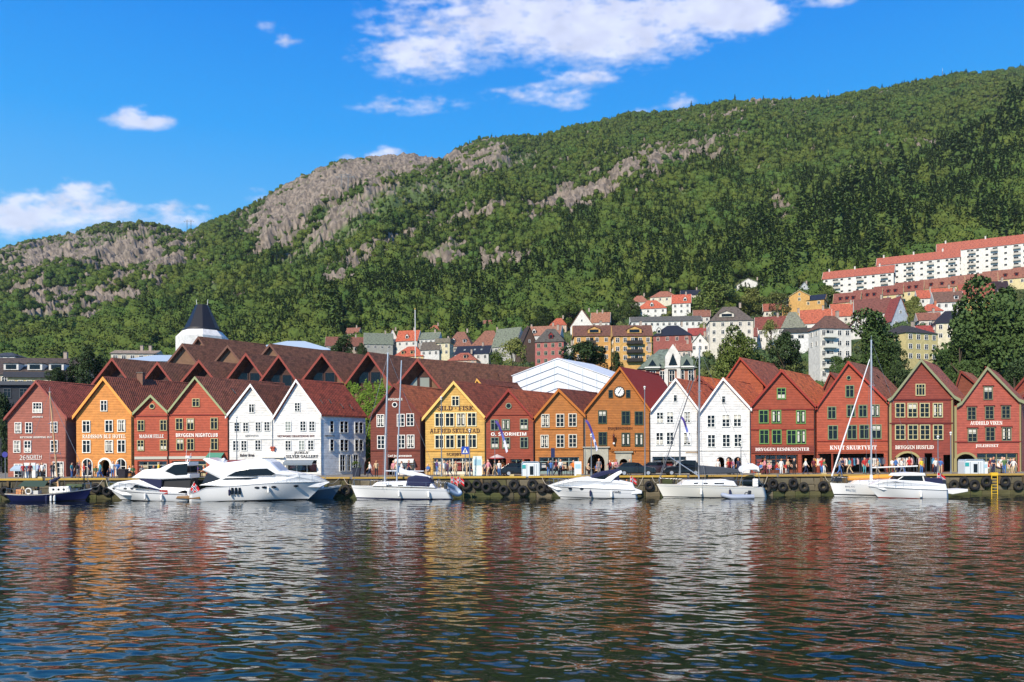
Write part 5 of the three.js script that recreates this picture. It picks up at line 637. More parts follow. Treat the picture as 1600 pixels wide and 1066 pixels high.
T([808, 840], 511, 545, 572, 'g', '#5d4436', '#4a3830', [0, 0], 'dark brown windowless gable above the white blossomed tree', { rot: 0.3, chimneys: [] });
T([818, 836], 510, 522, 545, 'g', '#e2d9d0', '#b9805f', [1, 1], 'small white gable peeping over the brown gable', {});
T([826, 880], 509, 524, 545, 'r', '#dcd8d2', '#b07355', [4, 1], 'pale brown roofed white house above the pink house', { dormers: [[-0.3, 'g']] });
T([838, 886], 513, 534, 585, 'h', '#b8645c', '#5f5a55', [4, 3], 'pink house with grey hipped roof and a red dormer', { dormers: [[0.05, 'g']], dormerWall: '#8c2f30', frame: '#9aa58c' });
T([860, 888], 497, 508, 520, 'h', '#d9b9a0', OR, [2, 1], 'small orange roof among the trees above the pink house', {});
T([896, 958], 507, 525, 592, 'r', '#dba54e', '#7c4c3a', [4, 3], 'yellow apartment house with gabled dormer beside its twin', { rot: -0.05, dormers: [[0.05, 'g']], dw: 4, balconies: [[-0.02], 3], lights: [[-0.35, 0.4], [0.35, 0.4]], balc: '#3a322c' });
T([958, 1022], 507, 525, 592, 'r', '#e0ac52', '#7c4c3a', [5, 3], 'yellow apartment house with glazed dormer and stacked dark balconies', { rot: -0.05, dormers: [[0.05, 'g']], dw: 4.4, balconies: [[0.05], 3], lights: [[-0.32, 0.4], [0.35, 0.4]], balc: '#2a2624', bw: 5 });
T([894, 932], 484, 510, 522, 'g', '#eae6de', '#b07355', [1, 0], 'tall plain white gable above the yellow apartments', { rot: -0.3 });
T([925, 955], 488, 504, 518, 'r', '#e2ded6', '#b07050', [3, 1], 'brown roof joined to the tall white gable', { rot: -0.2, chimneys: [0.1, -0.2] });
T([955, 971], 480, 491, 500, 'h', '#d8b49c', '#d0603a', [1, 1], 'tiny orange roofed villa with a dark turret among trees', { dormers: [[0, 'g']], dormerWall: '#2a2c38' });
T([986, 1016], 462, 472, 482, 'h', '#d8cfc0', '#b06a50', [3, 1], 'brown hipped villa at the edge of the forest', {});
T([998, 1046], 469, 482, 500, 'h', '#eceae4', '#d65f30', [4, 2], 'white villa with bright orange hipped roof and bay', { dormers: [[0, 'g']] });
T([1018, 1062], 455, 464, 478, 'h', '#e6ddc2', '#b0694c', [4, 1], 'cream hipped villa with grey brown roof by the forest', {});
T([1052, 1082], 460, 474, 498, 'r', '#eeece6', '#d25a2e', [3, 2], 'white house with orange roof beside the bushy oak', { dormers: [[0.2, 'g']] });
T([1066, 1100], 453, 461, 472, 'r', '#d8cab4', DK, [3, 1], 'black roofed house half hidden by trees', { metal: 1 });
T([984, 1102], 494, 502, 520, 'r', '#e8e6e0', '#6a6660', [12, 1], 'long low white terrace with a grey roof', { rot: -0.08, chimneys: [] });
T([1024, 1086], 508, 524, 556, 'h', '#a5544a', DK, [4, 1], 'red brick house with a black hipped roof', { metal: 1, dormers: [[-0.35, 'g']], dormerWall: '#e4e2dc', frame: '#e2c8bc' });
T([1078, 1112], 512, 524, 545, 'r', '#e2ded8', '#a8382c', [3, 1], 'red roofed house behind the small green gable', {});
T([1083, 1112], 522, 538, 560, 'g', '#ebe9e4', '#6d7a64', [3, 1], 'small white gable with a green roof', { rot: -0.25 });
T([1110, 1182], 478, 501, 560, 'h', '#e2dac8', '#6e6058', [5, 3], 'large cream house with hipped grey roof and pedimented dormer', { rot: -0.12, dormers: [[-0.1, 'g']], dw: 5, lights: [[0.3, 0.4], [0.4, 0.2]] });
T([1155, 1198], 435, 447, 460, 'g', '#e4e2dc', '#b9b8a6', [2, 1], 'pale gabled villa alone in the trees', { rot: -0.5 });
T([1234, 1294], 462, 470, 498, 'r', '#d8a24c', DK, [4, 1], 'yellow classical house with a black roof', { rot: -0.5, metal: 1, chimneys: [], frame: '#f0e6c8' });
T([1236, 1268], 454, 463, 498, 'g', '#dda84e', '#e4d2a4', [1, 1], 'yellow pedimented front of the classical house', { rot: -0.25, chimneys: [], frame: '#f0e6c8', D: 352 });
T([1250, 1268], 441, 452, 462, 'g', '#b9c2c8', '#9aa5ac', [1, 1], 'little pale blue gable above the classical house', {});
T([1186, 1232], 494, 514, 545, 'r', '#e6e4de', '#8e4030', [3, 2], 'white house with dark red roof beside the silvery tree', { rot: -0.3 });
T([1224, 1262], 487, 512, 540, 'h', '#cfccc2', '#8b8d78', [2, 1], 'grey green roofed cottage between red and orange roofs', {});
T([1231, 1280], 515, 520, 552, 'f', '#e8e8e6', '#4a4644', [3, 1], 'modern white flat roofed house with a wide window', { ww: 2.6, chimneys: [] });
T([1258, 1303], 483, 505, 530, 'r', '#eae8e2', '#c85c30', [3, 2], 'white house with orange tiled roof and roof light', { rot: -0.35, lights: [[0.1, 0.5]] });
T([1276, 1332], 492, 513, 600, 'h', '#e4e1d6', '#77503f', [4, 5], 'white block of flats with stacked balconies and hipped roof', { rot: 0.12, balconies: [[-0.2], 4], bw: 3.6, balc: '#cfcdc2', lights: [[0.3, 0.4]] });
T([1304, 1346], 474, 494, 512, 'r', '#dcd8ce', '#cc5e34', [3, 1], 'orange roofs below the row of red mansards', {});
T([1345, 1398], 466, 490, 515, 'r', '#e0dcd4', '#84463a', [4, 1], 'brown roofed house behind the pale blue gable', { rot: -0.35 });
T([1390, 1422], 464, 500, 516, 'g', '#a9b6c8', '#a03c34', [2, 1], 'steep pale blue gable with a red verge', { rot: 0.12 });
T([1398, 1464], 507, 520, 575, 'h', '#d8c67e', '#3f3838', [4, 3], 'pale yellow house with dark hipped roof and upper veranda', { rot: 0.35, depth: 12, ww: 1.4 });
T([1440, 1476], 508, 522, 545, 'r', '#d9c8ba', '#a8342c', [3, 1], 'red roofed house between the yellow veranda house and the black hipped roof', {});
T([1440, 1474], 488, 500, 520, 'r', '#d5c6b8', '#9a5a44', [3, 1], 'low brown roof below the orange cottage', {});
T([1468, 1522], 485, 504, 545, 'h', '#e3d8b4', '#26242a', [4, 2], 'cream house with black hipped roof and roof lights', { metal: 1, lights: [[-0.15, 0.45], [-0.05, 0.45], [0.25, 0.4]] });
T([1444, 1476], 475, 486, 505, 'h', '#ebe8e2', '#cc5a32', [3, 1], 'white cottage with an orange hipped roof', { chim: '#c87a5a' });
T([1438, 1466], 453, 466, 480, 'r', '#e6e2da', '#c9582e', [2, 1], 'small orange roofed house below the yellow gable end', { lights: [[0, 0.5]] });
T([1462, 1498], 450, 464, 480, 'r', '#e2ddd4', '#cf5b30', [3, 1], 'orange roofed house stepped above a brown one', {});
T([1466, 1509], 455, 472, 498, 'r', '#e6e5e0', '#7c5848', [4, 1], 'white house with brown roof and one white dormer', { dormers: [[0.25, 's']] });
T([1508, 1558], 443, 466, 492, 'r', '#dba852', '#b04e34', [4, 1], 'yellow house with terracotta roof and roof terrace', { dormers: [[-0.22, 's']], lights: [[0.2, 0.4], [0.3, 0.4]] });
T([1552, 1580], 439, 463, 485, 'r', '#e4e0da', '#3a2430', [2, 1], 'white house with plum black roof beside the big tree', { dormers: [[0, 's']] });
// fill between
for (const [x, rg, ev, bs, ty, wl, rf, l] of [[[1086, 1112], 484, 495, 512, 'r', '#d9d3c6', '#9a5f48', 'brown roofed cottage beside the long low terrace'], [[1196, 1226], 474, 486, 500, 'r', '#e2dccc', '#a8553a', 'terracotta cottage under the yellowish trees'], [[1330, 1352], 500, 512, 530, 'g', '#e3e0d8', '#8a4a3a', 'small white gable between the flats and the big tree'], [[1420, 1446], 520, 532, 555, 'r', '#d9cdb6', '#a85a40', 'clay roofed cottage right of the yellow veranda house'], [[880, 900], 536, 548, 575, 'g', '#d8d2c8', '#7a5546', 'narrow white gable beside the pink house'], [[668, 690], 508, 518, 535, 'h', '#e0dad0', '#b8623e', 'little orange villa at the wood edge above the hotel wing'], [[755, 778], 500, 510, 528, 'r', '#dcd6cc', '#9c5f48', 'small brown roof at the wood edge above the hipped house'], [[540, 562], 512, 521, 535, 'r', '#d6d0c6', '#a0604a', 'small villa in the trees above the terrace'], [[1060, 1084], 536, 548, 575, 'r', '#d9c9b8', '#a85c44', 'clay roof between the brick house and the mansion'], [[1160, 1186], 512, 526, 550, 'r', '#e4e0d8', '#8f4a3c', 'red brown roofed house right of the large cream house']]) T(x, rg, ev, bs, ty, wl, rf, [3, 1], l);
// red mansard terraces stepping up the hill
[[1313, 1346, 457], [1344, 1379, 452], [1377, 1412, 446], [1410, 1444, 440]].forEach(([a, b, y], i) => T([a, b], y, y + 15, y + 30, 'r', '#ddcc92', '#97503e', [3, 1], ['first red mansard terrace house nearest the forest side', 'second red mansard terrace house up the hill', 'third red mansard terrace house up the hill', 'red mansard terrace house with the cream gable end'][i], { rot: -0.5, dormers: [[-0.25, 's'], [0, 's'], [0.25, 's']], dormerWall: '#8e2c2a', chimneys: [], depth: 7, k: 1 }));
[[1452, 1505, 434], [1502, 1556, 428], [1552, 1604, 421], [1600, 1650, 415]].forEach(([a, b, y], i) => T([a, b], y, y + 15, y + 32, 'r', '#e0cf96', '#a06048', [4, 1], ['red mansard house at the lower end of the upper terrace', 'middle red mansard house of the upper terrace', 'red mansard house at the upper end of the upper terrace', 'last red mansard house of the upper terrace behind the big tree'][i], { rot: -0.5, dormers: [[-0.25, 's'], [0, 's'], [0.25, 's']], dormerWall: '#8e2c2a', chimneys: [], depth: 7, k: 1 }));
// white stepped apartment blocks
[[1304, 1394, 419, 431, 462, 2, 7], [1392, 1494, 396, 408, 448, 4, 8], [1493, 1625, 371, 385, 436, 5, 10]].forEach(([a, b, rg, ev, bs, fl, nc], i) => farHouse({ name: 'apartment_block', x: [a, b], ridge: rg, eave: ev, base: bs, type: 'r', wall: '#ebe8e0', roof: '#b8583a', win: [nc + 2, fl + 1], rot: -0.5, depth: 11, k: 1.0, D: [404, 407, 408][i], sink: 9, frame: '#4a4644', ww: 1.2, wh: 0.9, step: 3.0, balconies: [Array.from({ length: nc >> 1 }, (_, q) => -0.5 + (q + 0.62) / (nc >> 1)), fl], balc: '#b3aea4', bw: 3.2, chimneys: [-0.42, -0.05, 0.3], chim: '#e2ded6', winTop: undefined, label: ['lowest white apartment block with an orange roof by the forest', 'middle white apartment block with rows of balconies', 'tallest white apartment block with an orange roof'][i] }));

// --- large buildings behind the hotel
{ // white tower with a black pointed roof
  const p = P(316, 540, 172), S = FOCAL / 172, t = thing('church_tower', 'white octagonal tower with a tall black tapering roof', 'tower', [p.x, QUAY, -172]), y = (v) => P(316, v, 172).y - QUAY, oct = (r1, r2, h) => new THREE.CylinderGeometry(r1, r2, h, 8, 1).rotateY(Math.PI / 8);
  const g = oct(35.5 / S / 0.92, 35.5 / S / 0.92, y(528)); g.translate(0, y(528) / 2, 0); part('wall', metreUV(g), plaster('#e4e4e2'), t); const s2 = oct(27 / S, 35.5 / S / 0.92, y(516) - y(528)); s2.translate(0, (y(516) + y(528)) / 2, 0); part('sloping_cornice', metreUV(s2), plaster('#eceae8'), t);
  const rf = oct(9.5 / S, 27 / S, y(477) - y(516)); const pp = rf.attributes.position; rf.translate(0, (y(477) + y(516)) / 2, 0); part('roof', metreUV(rf), mat('#14141a', { roughness: 0.45, bumpMap: boardBump, bumpScale: 0.05 }), t); part('roof_skirt', oct(28.5 / S, 29 / S, 0.5).translate(0, y(516.5), 0), paint('#1a1a20'), t);
  for (const s of [-1, 1]) part('finial', cyl([s * 1.1, y(478), 0], [s * 1.25, y(468), 0], 0.08, 0.05), paint('#d8d8d0'), t);
}
for (const [x, rg, ev, l] of [[[376, 518], 530, 546, 'long pale blue metal roof behind the hotel gables'], [[172, 290], 553, 564, 'low pale blue metal roof left of the white tower']]) farHouse({ name: 'metal_roof_hall', x, ridge: rg, eave: ev, base: 600, type: 'h', wall: '#c9ccd0', roof: '#a9bccb', metal: 1, D: 176, win: [0, 0], rot: 0.1, depth: 16, chimneys: [], label: l });
farHouse({ name: 'office_building', x: [-60, 116], ridge: 553, eave: 585, base: 700, type: 'r', wall: '#b9ab92', roof: '#54443c', D: 168, win: [10, 2], rot: 0.08, depth: 16, dormers: [[-0.12, 's'], [0.1, 's'], [0.3, 's']], dormerWall: '#e2e0da', dw: 3, lights: [[-0.05, 0.5], [0.2, 0.5]], label: 'long building with a dark brown roof and white dormers beyond the rose house' });
farHouse({ name: 'office_building', x: [4, 72], ridge: 582, eave: 590, base: 700, type: 'f', wall: '#dcc88a', roof: '#1d2236', metal: 1, D: 145, win: [5, 2], rot: 0.15, depth: 12, chimneys: [], label: 'cream building with a navy flat roof behind the rose house' });
farHouse({ name: 'office_building', x: [-60, 44], ridge: 596, eave: 602, base: 740, type: 'f', wall: '#2c3440', roof: '#39414c', metal: 1, D: 122, win: [4, 3], rot: 0.1, depth: 14, chimneys: [], frame: '#3a4048', label: 'dark slate grey block beside the rose house' });
farHouse({ name: 'office_building', x: [170, 240], ridge: 546, eave: 552, base: 640, type: 'r', wall: '#cfc4ae', roof: '#a08a72', D: 210, win: [5, 1], rot: 0.1, label: 'beige roofed building with chimneys left of the white tower', chimneys: [0.3, 0.1] });
farHouse({ name: 'office_building', x: [-20, 26], ridge: 550, eave: 556, base: 640, type: 'h', wall: '#7f8894', roof: '#3c4450', D: 230, win: [4, 1], rot: 0, label: 'slate roofed building at the far left under the mountain', chimneys: [] });
{ // the mansion with the green slate roof
  const h = farHouse({ name: 'mansion', x: [1003, 1097], ridge: 541, eave: 575, base: 680, type: 'h', wall: '#b27a62', roof: '#6d7c70', D: 150, win: [6, 3], rot: -0.15, depth: 11, step: 3.6, wh: 2.2, ww: 1.1, frame: '#e6e4de', chimneys: [-0.3], label: 'brick mansion with green slate roof and white gabled bays' });
  const { t, w, d2, yE } = h; for (const [fx, dw, hh, wm] of [[-0.26, 2.6, 2.6, '#7d8a80'], [0.1, 2.8, 4.4, '#e8e6e0'], [0.34, 2.4, 2.6, '#7d8a80']]) { const b = part('gabled_bay', metreUV(extrude([[-dw / 2, -0.3], [dw / 2, -0.3], [dw / 2, hh * 0.5], [dw * 0.3, hh * 0.72], [0, hh], [-dw * 0.3, hh * 0.72], [-dw / 2, hh * 0.5]], 3, -2.6)), plaster(wm), t, [fx * w, yE, d2 + 0.1]); part('pane', extrude([[-dw * 0.3, 0.4], [dw * 0.3, 0.4], [0, hh * 0.62]], 0.03, 0.41), farPane, b); part('trim', extrude([[-dw / 2 - 0.15, 0.2], [-dw / 2 - 0.15, 0], [dw / 2 + 0.15, 0], [dw / 2 + 0.15, 0.2]], 0.2, 0.4), white, b); }
  for (const fx of [-0.02, 0.2]) part('white_bay', metreUV(bx(0.7, yE - 0.3, 0.5, fx * w, (yE - 0.3) / 2, d2 + 0.25)), plaster('#e8e6e0'), t);
}
{ // scaffold roof under white sheeting
  const D = 118, S = FOCAL / D, c = P(871, 600, D), L = (x, y) => { const p = P(x, y, D); return [p.x - c.x, p.y - QUAY]; }, t = thing('sheeted_scaffold', 'large white plastic sheeted scaffold roof behind the ochre house', 'scaffold', [c.x, QUAY, -D]);
  const A = L(801, 588), B = L(871, 561), C = L(954, 591); const sheet = mat('#e2e7ec', { roughness: 0.35, bumpMap: scaled(roughBump, 5), bumpScale: 0.05 }); part('front_sheet', metreUV(extrude([[A[0], 0], [C[0], 0], [C[0], C[1]], B, [A[0], A[1]]], 0.3, -0.3)), sheet, t); part('roof_sheet', metreUV(skewed(extrude([[A[0] - 0.2, A[1]], B, [C[0] + 0.2, C[1]], [C[0] + 0.2, C[1] + 0.1], [B[0], B[1] + 0.15], [A[0] - 0.2, A[1] + 0.1]], 9, -8.9), 0.7)), sheet, t);
  for (const dy of [11, 22, 33, 45]) { const a = L(803, 588 + dy), b = L(871, 562 + dy), e = L(952, 591 + dy); part('batten', extrude([[a[0], a[1]], b, [e[0], e[1]], [e[0], e[1] + 0.08], [b[0], b[1] + 0.08], [a[0], a[1] + 0.08]], 0.08, 0.005), paint('#93a0b0'), t); }
  for (let i = 1; i < 7; i++) { const x = lerp(A[0], C[0], i / 7), yT = x < B[0] ? lerp(A[1], B[1], (x - A[0]) / (B[0] - A[0])) : lerp(B[1], C[1], (x - B[0]) / (C[0] - B[0])); part('seam', bx(0.08, yT - 0.3, 0.04, x, yT / 2, 0.02), paint('#c3ccd8'), t); }
}
// white flagpole over the roofs, pylon on the skyline, masts on the ridge
{ const p = P(649, 575, 150), q = P(649, 484, 150), t = thing('flagpole', 'tall white flagpole rising behind the hotel roofs', 'flagpole', [p.x, QUAY, -150]); part('pole', cyl([0, 0, 0], [0, q.y - QUAY, 0], 0.14, 0.07), white, t); part('knob', new THREE.SphereGeometry(0.16, 10, 8).translate(0, q.y - QUAY + 0.1, 0), paint('#c9a84a'), t); }
function latticeMast(px, h, D, label, two) { const g = ground(px, D), x = (px - HX) / FOCAL * D, t = thing('power_pylon', label, 'pylon', [x, g - 1, -D]), st = mat('#6d747a', { roughness: 0.6, metalness: 0.4 }); for (const s of two ? [-3.4, 3.4] : [0]) { const L = []; for (const [a, b] of [[-1, -1], [1, -1], [1, 1], [-1, 1]]) L.push(cyl([s + a * 0.8, 0, b * 0.8], [s + a * 0.25, h, b * 0.25], 0.13, 0.13, 5)); for (let i = 0; i < 6; i++) L.push(cyl([s - 0.7 + i * 0.08, h * i / 6, 0.7 - i * 0.07], [s + 0.6 - i * 0.07, h * (i + 1) / 6, 0.6 - i * 0.07], 0.08, 0.08, 4)); part('leg', join(L), st, t); } if (two) { part('crossarm', join([bx(19, 0.45, 0.4, 0, h - 1.5, 0), bx(13, 0.4, 0.4, 0, h + 0.6, 0)]), st, t); for (const x2 of [-8, 0, 8]) part('insulator', cyl([x2, h - 1.6, 0], [x2, h - 4, 0], 0.15), st, t); } else part('antenna', cyl([0, h, 0], [0, h * 1.35, 0], 0.12), white, t); }
latticeMast(297, 22, 1395, 'twin legged power pylon on the saddle of the mountain', true);
latticeMast(1297, 14, 1330, 'thin mast on the mountain ridge above the forest');
latticeMast(1476, 15, 1375, 'pale mast near the highest part of the ridge');
latticeMast(541, 17, 800, 'lattice mast beside rocks halfway up the mountain', true);

// ================================================================ trees that stand apart
const barkM = mat('#4a3f33', { roughness: 0.95 });
function crownGeo(seed, n, gap = 0) {                                    // unit crown: height 1 (0..1), width about 1
  const R = rng(seed), lobes = [], pos = [], v = new THREE.Vector3(), a = new THREE.Vector3(), b = new THREE.Vector3(), E = new THREE.Euler(), q = new THREE.Quaternion();
  for (let i = 0; i < 26; i++) { const t = R(), an = R() * 6.283, env = Math.pow(Math.sin(Math.PI * Math.pow(0.06 + t * 0.90, 0.8)), 0.7), rr = 0.36 * env * Math.sqrt(0.15 + 0.85 * R()); lobes.push([Math.cos(an) * rr, 0.10 + t * 0.8, Math.sin(an) * rr, 0.07 + 0.085 * R()]); }
  for (let i = 0; i < n; i++) { const [x, y, z, r] = lobes[i % 26]; v.set(R() - 0.5, R() - 0.45, R() - 0.5).normalize().multiplyScalar(r * (0.45 + 0.7 * Math.sqrt(R()))); if (gap && n3(x * 5 + v.x * 8, y * 5, z * 5 + v.z * 8) < gap - 0.6) continue; const s = 0.010 + 0.009 * R(); E.set((R() - 0.5) * 2.4, R() * 6.28, (R() - 0.5) * 2.4); q.setFromEuler(E); a.set(s, 0, 0).applyQuaternion(q); b.set(0, 0.2 * s, s * 1.1).applyQuaternion(q); const X = x + v.x, Y = y + v.y, Zz = z + v.z; pos.push(X - a.x, Y - a.y, Zz - a.z, X + a.x, Y + a.y, Zz + a.z, X + b.x, Y + b.y, Zz + b.z, X + a.x, Y + a.y, Zz + a.z, X - a.x, Y - a.y, Zz - a.z, X - b.x, Y - b.y - s * 0.3, Zz - b.z); }
  const g = new THREE.BufferGeometry(); g.setAttribute('position', new THREE.Float32BufferAttribute(pos, 3)); crownNormals(g, 0.45, 0.35);
  const tk = [cyl([0, -0.25, 0], [0.01, 0.25, 0], 0.03, 0.022, 8), cyl([0.01, 0.25, 0], [0, 0.75, 0.01], 0.022, 0.006, 7)]; for (let i = 0; i < 9; i++) { const l = lobes[i * 2]; tk.push(cyl([0, 0.12 + l[1] * 0.35, 0], [l[0] * 0.9, l[1], l[2] * 0.9], 0.010, 0.003, 5)); }
  return [g, join(tk)];
}
const crowns = [crownGeo(901, 11000), crownGeo(902, 11000), crownGeo(903, 11000), crownGeo(904, 5200, 0.35)], greens = ['#3d5420', '#46591f', '#52661f', '#33481f', '#6d7436', '#5c6b2a'].map((c) => mat(c, { side: THREE.DoubleSide, roughness: 0.8 }));
function tree(px, pyTop, pyBot, wpx, D, kind, col, label) { if (!D) D = siteOf(px, pyBot); const a = P(px, pyBot, D), b = P(px, pyTop, D), h = b.y - a.y, w = wpx / FOCAL * D, t = thing('broadleaf_tree', label, 'tree', [a.x, a.y, a.z], px * 1.7, 'leafy trees between the houses'); const [c, k] = crowns[kind]; part('crown', c, greens[col], t).scale.set(w * 1.05, h, w * 0.95); part('trunk', k, barkM, t).scale.set(Math.max(w, 6), h, Math.max(w, 6)); footprints.push([a.x, a.z, w * 0.3]); return t; }
tree(138, 541, 620, 78, 135, 0, 3, 'dark round tree behind the rose and orange houses'); tree(88, 572, 620, 45, 132, 1, 3, 'small dark tree behind the rose house roof');
tree(536, 522, 575, 52, 150, 2, 3, 'dark tree behind the end of the pale blue roof'); tree(565, 535, 570, 26, 152, 0, 3, 'small dark tree beside the terrace behind the hotel');
tree(800, 528, 600, 62, 165, 3, 4, 'airy pale leaved tree behind the hotel wing'); tree(775, 548, 600, 40, 160, 3, 2, 'light green sapling left of the airy pale tree');
tree(912, 530, 600, 105, 140, 1, 3, 'broad dark tree behind the sheeted scaffold roof'); tree(1150, 508, 625, 92, 135, 0, 5, 'big bushy tree behind the two white houses'); tree(1226, 515, 610, 72, 138, 1, 3, 'dark tree behind the red house with green windows');
tree(1355, 482, 625, 128, 140, 2, 0, 'large leafy tree behind the souvenir shop house'); tree(1545, 430, 640, 165, 150, 0, 0, 'huge dense tree at the end of the slope'); tree(1500, 505, 620, 85, 146, 2, 0, 'leafy tree joined to the huge dense tree'); tree(1600, 470, 640, 120, 145, 1, 0, 'dense tree at the edge beside the huge tree'); tree(1585, 560, 650, 60, 128, 2, 3, 'low dark tree behind the last alley');
tree(1428, 462, 512, 40, 0, 1, 4, 'brownish green tree between the blue gable and the white cottage'); tree(1120, 438, 505, 85, 0, 1, 5, 'wide olive tree above the large cream house'); tree(1180, 448, 500, 70, 0, 2, 4, 'yellowish tree beside the pale gabled villa'); tree(1215, 455, 505, 60, 0, 3, 4, 'yellowish open tree left of the classical house'); tree(986, 462, 505, 36, 0, 0, 1, 'small round tree beside the white villa'); tree(1205, 500, 550, 36, 0, 3, 4, 'silvery tree before the dark red roof');
tree(845, 478, 520, 60, 0, 2, 1, 'round green tree above the pink house'); tree(890, 470, 515, 50, 0, 1, 2, 'light green tree left of the tall white gable'); tree(955, 470, 512, 46, 0, 0, 1, 'green tree right of the tall white gable'); tree(1295, 445, 480, 46, 0, 2, 5, 'tree between the classical house and the apartments'); tree(1175, 545, 610, 50, 137, 0, 5, 'tree filling the gap beside the big bushy tree'); tree(1398, 530, 630, 60, 136, 1, 3, 'tree under the yellow veranda house'); tree(1310, 555, 615, 44, 136, 2, 0, 'low tree below the white flats'); tree(960, 548, 610, 40, 140, 2, 3, 'dark shrubby tree behind the clock house'); tree(5, 610, 742, 60, 116, 1, 3, 'dark tree in the shade beside the rose house');
// greenery in the gardens of the slope (stuff)
{
  const R = rng(515), buckets = [[], [], []], M = new THREE.Matrix4(), Q = new THREE.Quaternion(), S = new THREE.Vector3(), V = new THREE.Vector3(), Y = new THREE.Vector3(0, 1, 0);
  for (let i = 0; i < 15000; i++) {
    const u = -60 + R() * 1740, D = Math.sqrt(lerp(165 * 165, 440 * 440, R())), x = (u - HX) / FOCAL * D; if (footprints.some(([a, b, r]) => Math.hypot(x - a, -D - b) < r + 1.5 || (-D > b && -D < b + r + 9 && Math.abs(x * -b / D - a) < r * 0.9))) continue;
    const hg = ground(u, D), h = 1.6 + R() * 2.6 + (R() < 0.2 ? 3 : 0), k = R() * 3 | 0; M.compose(V.set(x, hg - 0.1 * h, -D), Q.setFromAxisAngle(Y, R() * 6.28), S.set(h * (0.9 + 0.5 * R()), h, h * (0.9 + 0.5 * R()))); const br = 0.75 + 0.5 * R(), yl = R(); buckets[k].push([M.clone(), new THREE.Color(lerp(0.045, 0.10, yl) * br, lerp(0.085, 0.115, yl) * br, 0.024 * br)]);
  }
  buckets.forEach((b, n) => { const im = new THREE.InstancedMesh(clumpGeo(300 + n, n === 2 ? 'bush' : 'broad'), new THREE.MeshStandardMaterial({ color: 0xffffff, roughness: 0.9, side: THREE.DoubleSide }), b.length); b.forEach(([m, c], i) => { im.setMatrixAt(i, m); im.setColorAt(i, c); }); im.name = numbered('garden_greenery'); im.userData = { kind: 'stuff', label: 'shrubs and small trees filling the gardens between the houses', category: 'shrubs' }; im.castShadow = im.receiveShadow = true; scene.add(im); });
}
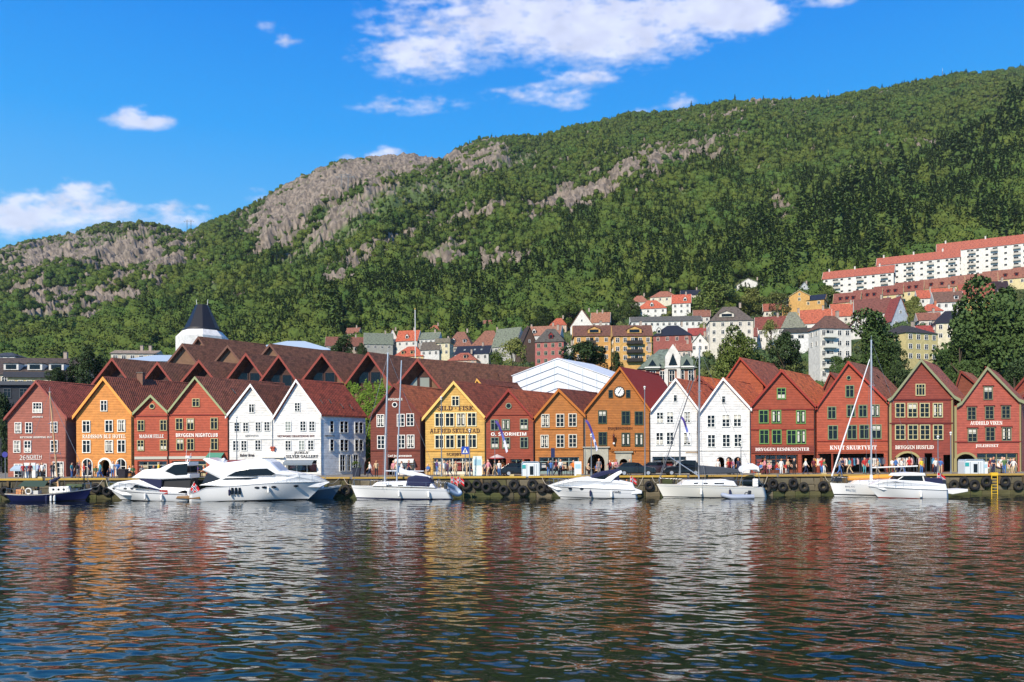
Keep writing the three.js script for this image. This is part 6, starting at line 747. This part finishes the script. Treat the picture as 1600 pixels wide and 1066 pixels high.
// ================================================================ forest on the mountainside (nobody could count it)
const leafMat = (c) => new THREE.MeshPhysicalMaterial({ color: C3(c), roughness: 0.85, side: THREE.DoubleSide, transmission: 0, sheen: 0 });
{
  const kinds = [['fir', 101], ['fir', 102], ['broad', 103], ['broad', 104], ['broad', 105], ['bush', 106], ['bush', 107]], buckets = kinds.map(() => []), R = rng(77), M = new THREE.Matrix4(), Q = new THREE.Quaternion(), S = new THREE.Vector3(), V = new THREE.Vector3(), Y = new THREE.Vector3(0, 1, 0);
  let made = 0;
  for (let i = 0; i < 500000 && made < 270000; i++) {
    const u = -60 + R() * 1720, D = Math.sqrt(lerp(395 * 395, 1540 * 1540, R())); if (D > ridgeD(u) + 12) continue;
    const hg = ground(u, D), x = (u - HX) / FOCAL * D, y = screenY(u, D, hg), k = rockiness(u, D, hg);
    if (k > 0.35 && R() < 0.72) continue;
    if (D < 560 && footprints.some(([a, b, r]) => { const zz = -D; return Math.hypot(x - a, zz - b) < r + 3 || (zz > b && zz < b + r + 26 && Math.abs(x * -b / D - a) < r + 2); })) continue;
    const md = meadowAt(u, D, hg); if (md > 0.4 && R() < 0.72) continue;
    const s = clamp((D - 430) / (ridgeD(u) - 430)), spur = u > 1050 && y > spurY(u) - 6 && D < 700;
    const near = D < 520 || spur; if (D < 432 && R() < 0.45) continue;
    const patch = fbm(x / 70, D / 90 + 3, 3), firP = clamp(0.22 + 0.55 * patch + (spur ? 0.02 : 0) + (u > 420 && u < 1300 && s < 0.30 && s > 0.03 ? 0.12 : 0) - (s > 0.5 ? 0.12 : 0) - (u < 350 ? 0.22 : 0));
    let kind, hgt;
    if (s > 0.30 && !spur && R() < 0.30 + 0.5 * s && patch < 0.35) { kind = 5 + (R() * 2 | 0); hgt = 2.2 + R() * 2.6; }
    else if (R() < firP) { kind = R() * 2 | 0; hgt = (near ? 10 : 7.5) + R() * (spur ? 9 : 5.5) - 3.6 * s; }
    else { kind = 2 + (R() * 3 | 0); hgt = (near ? 7.5 : 5.6) + R() * 4 - 2.4 * s; }
    if (kind < 5 && s > 0.45 && R() < 0.25) continue;
    hgt *= (near ? 0.72 : 0.60) + 0.7 * Math.pow(R(), 2);
    if (kind < 2 && R() < (spur ? 0.10 : 0.04)) hgt *= 1.55;
    if (md > 0.4) { hgt *= 0.6; }
    if (k > 0.35) { hgt *= 0.35; kind = 5 + (R() * 2 | 0); }
    M.compose(V.set(x, hg - 0.05 * hgt, -D), Q.setFromAxisAngle(Y, R() * 6.283), S.set(hgt * (0.85 + 0.35 * R()), hgt, hgt * (0.85 + 0.35 * R())));
    const t = fbm(x / 40 + 5, D / 50, 3) * 0.5 + (R() - 0.5) * 0.55, br = 1 + 0.26 * t, yl = clamp(0.5 + 0.5 * fbm(x / 110, D / 90 + 20, 3) + (R() - 0.5) * 0.5);
    const c = kind < 2 ? [0.066, 0.108, 0.028] : [lerp(0.054, 0.104, yl), lerp(0.106, 0.128, yl), lerp(0.025, 0.025, yl)];
    buckets[kind].push([M.clone(), new THREE.Color(c[0] * br, c[1] * br, c[2] * br)]); made++;
  }
  const names = ['fir_forest', 'fir_forest', 'leafy_forest', 'leafy_forest', 'leafy_forest', 'hillside_scrub', 'hillside_scrub'], said = { fir_forest: 'dark conifers covering the mountainside above the town', leafy_forest: 'green deciduous woods covering the mountainside', hillside_scrub: 'low green scrub on the upper mountain slopes' };
  kinds.forEach(([k, seed], n) => {
    const im = new THREE.InstancedMesh(clumpGeo(seed, k), new THREE.MeshPhysicalMaterial({ color: 0xffffff, roughness: 0.9, specularIntensity: 0.15, side: THREE.DoubleSide }), buckets[n].length);
    buckets[n].forEach(([m, c], i) => { im.setMatrixAt(i, m); im.setColorAt(i, c); });
    im.name = numbered(names[n]); im.userData = { kind: 'stuff', label: said[names[n]], category: 'forest' }; im.castShadow = im.receiveShadow = true; scene.add(im);
  });
}

// ================================================================ people on the wharf
function bodyGeo(pose) {                                                 // one continuous surface from tapered capsules; each vertex remembers its region
  const J = pose, N = 52, SZ = 1.0, bones = [], B = (a, b, ra, rb, reg) => bones.push([...a, ...b, ra, rb, reg]);
  B(J.neck, J.head, 0.055, 0.06, 0); B(J.head, [J.head[0], J.head[1] + 0.09, J.head[2] + 0.01], 0.095, 0.10, 0); B([J.head[0], J.head[1] + 0.11, J.head[2] - 0.02], [J.head[0], J.head[1] + 0.04, J.head[2] - 0.06], 0.098, 0.085, 3);
  B([J.head[0], J.head[1] + 0.02, J.head[2] + 0.09], [J.head[0], J.head[1] + 0.05, J.head[2] + 0.095], 0.02, 0.02, 0);
  B(J.hip, J.chest, 0.135, 0.15, 1); B([J.chest[0] - 0.14, J.chest[1] + 0.08, J.chest[2]], [J.chest[0] + 0.14, J.chest[1] + 0.08, J.chest[2]], 0.075, 0.075, 1); B(J.chest, J.neck, 0.12, 0.06, 1); B([J.hip[0] - 0.08, J.hip[1] - 0.02, J.hip[2]], [J.hip[0] + 0.08, J.hip[1] - 0.02, J.hip[2]], 0.11, 0.11, 2);
  for (const s of ['l', 'r']) { const sg = s === 'l' ? -1 : 1, sh = [J.chest[0] + sg * 0.18, J.chest[1] + 0.08, J.chest[2]], hp = [J.hip[0] + sg * 0.09, J.hip[1] - 0.03, J.hip[2]]; B(sh, J[s + 'e'], 0.058, 0.045, 1); B(J[s + 'e'], J[s + 'w'], 0.044, 0.032, 0); const w = J[s + 'w'], e = J[s + 'e'], d = [w[0] - e[0], w[1] - e[1], w[2] - e[2]], dl = Math.hypot(...d); B(w, w.map((v, i) => v + d[i] / dl * 0.14), 0.034, 0.024, 0); B(hp, J[s + 'k'], 0.09, 0.062, 2); B(J[s + 'k'], J[s + 'f'], 0.06, 0.042, 2); B(J[s + 'f'], [J[s + 'f'][0], J[s + 'f'][1] - 0.035, J[s + 'f'][2] + 0.15], 0.045, 0.038, 4); }
  const mc = new MarchingCubes(N, white, false, false, 20000); mc.isolation = 0; const h = N / 2, dist = (x, y, z, want) => { let m = 9, reg = 1, best = 9; for (const b of bones) { const ex = b[3] - b[0], ey = b[4] - b[1], ez = b[5] - b[2], t = clamp(((x - b[0]) * ex + (y - b[1]) * ey + (z - b[2]) * ez) / (ex * ex + ey * ey + ez * ez + 1e-9)), d = Math.hypot(x - b[0] - ex * t, y - b[1] - ey * t, z - b[2] - ez * t) - lerp(b[6], b[7], t); if (d < best) { best = d; reg = b[8]; } const k = 0.03, q = clamp(0.5 + 0.5 * (m - d) / k); m = lerp(m, d, q) - k * q * (1 - q); } return want ? reg : m; };
  for (let k = 0; k < N; k++) for (let j = 0; j < N; j++) for (let i = 0; i < N; i++) { const y = (j - h) / h * SZ + 0.9; mc.field[i + j * N + k * N * N] = -dist((i - h) / h * SZ, y, (k - h) / h * SZ); }
  mc.update(); const n = mc.count, p = new Float32Array(mc.positionArray.slice(0, n * 3)), nr = new Float32Array(mc.normalArray.slice(0, n * 3)), reg = new Uint8Array(n); for (let i = 0; i < n; i++) { p[3 * i] *= SZ; p[3 * i + 1] = p[3 * i + 1] * SZ + 0.9; p[3 * i + 2] *= SZ; reg[i] = dist(p[3 * i], p[3 * i + 1], p[3 * i + 2], 1); }
  return { p, nr, reg, n };
}
const stand = { hip: [0, 0.93, 0], chest: [0, 1.3, 0], neck: [0, 1.47, 0], head: [0, 1.56, 0.02], le: [-0.25, 1.12, -0.03], lw: [-0.25, 0.87, 0.06], re: [0.25, 1.12, -0.03], rw: [0.24, 0.87, 0.06], lk: [-0.1, 0.5, 0.02], lf: [-0.11, 0.07, -0.03], rk: [0.1, 0.5, 0.02], rf: [0.12, 0.07, -0.03] };
const poses = { standing: stand, walking: { ...stand, le: [-0.24, 1.13, 0.12], lw: [-0.22, 0.92, 0.28], re: [0.24, 1.13, -0.15], rw: [0.25, 0.88, -0.22], lk: [-0.09, 0.5, -0.06], lf: [-0.09, 0.1, -0.32], rk: [0.09, 0.52, 0.2], rf: [0.09, 0.07, 0.26] }, pointing: { ...stand, re: [0.34, 1.25, 0.15], rw: [0.4, 1.38, 0.36], lk: [-0.12, 0.5, 0.03] }, seated: { hip: [0, 0.55, 0], chest: [0, 0.9, -0.03], neck: [0, 1.07, 0], head: [0, 1.16, 0.04], le: [-0.24, 0.74, 0.08], lw: [-0.14, 0.64, 0.28], re: [0.24, 0.74, 0.08], rw: [0.14, 0.64, 0.28], lk: [-0.11, 0.52, 0.42], lf: [-0.11, 0.07, 0.42], rk: [0.11, 0.52, 0.42], rf: [0.12, 0.07, 0.46] }, talking: { ...stand, le: [-0.26, 1.12, 0.05], lw: [-0.16, 1.14, 0.26], re: [0.26, 1.12, 0.02], rw: [0.2, 0.95, 0.2], rk: [0.14, 0.5, 0.04], rf: [0.17, 0.07, 0] } };
const bodies = Object.fromEntries(Object.entries(poses).map(([k, v]) => [k, bodyGeo(v)]));
const cloth = { white: '#dcdad4', black: '#1c1c20', navy: '#232a48', red: '#b02a28', pink: '#d08a94', blue: '#3f6aa8', grey: '#7a7a7e', orange: '#d8752c', beige: '#c4ab88', green: '#4a6a40', teal: '#4a98a0', maroon: '#6a2430', purple: '#55407a', yellow: '#d8b83c' }, hairC = ['#2a1d14', '#4a3420', '#b08f58', '#18130f', '#8a8278', '#6d4a2a'], skinC = ['#c98f70', '#d6a283', '#b07a58', '#dcae92'];
const personMat = new THREE.MeshStandardMaterial({ vertexColors: true, roughness: 0.85 }), RP = rng(2024), tops = Object.keys(cloth), legsK = ['navy', 'black', 'grey', 'beige', 'blue', 'white'], saidPeople = new Set();
const placeAt = [[110, 'the rose house'], [215, 'the orange house'], [262, 'the narrow red house'], [352, 'the wide red house'], [430, 'the narrow white house'], [568, 'the shaded white side wall'], [662, 'the dark oxblood house'], [760, 'the yellow lettered house'], [836, 'the brick red house'], [912, 'the ochre house'], [1015, 'the clock house'], [1092, 'the white house by the clock'], [1174, 'the arched white house'], [1275, 'the green windowed red house'], [1388, 'the souvenir shop'], [1492, 'the house with olive verges'], [1700, 'the coral red house']];
function person(px, D, pose, top, legs, turn) {
  let tries = 0, label, extra = ''; const where = placeAt.find(([x]) => px < x)[1], verb = { standing: 'standing', walking: 'walking', pointing: 'with one arm raised', seated: 'sitting', talking: 'with folded arms' }[pose]; const hair = RP() * 6 | 0;
  for (;;) { top = top || tops[RP() * tops.length | 0]; legs = legs || legsK[RP() * 6 | 0]; label = `person ${verb} in ${top} top and ${legs} trousers before ${where}`; if (!saidPeople.has(label) || tries++ > 40) break; legs = legsK[RP() * 6 | 0]; if (tries > 5) top = tops[RP() * tops.length | 0]; }
  saidPeople.add(label); const b = bodies[pose], col = new Float32Array(b.n * 3), C = [C3(skinC[RP() * 4 | 0]), C3(cloth[top]), C3(cloth[legs]), C3(hairC[hair]), C3('#26211e')]; for (let i = 0; i < b.n; i++) { const c = C[b.reg[i]]; col[3 * i] = c.r; col[3 * i + 1] = c.g; col[3 * i + 2] = c.b; }
  const g = new THREE.BufferGeometry(); g.setAttribute('position', new THREE.BufferAttribute(b.p, 3)); g.setAttribute('normal', new THREE.BufferAttribute(b.nr, 3)); g.setAttribute('color', new THREE.BufferAttribute(col, 3));
  const x = P(px, 740, D).x, m = single('person', g, personMat, label, 'person', 'people strolling and sitting along the wharf', [x, QUAY + 0.004, -D]); m.rotation.y = turn ?? RP() * 6.28; m.scale.setScalar(0.96 + RP() * 0.12); return m;
}
// cafe furniture
const chairParts = (() => { const L = []; for (const [x, z] of [[-0.2, -0.2], [0.2, -0.2], [-0.2, 0.2], [0.2, 0.2]]) L.push(cyl([x, 0, z], [x, 0.45, z], 0.02)); return { seat: bx(0.46, 0.05, 0.46, 0, 0.45, 0), back: bx(0.46, 0.45, 0.04, 0, 0.75, -0.22), legs: L }; })(), rattan = paint('#6a4a34', 0.8), blackMetal = paint('#222226', 0.6);
function chair(px, D, turn) { const x = P(px, 740, D).x, t = thing('cafe_chair', `brown cafe chair with a person seated before ${placeAt.find(([q]) => px < q)[1]}`, 'chair', [x, QUAY, -D], turn, 'outdoor cafe chairs on the wharf'); part('seat', chairParts.seat, rattan, t); part('backrest', chairParts.back, rattan, t); for (const l of chairParts.legs) part('leg', l, blackMetal, t); return t; }
const tableParts = [new THREE.CylinderGeometry(0.38, 0.38, 0.04, 16).translate(0, 0.73, 0), cyl([0, 0.02, 0], [0, 0.72, 0], 0.035), new THREE.CylinderGeometry(0.24, 0.26, 0.04, 14).translate(0, 0.02, 0)];
function cafeTable(px, D) { const x = P(px, 740, D).x, t = thing('cafe_table', `small round cafe table before ${placeAt.find(([q]) => px < q)[1]}`, 'table', [x, QUAY, -D], 0, 'outdoor cafe tables on the wharf'); part('table_top', tableParts[0], paint('#8a6a48', 0.6), t); part('leg', tableParts[1], blackMetal, t); part('base', tableParts[2], blackMetal, t); }
function seatedAt(px, D, turn, top) { chair(px, D, turn); const p = person(px, D, 'seated', top, null, turn); p.position.y = QUAY + 0.004; p.scale.setScalar(1); }
for (const [px, D] of [[148, 93.4], [158, 92.6], [172, 93.2], [200, 93], [208, 92.4], [222, 93], [240, 93.2], [310, 93], [318, 92.4], [668, 93], [690, 92.6], [735, 93], [788, 92.8], [880, 93], [890, 92.4], [920, 92.8], [932, 92.2], [1190, 92.8], [1204, 92.3], [1213, 93], [1228, 92.6], [1190, 91.6], [1545, 93], [1560, 92.6]]) seatedAt(px + (RP() - 0.5) * 4, D, (RP() - 0.5) * 2.6);
for (const [px, D] of [[153, 92.9], [204, 92.7], [231, 93.1], [314, 92.7], [679, 92.9], [885, 92.7], [926, 92.5], [1197, 92.5], [1220, 92.8], [1552, 92.9]]) cafeTable(px, D);
// individuals that stand out, then the strollers between them
for (const a of [[66, 88.5, 'standing', 'white', 'black', 0], [62, 89, 'walking', 'purple', 'black', 1.6], [47, 90, 'standing', 'maroon', 'black', 0], [131, 88.5, 'standing', 'red', 'navy', -0.8], [140, 89.5, 'walking', 'navy', 'grey', 1], [176, 90, 'standing', 'white', 'blue', 0.5], [184, 91, 'talking', 'blue', 'navy', 0], [578, 86.5, 'walking', 'white', 'navy', -1.4], [588, 89, 'standing', 'beige', 'black', 0.4], [615, 89, 'standing', 'pink', 'grey', 0], [694, 88, 'standing', 'white', 'beige', 0.4], [700, 88.5, 'walking', 'pink', 'pink', -0.4], [712, 90, 'standing', 'beige', 'beige', 0], [757, 88, 'standing', 'grey', 'navy', 0.7], [763, 87.5, 'walking', 'pink', 'beige', -0.9], [780, 90, 'standing', 'white', 'blue', 0], [785, 91, 'talking', 'orange', 'black', 0.5], [857, 90, 'standing', 'black', 'blue', 0.2], [869, 89, 'walking', 'maroon', 'black', 1.5], [876, 90, 'standing', 'white', 'black', 0], [896, 89.5, 'pointing', 'orange', 'black', 0.3], [936, 91, 'standing', 'grey', 'grey', 0], [957, 91.5, 'standing', 'white', 'beige', 0], [963, 91, 'talking', 'pink', 'grey', 0.5], [984, 90.4, 'standing', 'black', 'grey', 0.2], [1138, 91, 'talking', 'beige', 'black', 0], [1154, 90, 'pointing', 'navy', 'navy', -0.8], [1122, 91, 'standing', 'white', 'grey', 0], [1195, 90.6, 'walking', 'pink', 'maroon', 1.2], [1221, 90, 'standing', 'white', 'white', 0.1], [1241, 90.5, 'standing', 'black', 'black', 0], [1259, 89, 'walking', 'white', 'navy', 1.4], [1272, 92, 'standing', 'maroon', 'black', 0], [1284, 91, 'walking', 'red', 'blue', -0.6], [1312, 89.5, 'walking', 'grey', 'blue', 1.5], [1316, 90.5, 'talking', 'navy', 'black', 0.2], [1351, 91.5, 'standing', 'red', 'teal', 0], [1360, 91.5, 'standing', 'teal', 'navy', 0.3], [1372, 91, 'walking', 'beige', 'beige', -1.5], [1421, 91.5, 'standing', 'red', 'black', 0], [1440, 89, 'standing', 'yellow', 'blue', 0.2], [1400, 89, 'walking', 'blue', 'navy', 1.5], [1409, 90, 'walking', 'white', 'grey', 1.3], [1462, 89.5, 'standing', 'white', 'navy', 0], [1584, 87, 'walking', 'white', 'beige', -1.2], [1579, 87.6, 'standing', 'navy', 'beige', 0], [1552, 90, 'talking', 'white', 'maroon', 0.3], [1566, 90, 'standing', 'white', 'black', 0], [1548, 91, 'standing', 'maroon', 'grey', 0.4]]) person(...a);
for (let i = 0; i < 30; i++) { const r = [[30, 130], [140, 260], [570, 660], [655, 760], [770, 800], [850, 970], [1110, 1170], [1180, 1260], [1265, 1390], [1380, 1470], [1540, 1595]][RP() * 11 | 0]; person(lerp(r[0], r[1], RP()), 88 + RP() * 5, ['standing', 'walking', 'talking', 'walking', 'standing'][RP() * 5 | 0]); }
{ const p = P(40, 765, 79.4); const m = person(36, 79.6, 'seated', 'beige', 'beige', 0.5); m.position.set(p.x, 0.42, -79.2); m.userData.label = 'person sitting in the cockpit of the navy wooden sailboat'; const b = P(986, 756, 79.4), q = person(983, 79.4, 'seated', 'maroon', 'grey', 0.4); q.position.set(P(978, 756, 79.4).x, 0.42, -79.2); q.userData.label = 'person sitting at the stern of the sports cruiser'; }

// ================================================================ street furniture
const galv = mat('#8d9296', { metalness: 0.7, roughness: 0.45 });
function kiosk(px, D, w, label) { const x = P(px, 740, D).x, t = thing('ticket_kiosk', label, 'kiosk', [x, QUAY, -D], 0, 'white ticket kiosks on the quay'); part('cabin', new RoundedBoxGeometry(w, 1.5, 1.4, 3, 0.12).translate(0, 0.8, 0), paint('#cfd6da', 0.5), t); part('roof', new RoundedBoxGeometry(w * 0.94, 0.14, 1.3, 2, 0.06).translate(0, 1.6, 0), paint('#9fb6c6', 0.5), t); part('window_opening', bx(w * 0.2, 0.9, 0.04, w * 0.05, 0.75, 0.71), glassDark, t); part('sign_panel', bx(w * 0.2, 0.4, 0.03, -w * 0.38, 1.15, 0.715), paint('#2f9c9c'), t); for (const f of [-0.22, 0.2, 0.32]) part('seam', bx(0.04, 1.3, 0.02, f * w, 0.78, 0.71), paint('#7c8890'), t); part('corner_frame', join([cyl([-w / 2, 0, 0.72], [-w / 2, 1.5, 0.72], 0.035), cyl([w / 2, 0, 0.72], [w / 2, 1.5, 0.72], 0.035), cyl([-w / 2, 1.5, 0.72], [-w / 2 + 0.2, 1.66, 0.72], 0.035), cyl([w / 2, 1.5, 0.72], [w / 2 - 0.2, 1.66, 0.72], 0.035), cyl([-w / 2 + 0.2, 1.66, 0.72], [w / 2 - 0.2, 1.66, 0.72], 0.035)]), paint('#a9bcc8', 0.4), t); }
kiosk(829, 84.6, 1.85, 'low white kiosk with blue roof before the brick red house'); kiosk(1517, 84.6, 2.05, 'low white kiosk with a dark hatch before the coral red house'); 
function board(px, D, w, h, c, label, up = 0) { const x = P(px, 740, D).x, t = thing('notice_board', label, 'notice board', [x, QUAY, -D]); part('panel', bx(w, h, 0.12, 0, up + h / 2 + 0.05, 0), paint(c, 0.6), t); part('foot', bx(w * 0.8, 0.06, 0.5, 0, 0.03, 0), galv, t); part('print', bx(w * 0.8, h * 0.3, 0.02, 0, up + h * 0.7, 0.065), paint('#9fc4cf'), t); }
board(903, 86, 0.75, 1.6, '#dfe4e4', 'tall white information board near the ochre house'); board(1538, 84.8, 0.7, 1.35, '#dfe2e0', 'white electrical cabinet beside the right hand kiosk'); board(42, 91, 0.7, 1.7, '#e2e4e0', 'white menu stand by the rose house door'); board(52, 91, 0.5, 1.7, '#dcdedc', 'narrow white stand beside the menu stand'); board(746, 90.5, 1.0, 2.2, '#d6e2da', 'pale green tall panel before the yellow lettered house');
function signPost(px, D, h, kind, label) { const x = P(px, 740, D).x, t = thing('road_sign', label, 'sign', [x, QUAY, -D]); part('post', cyl([0, 0, 0], [0, h, 0], 0.045), galv, t); const p = part('sign_plate', kind === 'round' ? new THREE.CylinderGeometry(0.32, 0.32, 0.03, 22).rotateX(Math.PI / 2) : kind === 'dark' ? bx(0.42, 1.0, 0.04) : bx(0.82, 0.82, 0.04), paint(kind === 'round' ? '#3a3a8c' : kind === 'dark' ? '#232a52' : '#1f46a8', 0.4), t, [0, h - (kind === 'dark' ? 0.4 : 0.3), 0.06]); if (kind === 'zebra') { part('triangle', extrude([[-0.3, -0.28], [0.3, -0.28], [0, 0.3]], 0.012, 0.022), white, p); part('walker', extrude([[-0.09, -0.24], [-0.03, -0.24], [0, -0.1], [0.05, -0.24], [0.1, -0.24], [0.04, 0], [0.06, 0.08], [0, 0.14], [-0.06, 0.06]], 0.01, 0.036), blackMetal, p); } }
signPost(727, 86.5, 3.2, 'zebra', 'blue pedestrian crossing sign before the yellow house'); signPost(864, 86.5, 3.0, 'dark', 'dark blue sign plate on a pole before the ochre house'); signPost(8, 90, 3.0, 'round', 'round violet blue sign on a post beside the rose house');
function lampPost(px, D, h, label) { const x = P(px, 740, D).x, t = thing('street_lamp', label, 'lamp post', [x, QUAY, -D], 0, 'slim lamp posts on the wharf'); part('post', cyl([0, 0, 0], [0, h, 0], 0.07, 0.045), galv, t); part('lamp_head', join([new THREE.SphereGeometry(0.13, 10, 8).translate(0, h + 0.1, 0), new THREE.CylinderGeometry(0.05, 0.09, 0.16, 10).translate(0, h - 0.06, 0)]), paint('#d0d2cc'), t); part('collar', new THREE.CylinderGeometry(0.1, 0.12, 0.5, 10).translate(0, 0.25, 0), galv, t); }
lampPost(690, 86, 8.5, 'slim grey lamp post before the dark window of the yellow house'); lampPost(734, 86, 5.0, 'white lamp post beside the pedestrian sign'); lampPost(1008, 86, 9.5, 'slim pole before the corner of the clock house'); lampPost(370, 88, 6.6, 'dark lamp post before the narrow white house'); lampPost(924, 86, 4.4, 'short pole before the clock house archway'); lampPost(1466, 85, 4.0, 'low pole before the olive verged house'); lampPost(1486, 85.4, 4.4, 'leaning grey pole by the dark passage'); lampPost(1062, 88, 6.0, 'thin pole before the white house by the clock'); lampPost(1158, 90, 3.6, 'short thin pole before the arched white house');
function pennant(px, D, topY, len, label) { const a = P(px, topY, D), t = thing('banner_flag', label, 'flag', [a.x, QUAY, -D], 0, 'purple and white banner flags'); const h = a.y - QUAY; part('pole', cyl([0, 0, 0], [0, h + 0.2, 0], 0.04, 0.03), galv, t); const n = 16, q = [], col = []; const pt = (i, s) => { const u = i / n; return [0.1 + u * len * 0.36, h - u * len * (0.35 + 0.65 * u), 0.1 * Math.sin(u * 7) + s * 0.0].map((v, k) => (k === 0 ? v + s * 0.10 : v + (k === 1 ? s * 0.08 : 0))); }; for (let i = 0; i < n; i++) { const A = pt(i, 1), B = pt(i + 1, 1), C = pt(i + 1, -1), E = pt(i, -1); q.push(...A, ...B, ...C, ...A, ...C, ...E); const c = i < 9 ? C3('#4a3a86') : i < 12 ? C3('#5b68b4') : C3('#c9cbe0'); for (let k = 0; k < 6; k++) col.push(c.r, c.g, c.b); } const g = new THREE.BufferGeometry(); g.setAttribute('position', new THREE.Float32BufferAttribute(q, 3)); g.setAttribute('color', new THREE.Float32BufferAttribute(col, 3)); g.computeVertexNormals(); part('cloth', g, new THREE.MeshStandardMaterial({ vertexColors: true, side: THREE.DoubleSide, roughness: 0.8 }), t); }
pennant(773, 87, 658, 3.4, 'purple banner flag before the brick red house'); pennant(914, 87, 657, 3.3, 'purple banner flag before the clock house'); pennant(1063, 87, 652, 2.6, 'purple banner flag before the white house by the clock');
{ // parasol, planter, bin, hanging goods
  const x = P(777, 740, 91).x, t = thing('parasol', 'red and white parasol before the brick red house', 'parasol', [x, QUAY, -91]); part('pole', cyl([0, 0, 0], [0, 2.3, 0], 0.035), blackMetal, t); part('canopy', new THREE.ConeGeometry(0.95, 0.4, 10, 1, true).translate(0, 2.25, 0), mat('#c9b9b2', { side: THREE.DoubleSide, roughness: 0.9 }), t); part('valance', new THREE.CylinderGeometry(0.95, 0.95, 0.14, 10, 1, true).translate(0, 2.0, 0), mat('#9c3a3c', { side: THREE.DoubleSide }), t); part('base', new THREE.CylinderGeometry(0.28, 0.32, 0.1, 14).translate(0, 0.05, 0), blackMetal, t);
  for (const [px, D, w, c, lab, plant] of [[557, 90, 1.0, '#1d2438', 'dark blue planter with green plants beside the shaded white side wall', 1], [192, 88, 1.0, '#1c1826', 'dark square planter tub before the orange house', 0]]) { const xx = P(px, 740, D).x, p = thing('planter', lab, 'planter', [xx, QUAY, -D]); const g = new THREE.CylinderGeometry(w * 0.62, w * 0.5, 1.0, 4).rotateY(Math.PI / 4).translate(0, 0.5, 0); part('tub', flat(g), paint(c, 0.7), p); part('rim', bx(w * 0.95, 0.08, w * 0.95, 0, 1.0, 0), paint(c, 0.6), p); if (plant) part('plant', crowns[3][0], greens[2], p, [0, 0.85, 0]).scale.set(1.5, 0.9, 1.5); }
  const R = rng(88), cols = ['#b02a28', '#c9c5ba', '#2a3348', '#d8d2c8', '#4a86a8', '#7a2630', '#d09a3c', '#5a5a62', '#c9a0a0'];
  for (const [px, y0, n, lab] of [[1278, 93.8, 3, 'clothes rack with red tops in the dark opening beside the souvenir shop'], [1318, 94.4, 4, 'rack of pale garments at the left of the souvenir shop'], [1336, 94.8, 4, 'rack of dark coats near the souvenir shop door'], [1353, 94.2, 3, 'rack with a red shirt beside the souvenir shop door'], [1366, 94.6, 4, 'rack of blue knitwear at the souvenir shop'], [1377, 94.6, 3, 'rack of light knitwear at the right of the souvenir shop'], [1408, 95.2, 4, 'clothes rack inside the arched shop opening'], [1421, 95.2, 3, 'red garments hung in the arched shop opening'], [1440, 94.6, 2, 'blue and yellow jackets on a stand beside the arched opening'], [1462, 94.6, 3, 'stand of shirts beside the dark passage']]) {
    const x2 = P(px, 740, y0).x, r = thing('clothes_rack', lab, 'clothes rack', [x2, QUAY, -y0], 0, 'clothes racks outside the shops'); part('frame', join([cyl([-0.55, 0, 0], [-0.55, 1.75, 0], 0.02), cyl([0.55, 0, 0], [0.55, 1.75, 0], 0.02), cyl([-0.55, 1.75, 0], [0.55, 1.75, 0], 0.02), bx(0.08, 0.04, 0.5, -0.55, 0.02, 0), bx(0.08, 0.04, 0.5, 0.55, 0.02, 0)]), steel, r);
    for (let k = 0; k < n; k++) { const xx = -0.42 + 0.84 * (k + 0.5) / n, w = 0.26, hh = 0.65 + R() * 0.35; part('garment', extrude([[xx - w * 0.5, 1.72 - hh], [xx + w * 0.5, 1.72 - hh], [xx + w * 0.55, 1.5], [xx + w * 0.1, 1.72], [xx - w * 0.1, 1.72], [xx - w * 0.55, 1.5]], 0.1, -0.05, [], 0.02), paint(cols[R() * 9 | 0], 0.9), r); }
  }
}
function car(px, D, dir, c, label, type = 0) {
  const x = P(px, 740, D).x, t = thing('parked_car', label, 'car', [x, QUAY, -D], dir > 0 ? 0 : Math.PI, 'cars parked on the wharf'), pm = new THREE.MeshPhysicalMaterial({ color: C3(c), roughness: 0.3, metalness: 0.3, clearcoat: 1, clearcoatRoughness: 0.05 });
  const H = type ? 1.62 : 1.42, body = [[-2.1, 0.35], [2.1, 0.32], [2.15, 0.62], [2.0, 0.82], [1.1, 0.95], [-1.85, 1.0], [-2.12, 0.85]], cab = [[1.0, 0.92], [0.35, H - 0.06], [-0.2, H], [-1.3, H - 0.04], [-1.9, 0.98]];
  part('body', extrude(body, 1.56, -0.78, [], 0.1), pm, t); part('greenhouse', extrude(cab, 1.36, -0.68, [], 0.06), darkGlass, t); part('roof_panel', extrude([[0.3, H - 0.05], [-0.2, H + 0.02], [-1.3, H - 0.02], [-1.3, H - 0.07], [-0.2, H - 0.03], [0.28, H - 0.1]], 1.3, -0.65, [], 0.05), pm, t);
  for (const wx of [-1.3, 1.35]) for (const z of [-0.8, 0.8]) { const w = part('wheel', new THREE.CylinderGeometry(0.32, 0.32, 0.2, 18).rotateX(Math.PI / 2), mat('#141416'), t, [wx, 0.32, z]); part('rim', new THREE.CylinderGeometry(0.2, 0.2, 0.22, 10).rotateX(Math.PI / 2), alu, w); }
  for (const z of [-0.55, 0.55]) { part('headlight', bx(0.1, 0.14, 0.34, 2.12, 0.7, z), paint('#d8dade', 0.15), t); part('tail_light', bx(0.08, 0.16, 0.3, -2.16, 0.78, z), paint('#8c1c1c', 0.3), t); }
  for (const z of [-0.885, 0.885]) part('door_seam', bx(0.02, 0.5, 0.012, 0.15, 0.7, z), blackMetal, t);
}
car(992, 89, 1, '#1d2326', 'dark grey parked car before the clock house entrance'); car(1066, 89, -1, '#14181c', 'black parked car before the white house by the clock', 1); car(813, 90, 1, '#15161c', 'black car half hidden behind the low white kiosk'); car(1030, 91.5, 1, '#3a2a30', 'dark plum car between the clock house and the white house');
renderer.render(scene, camera);
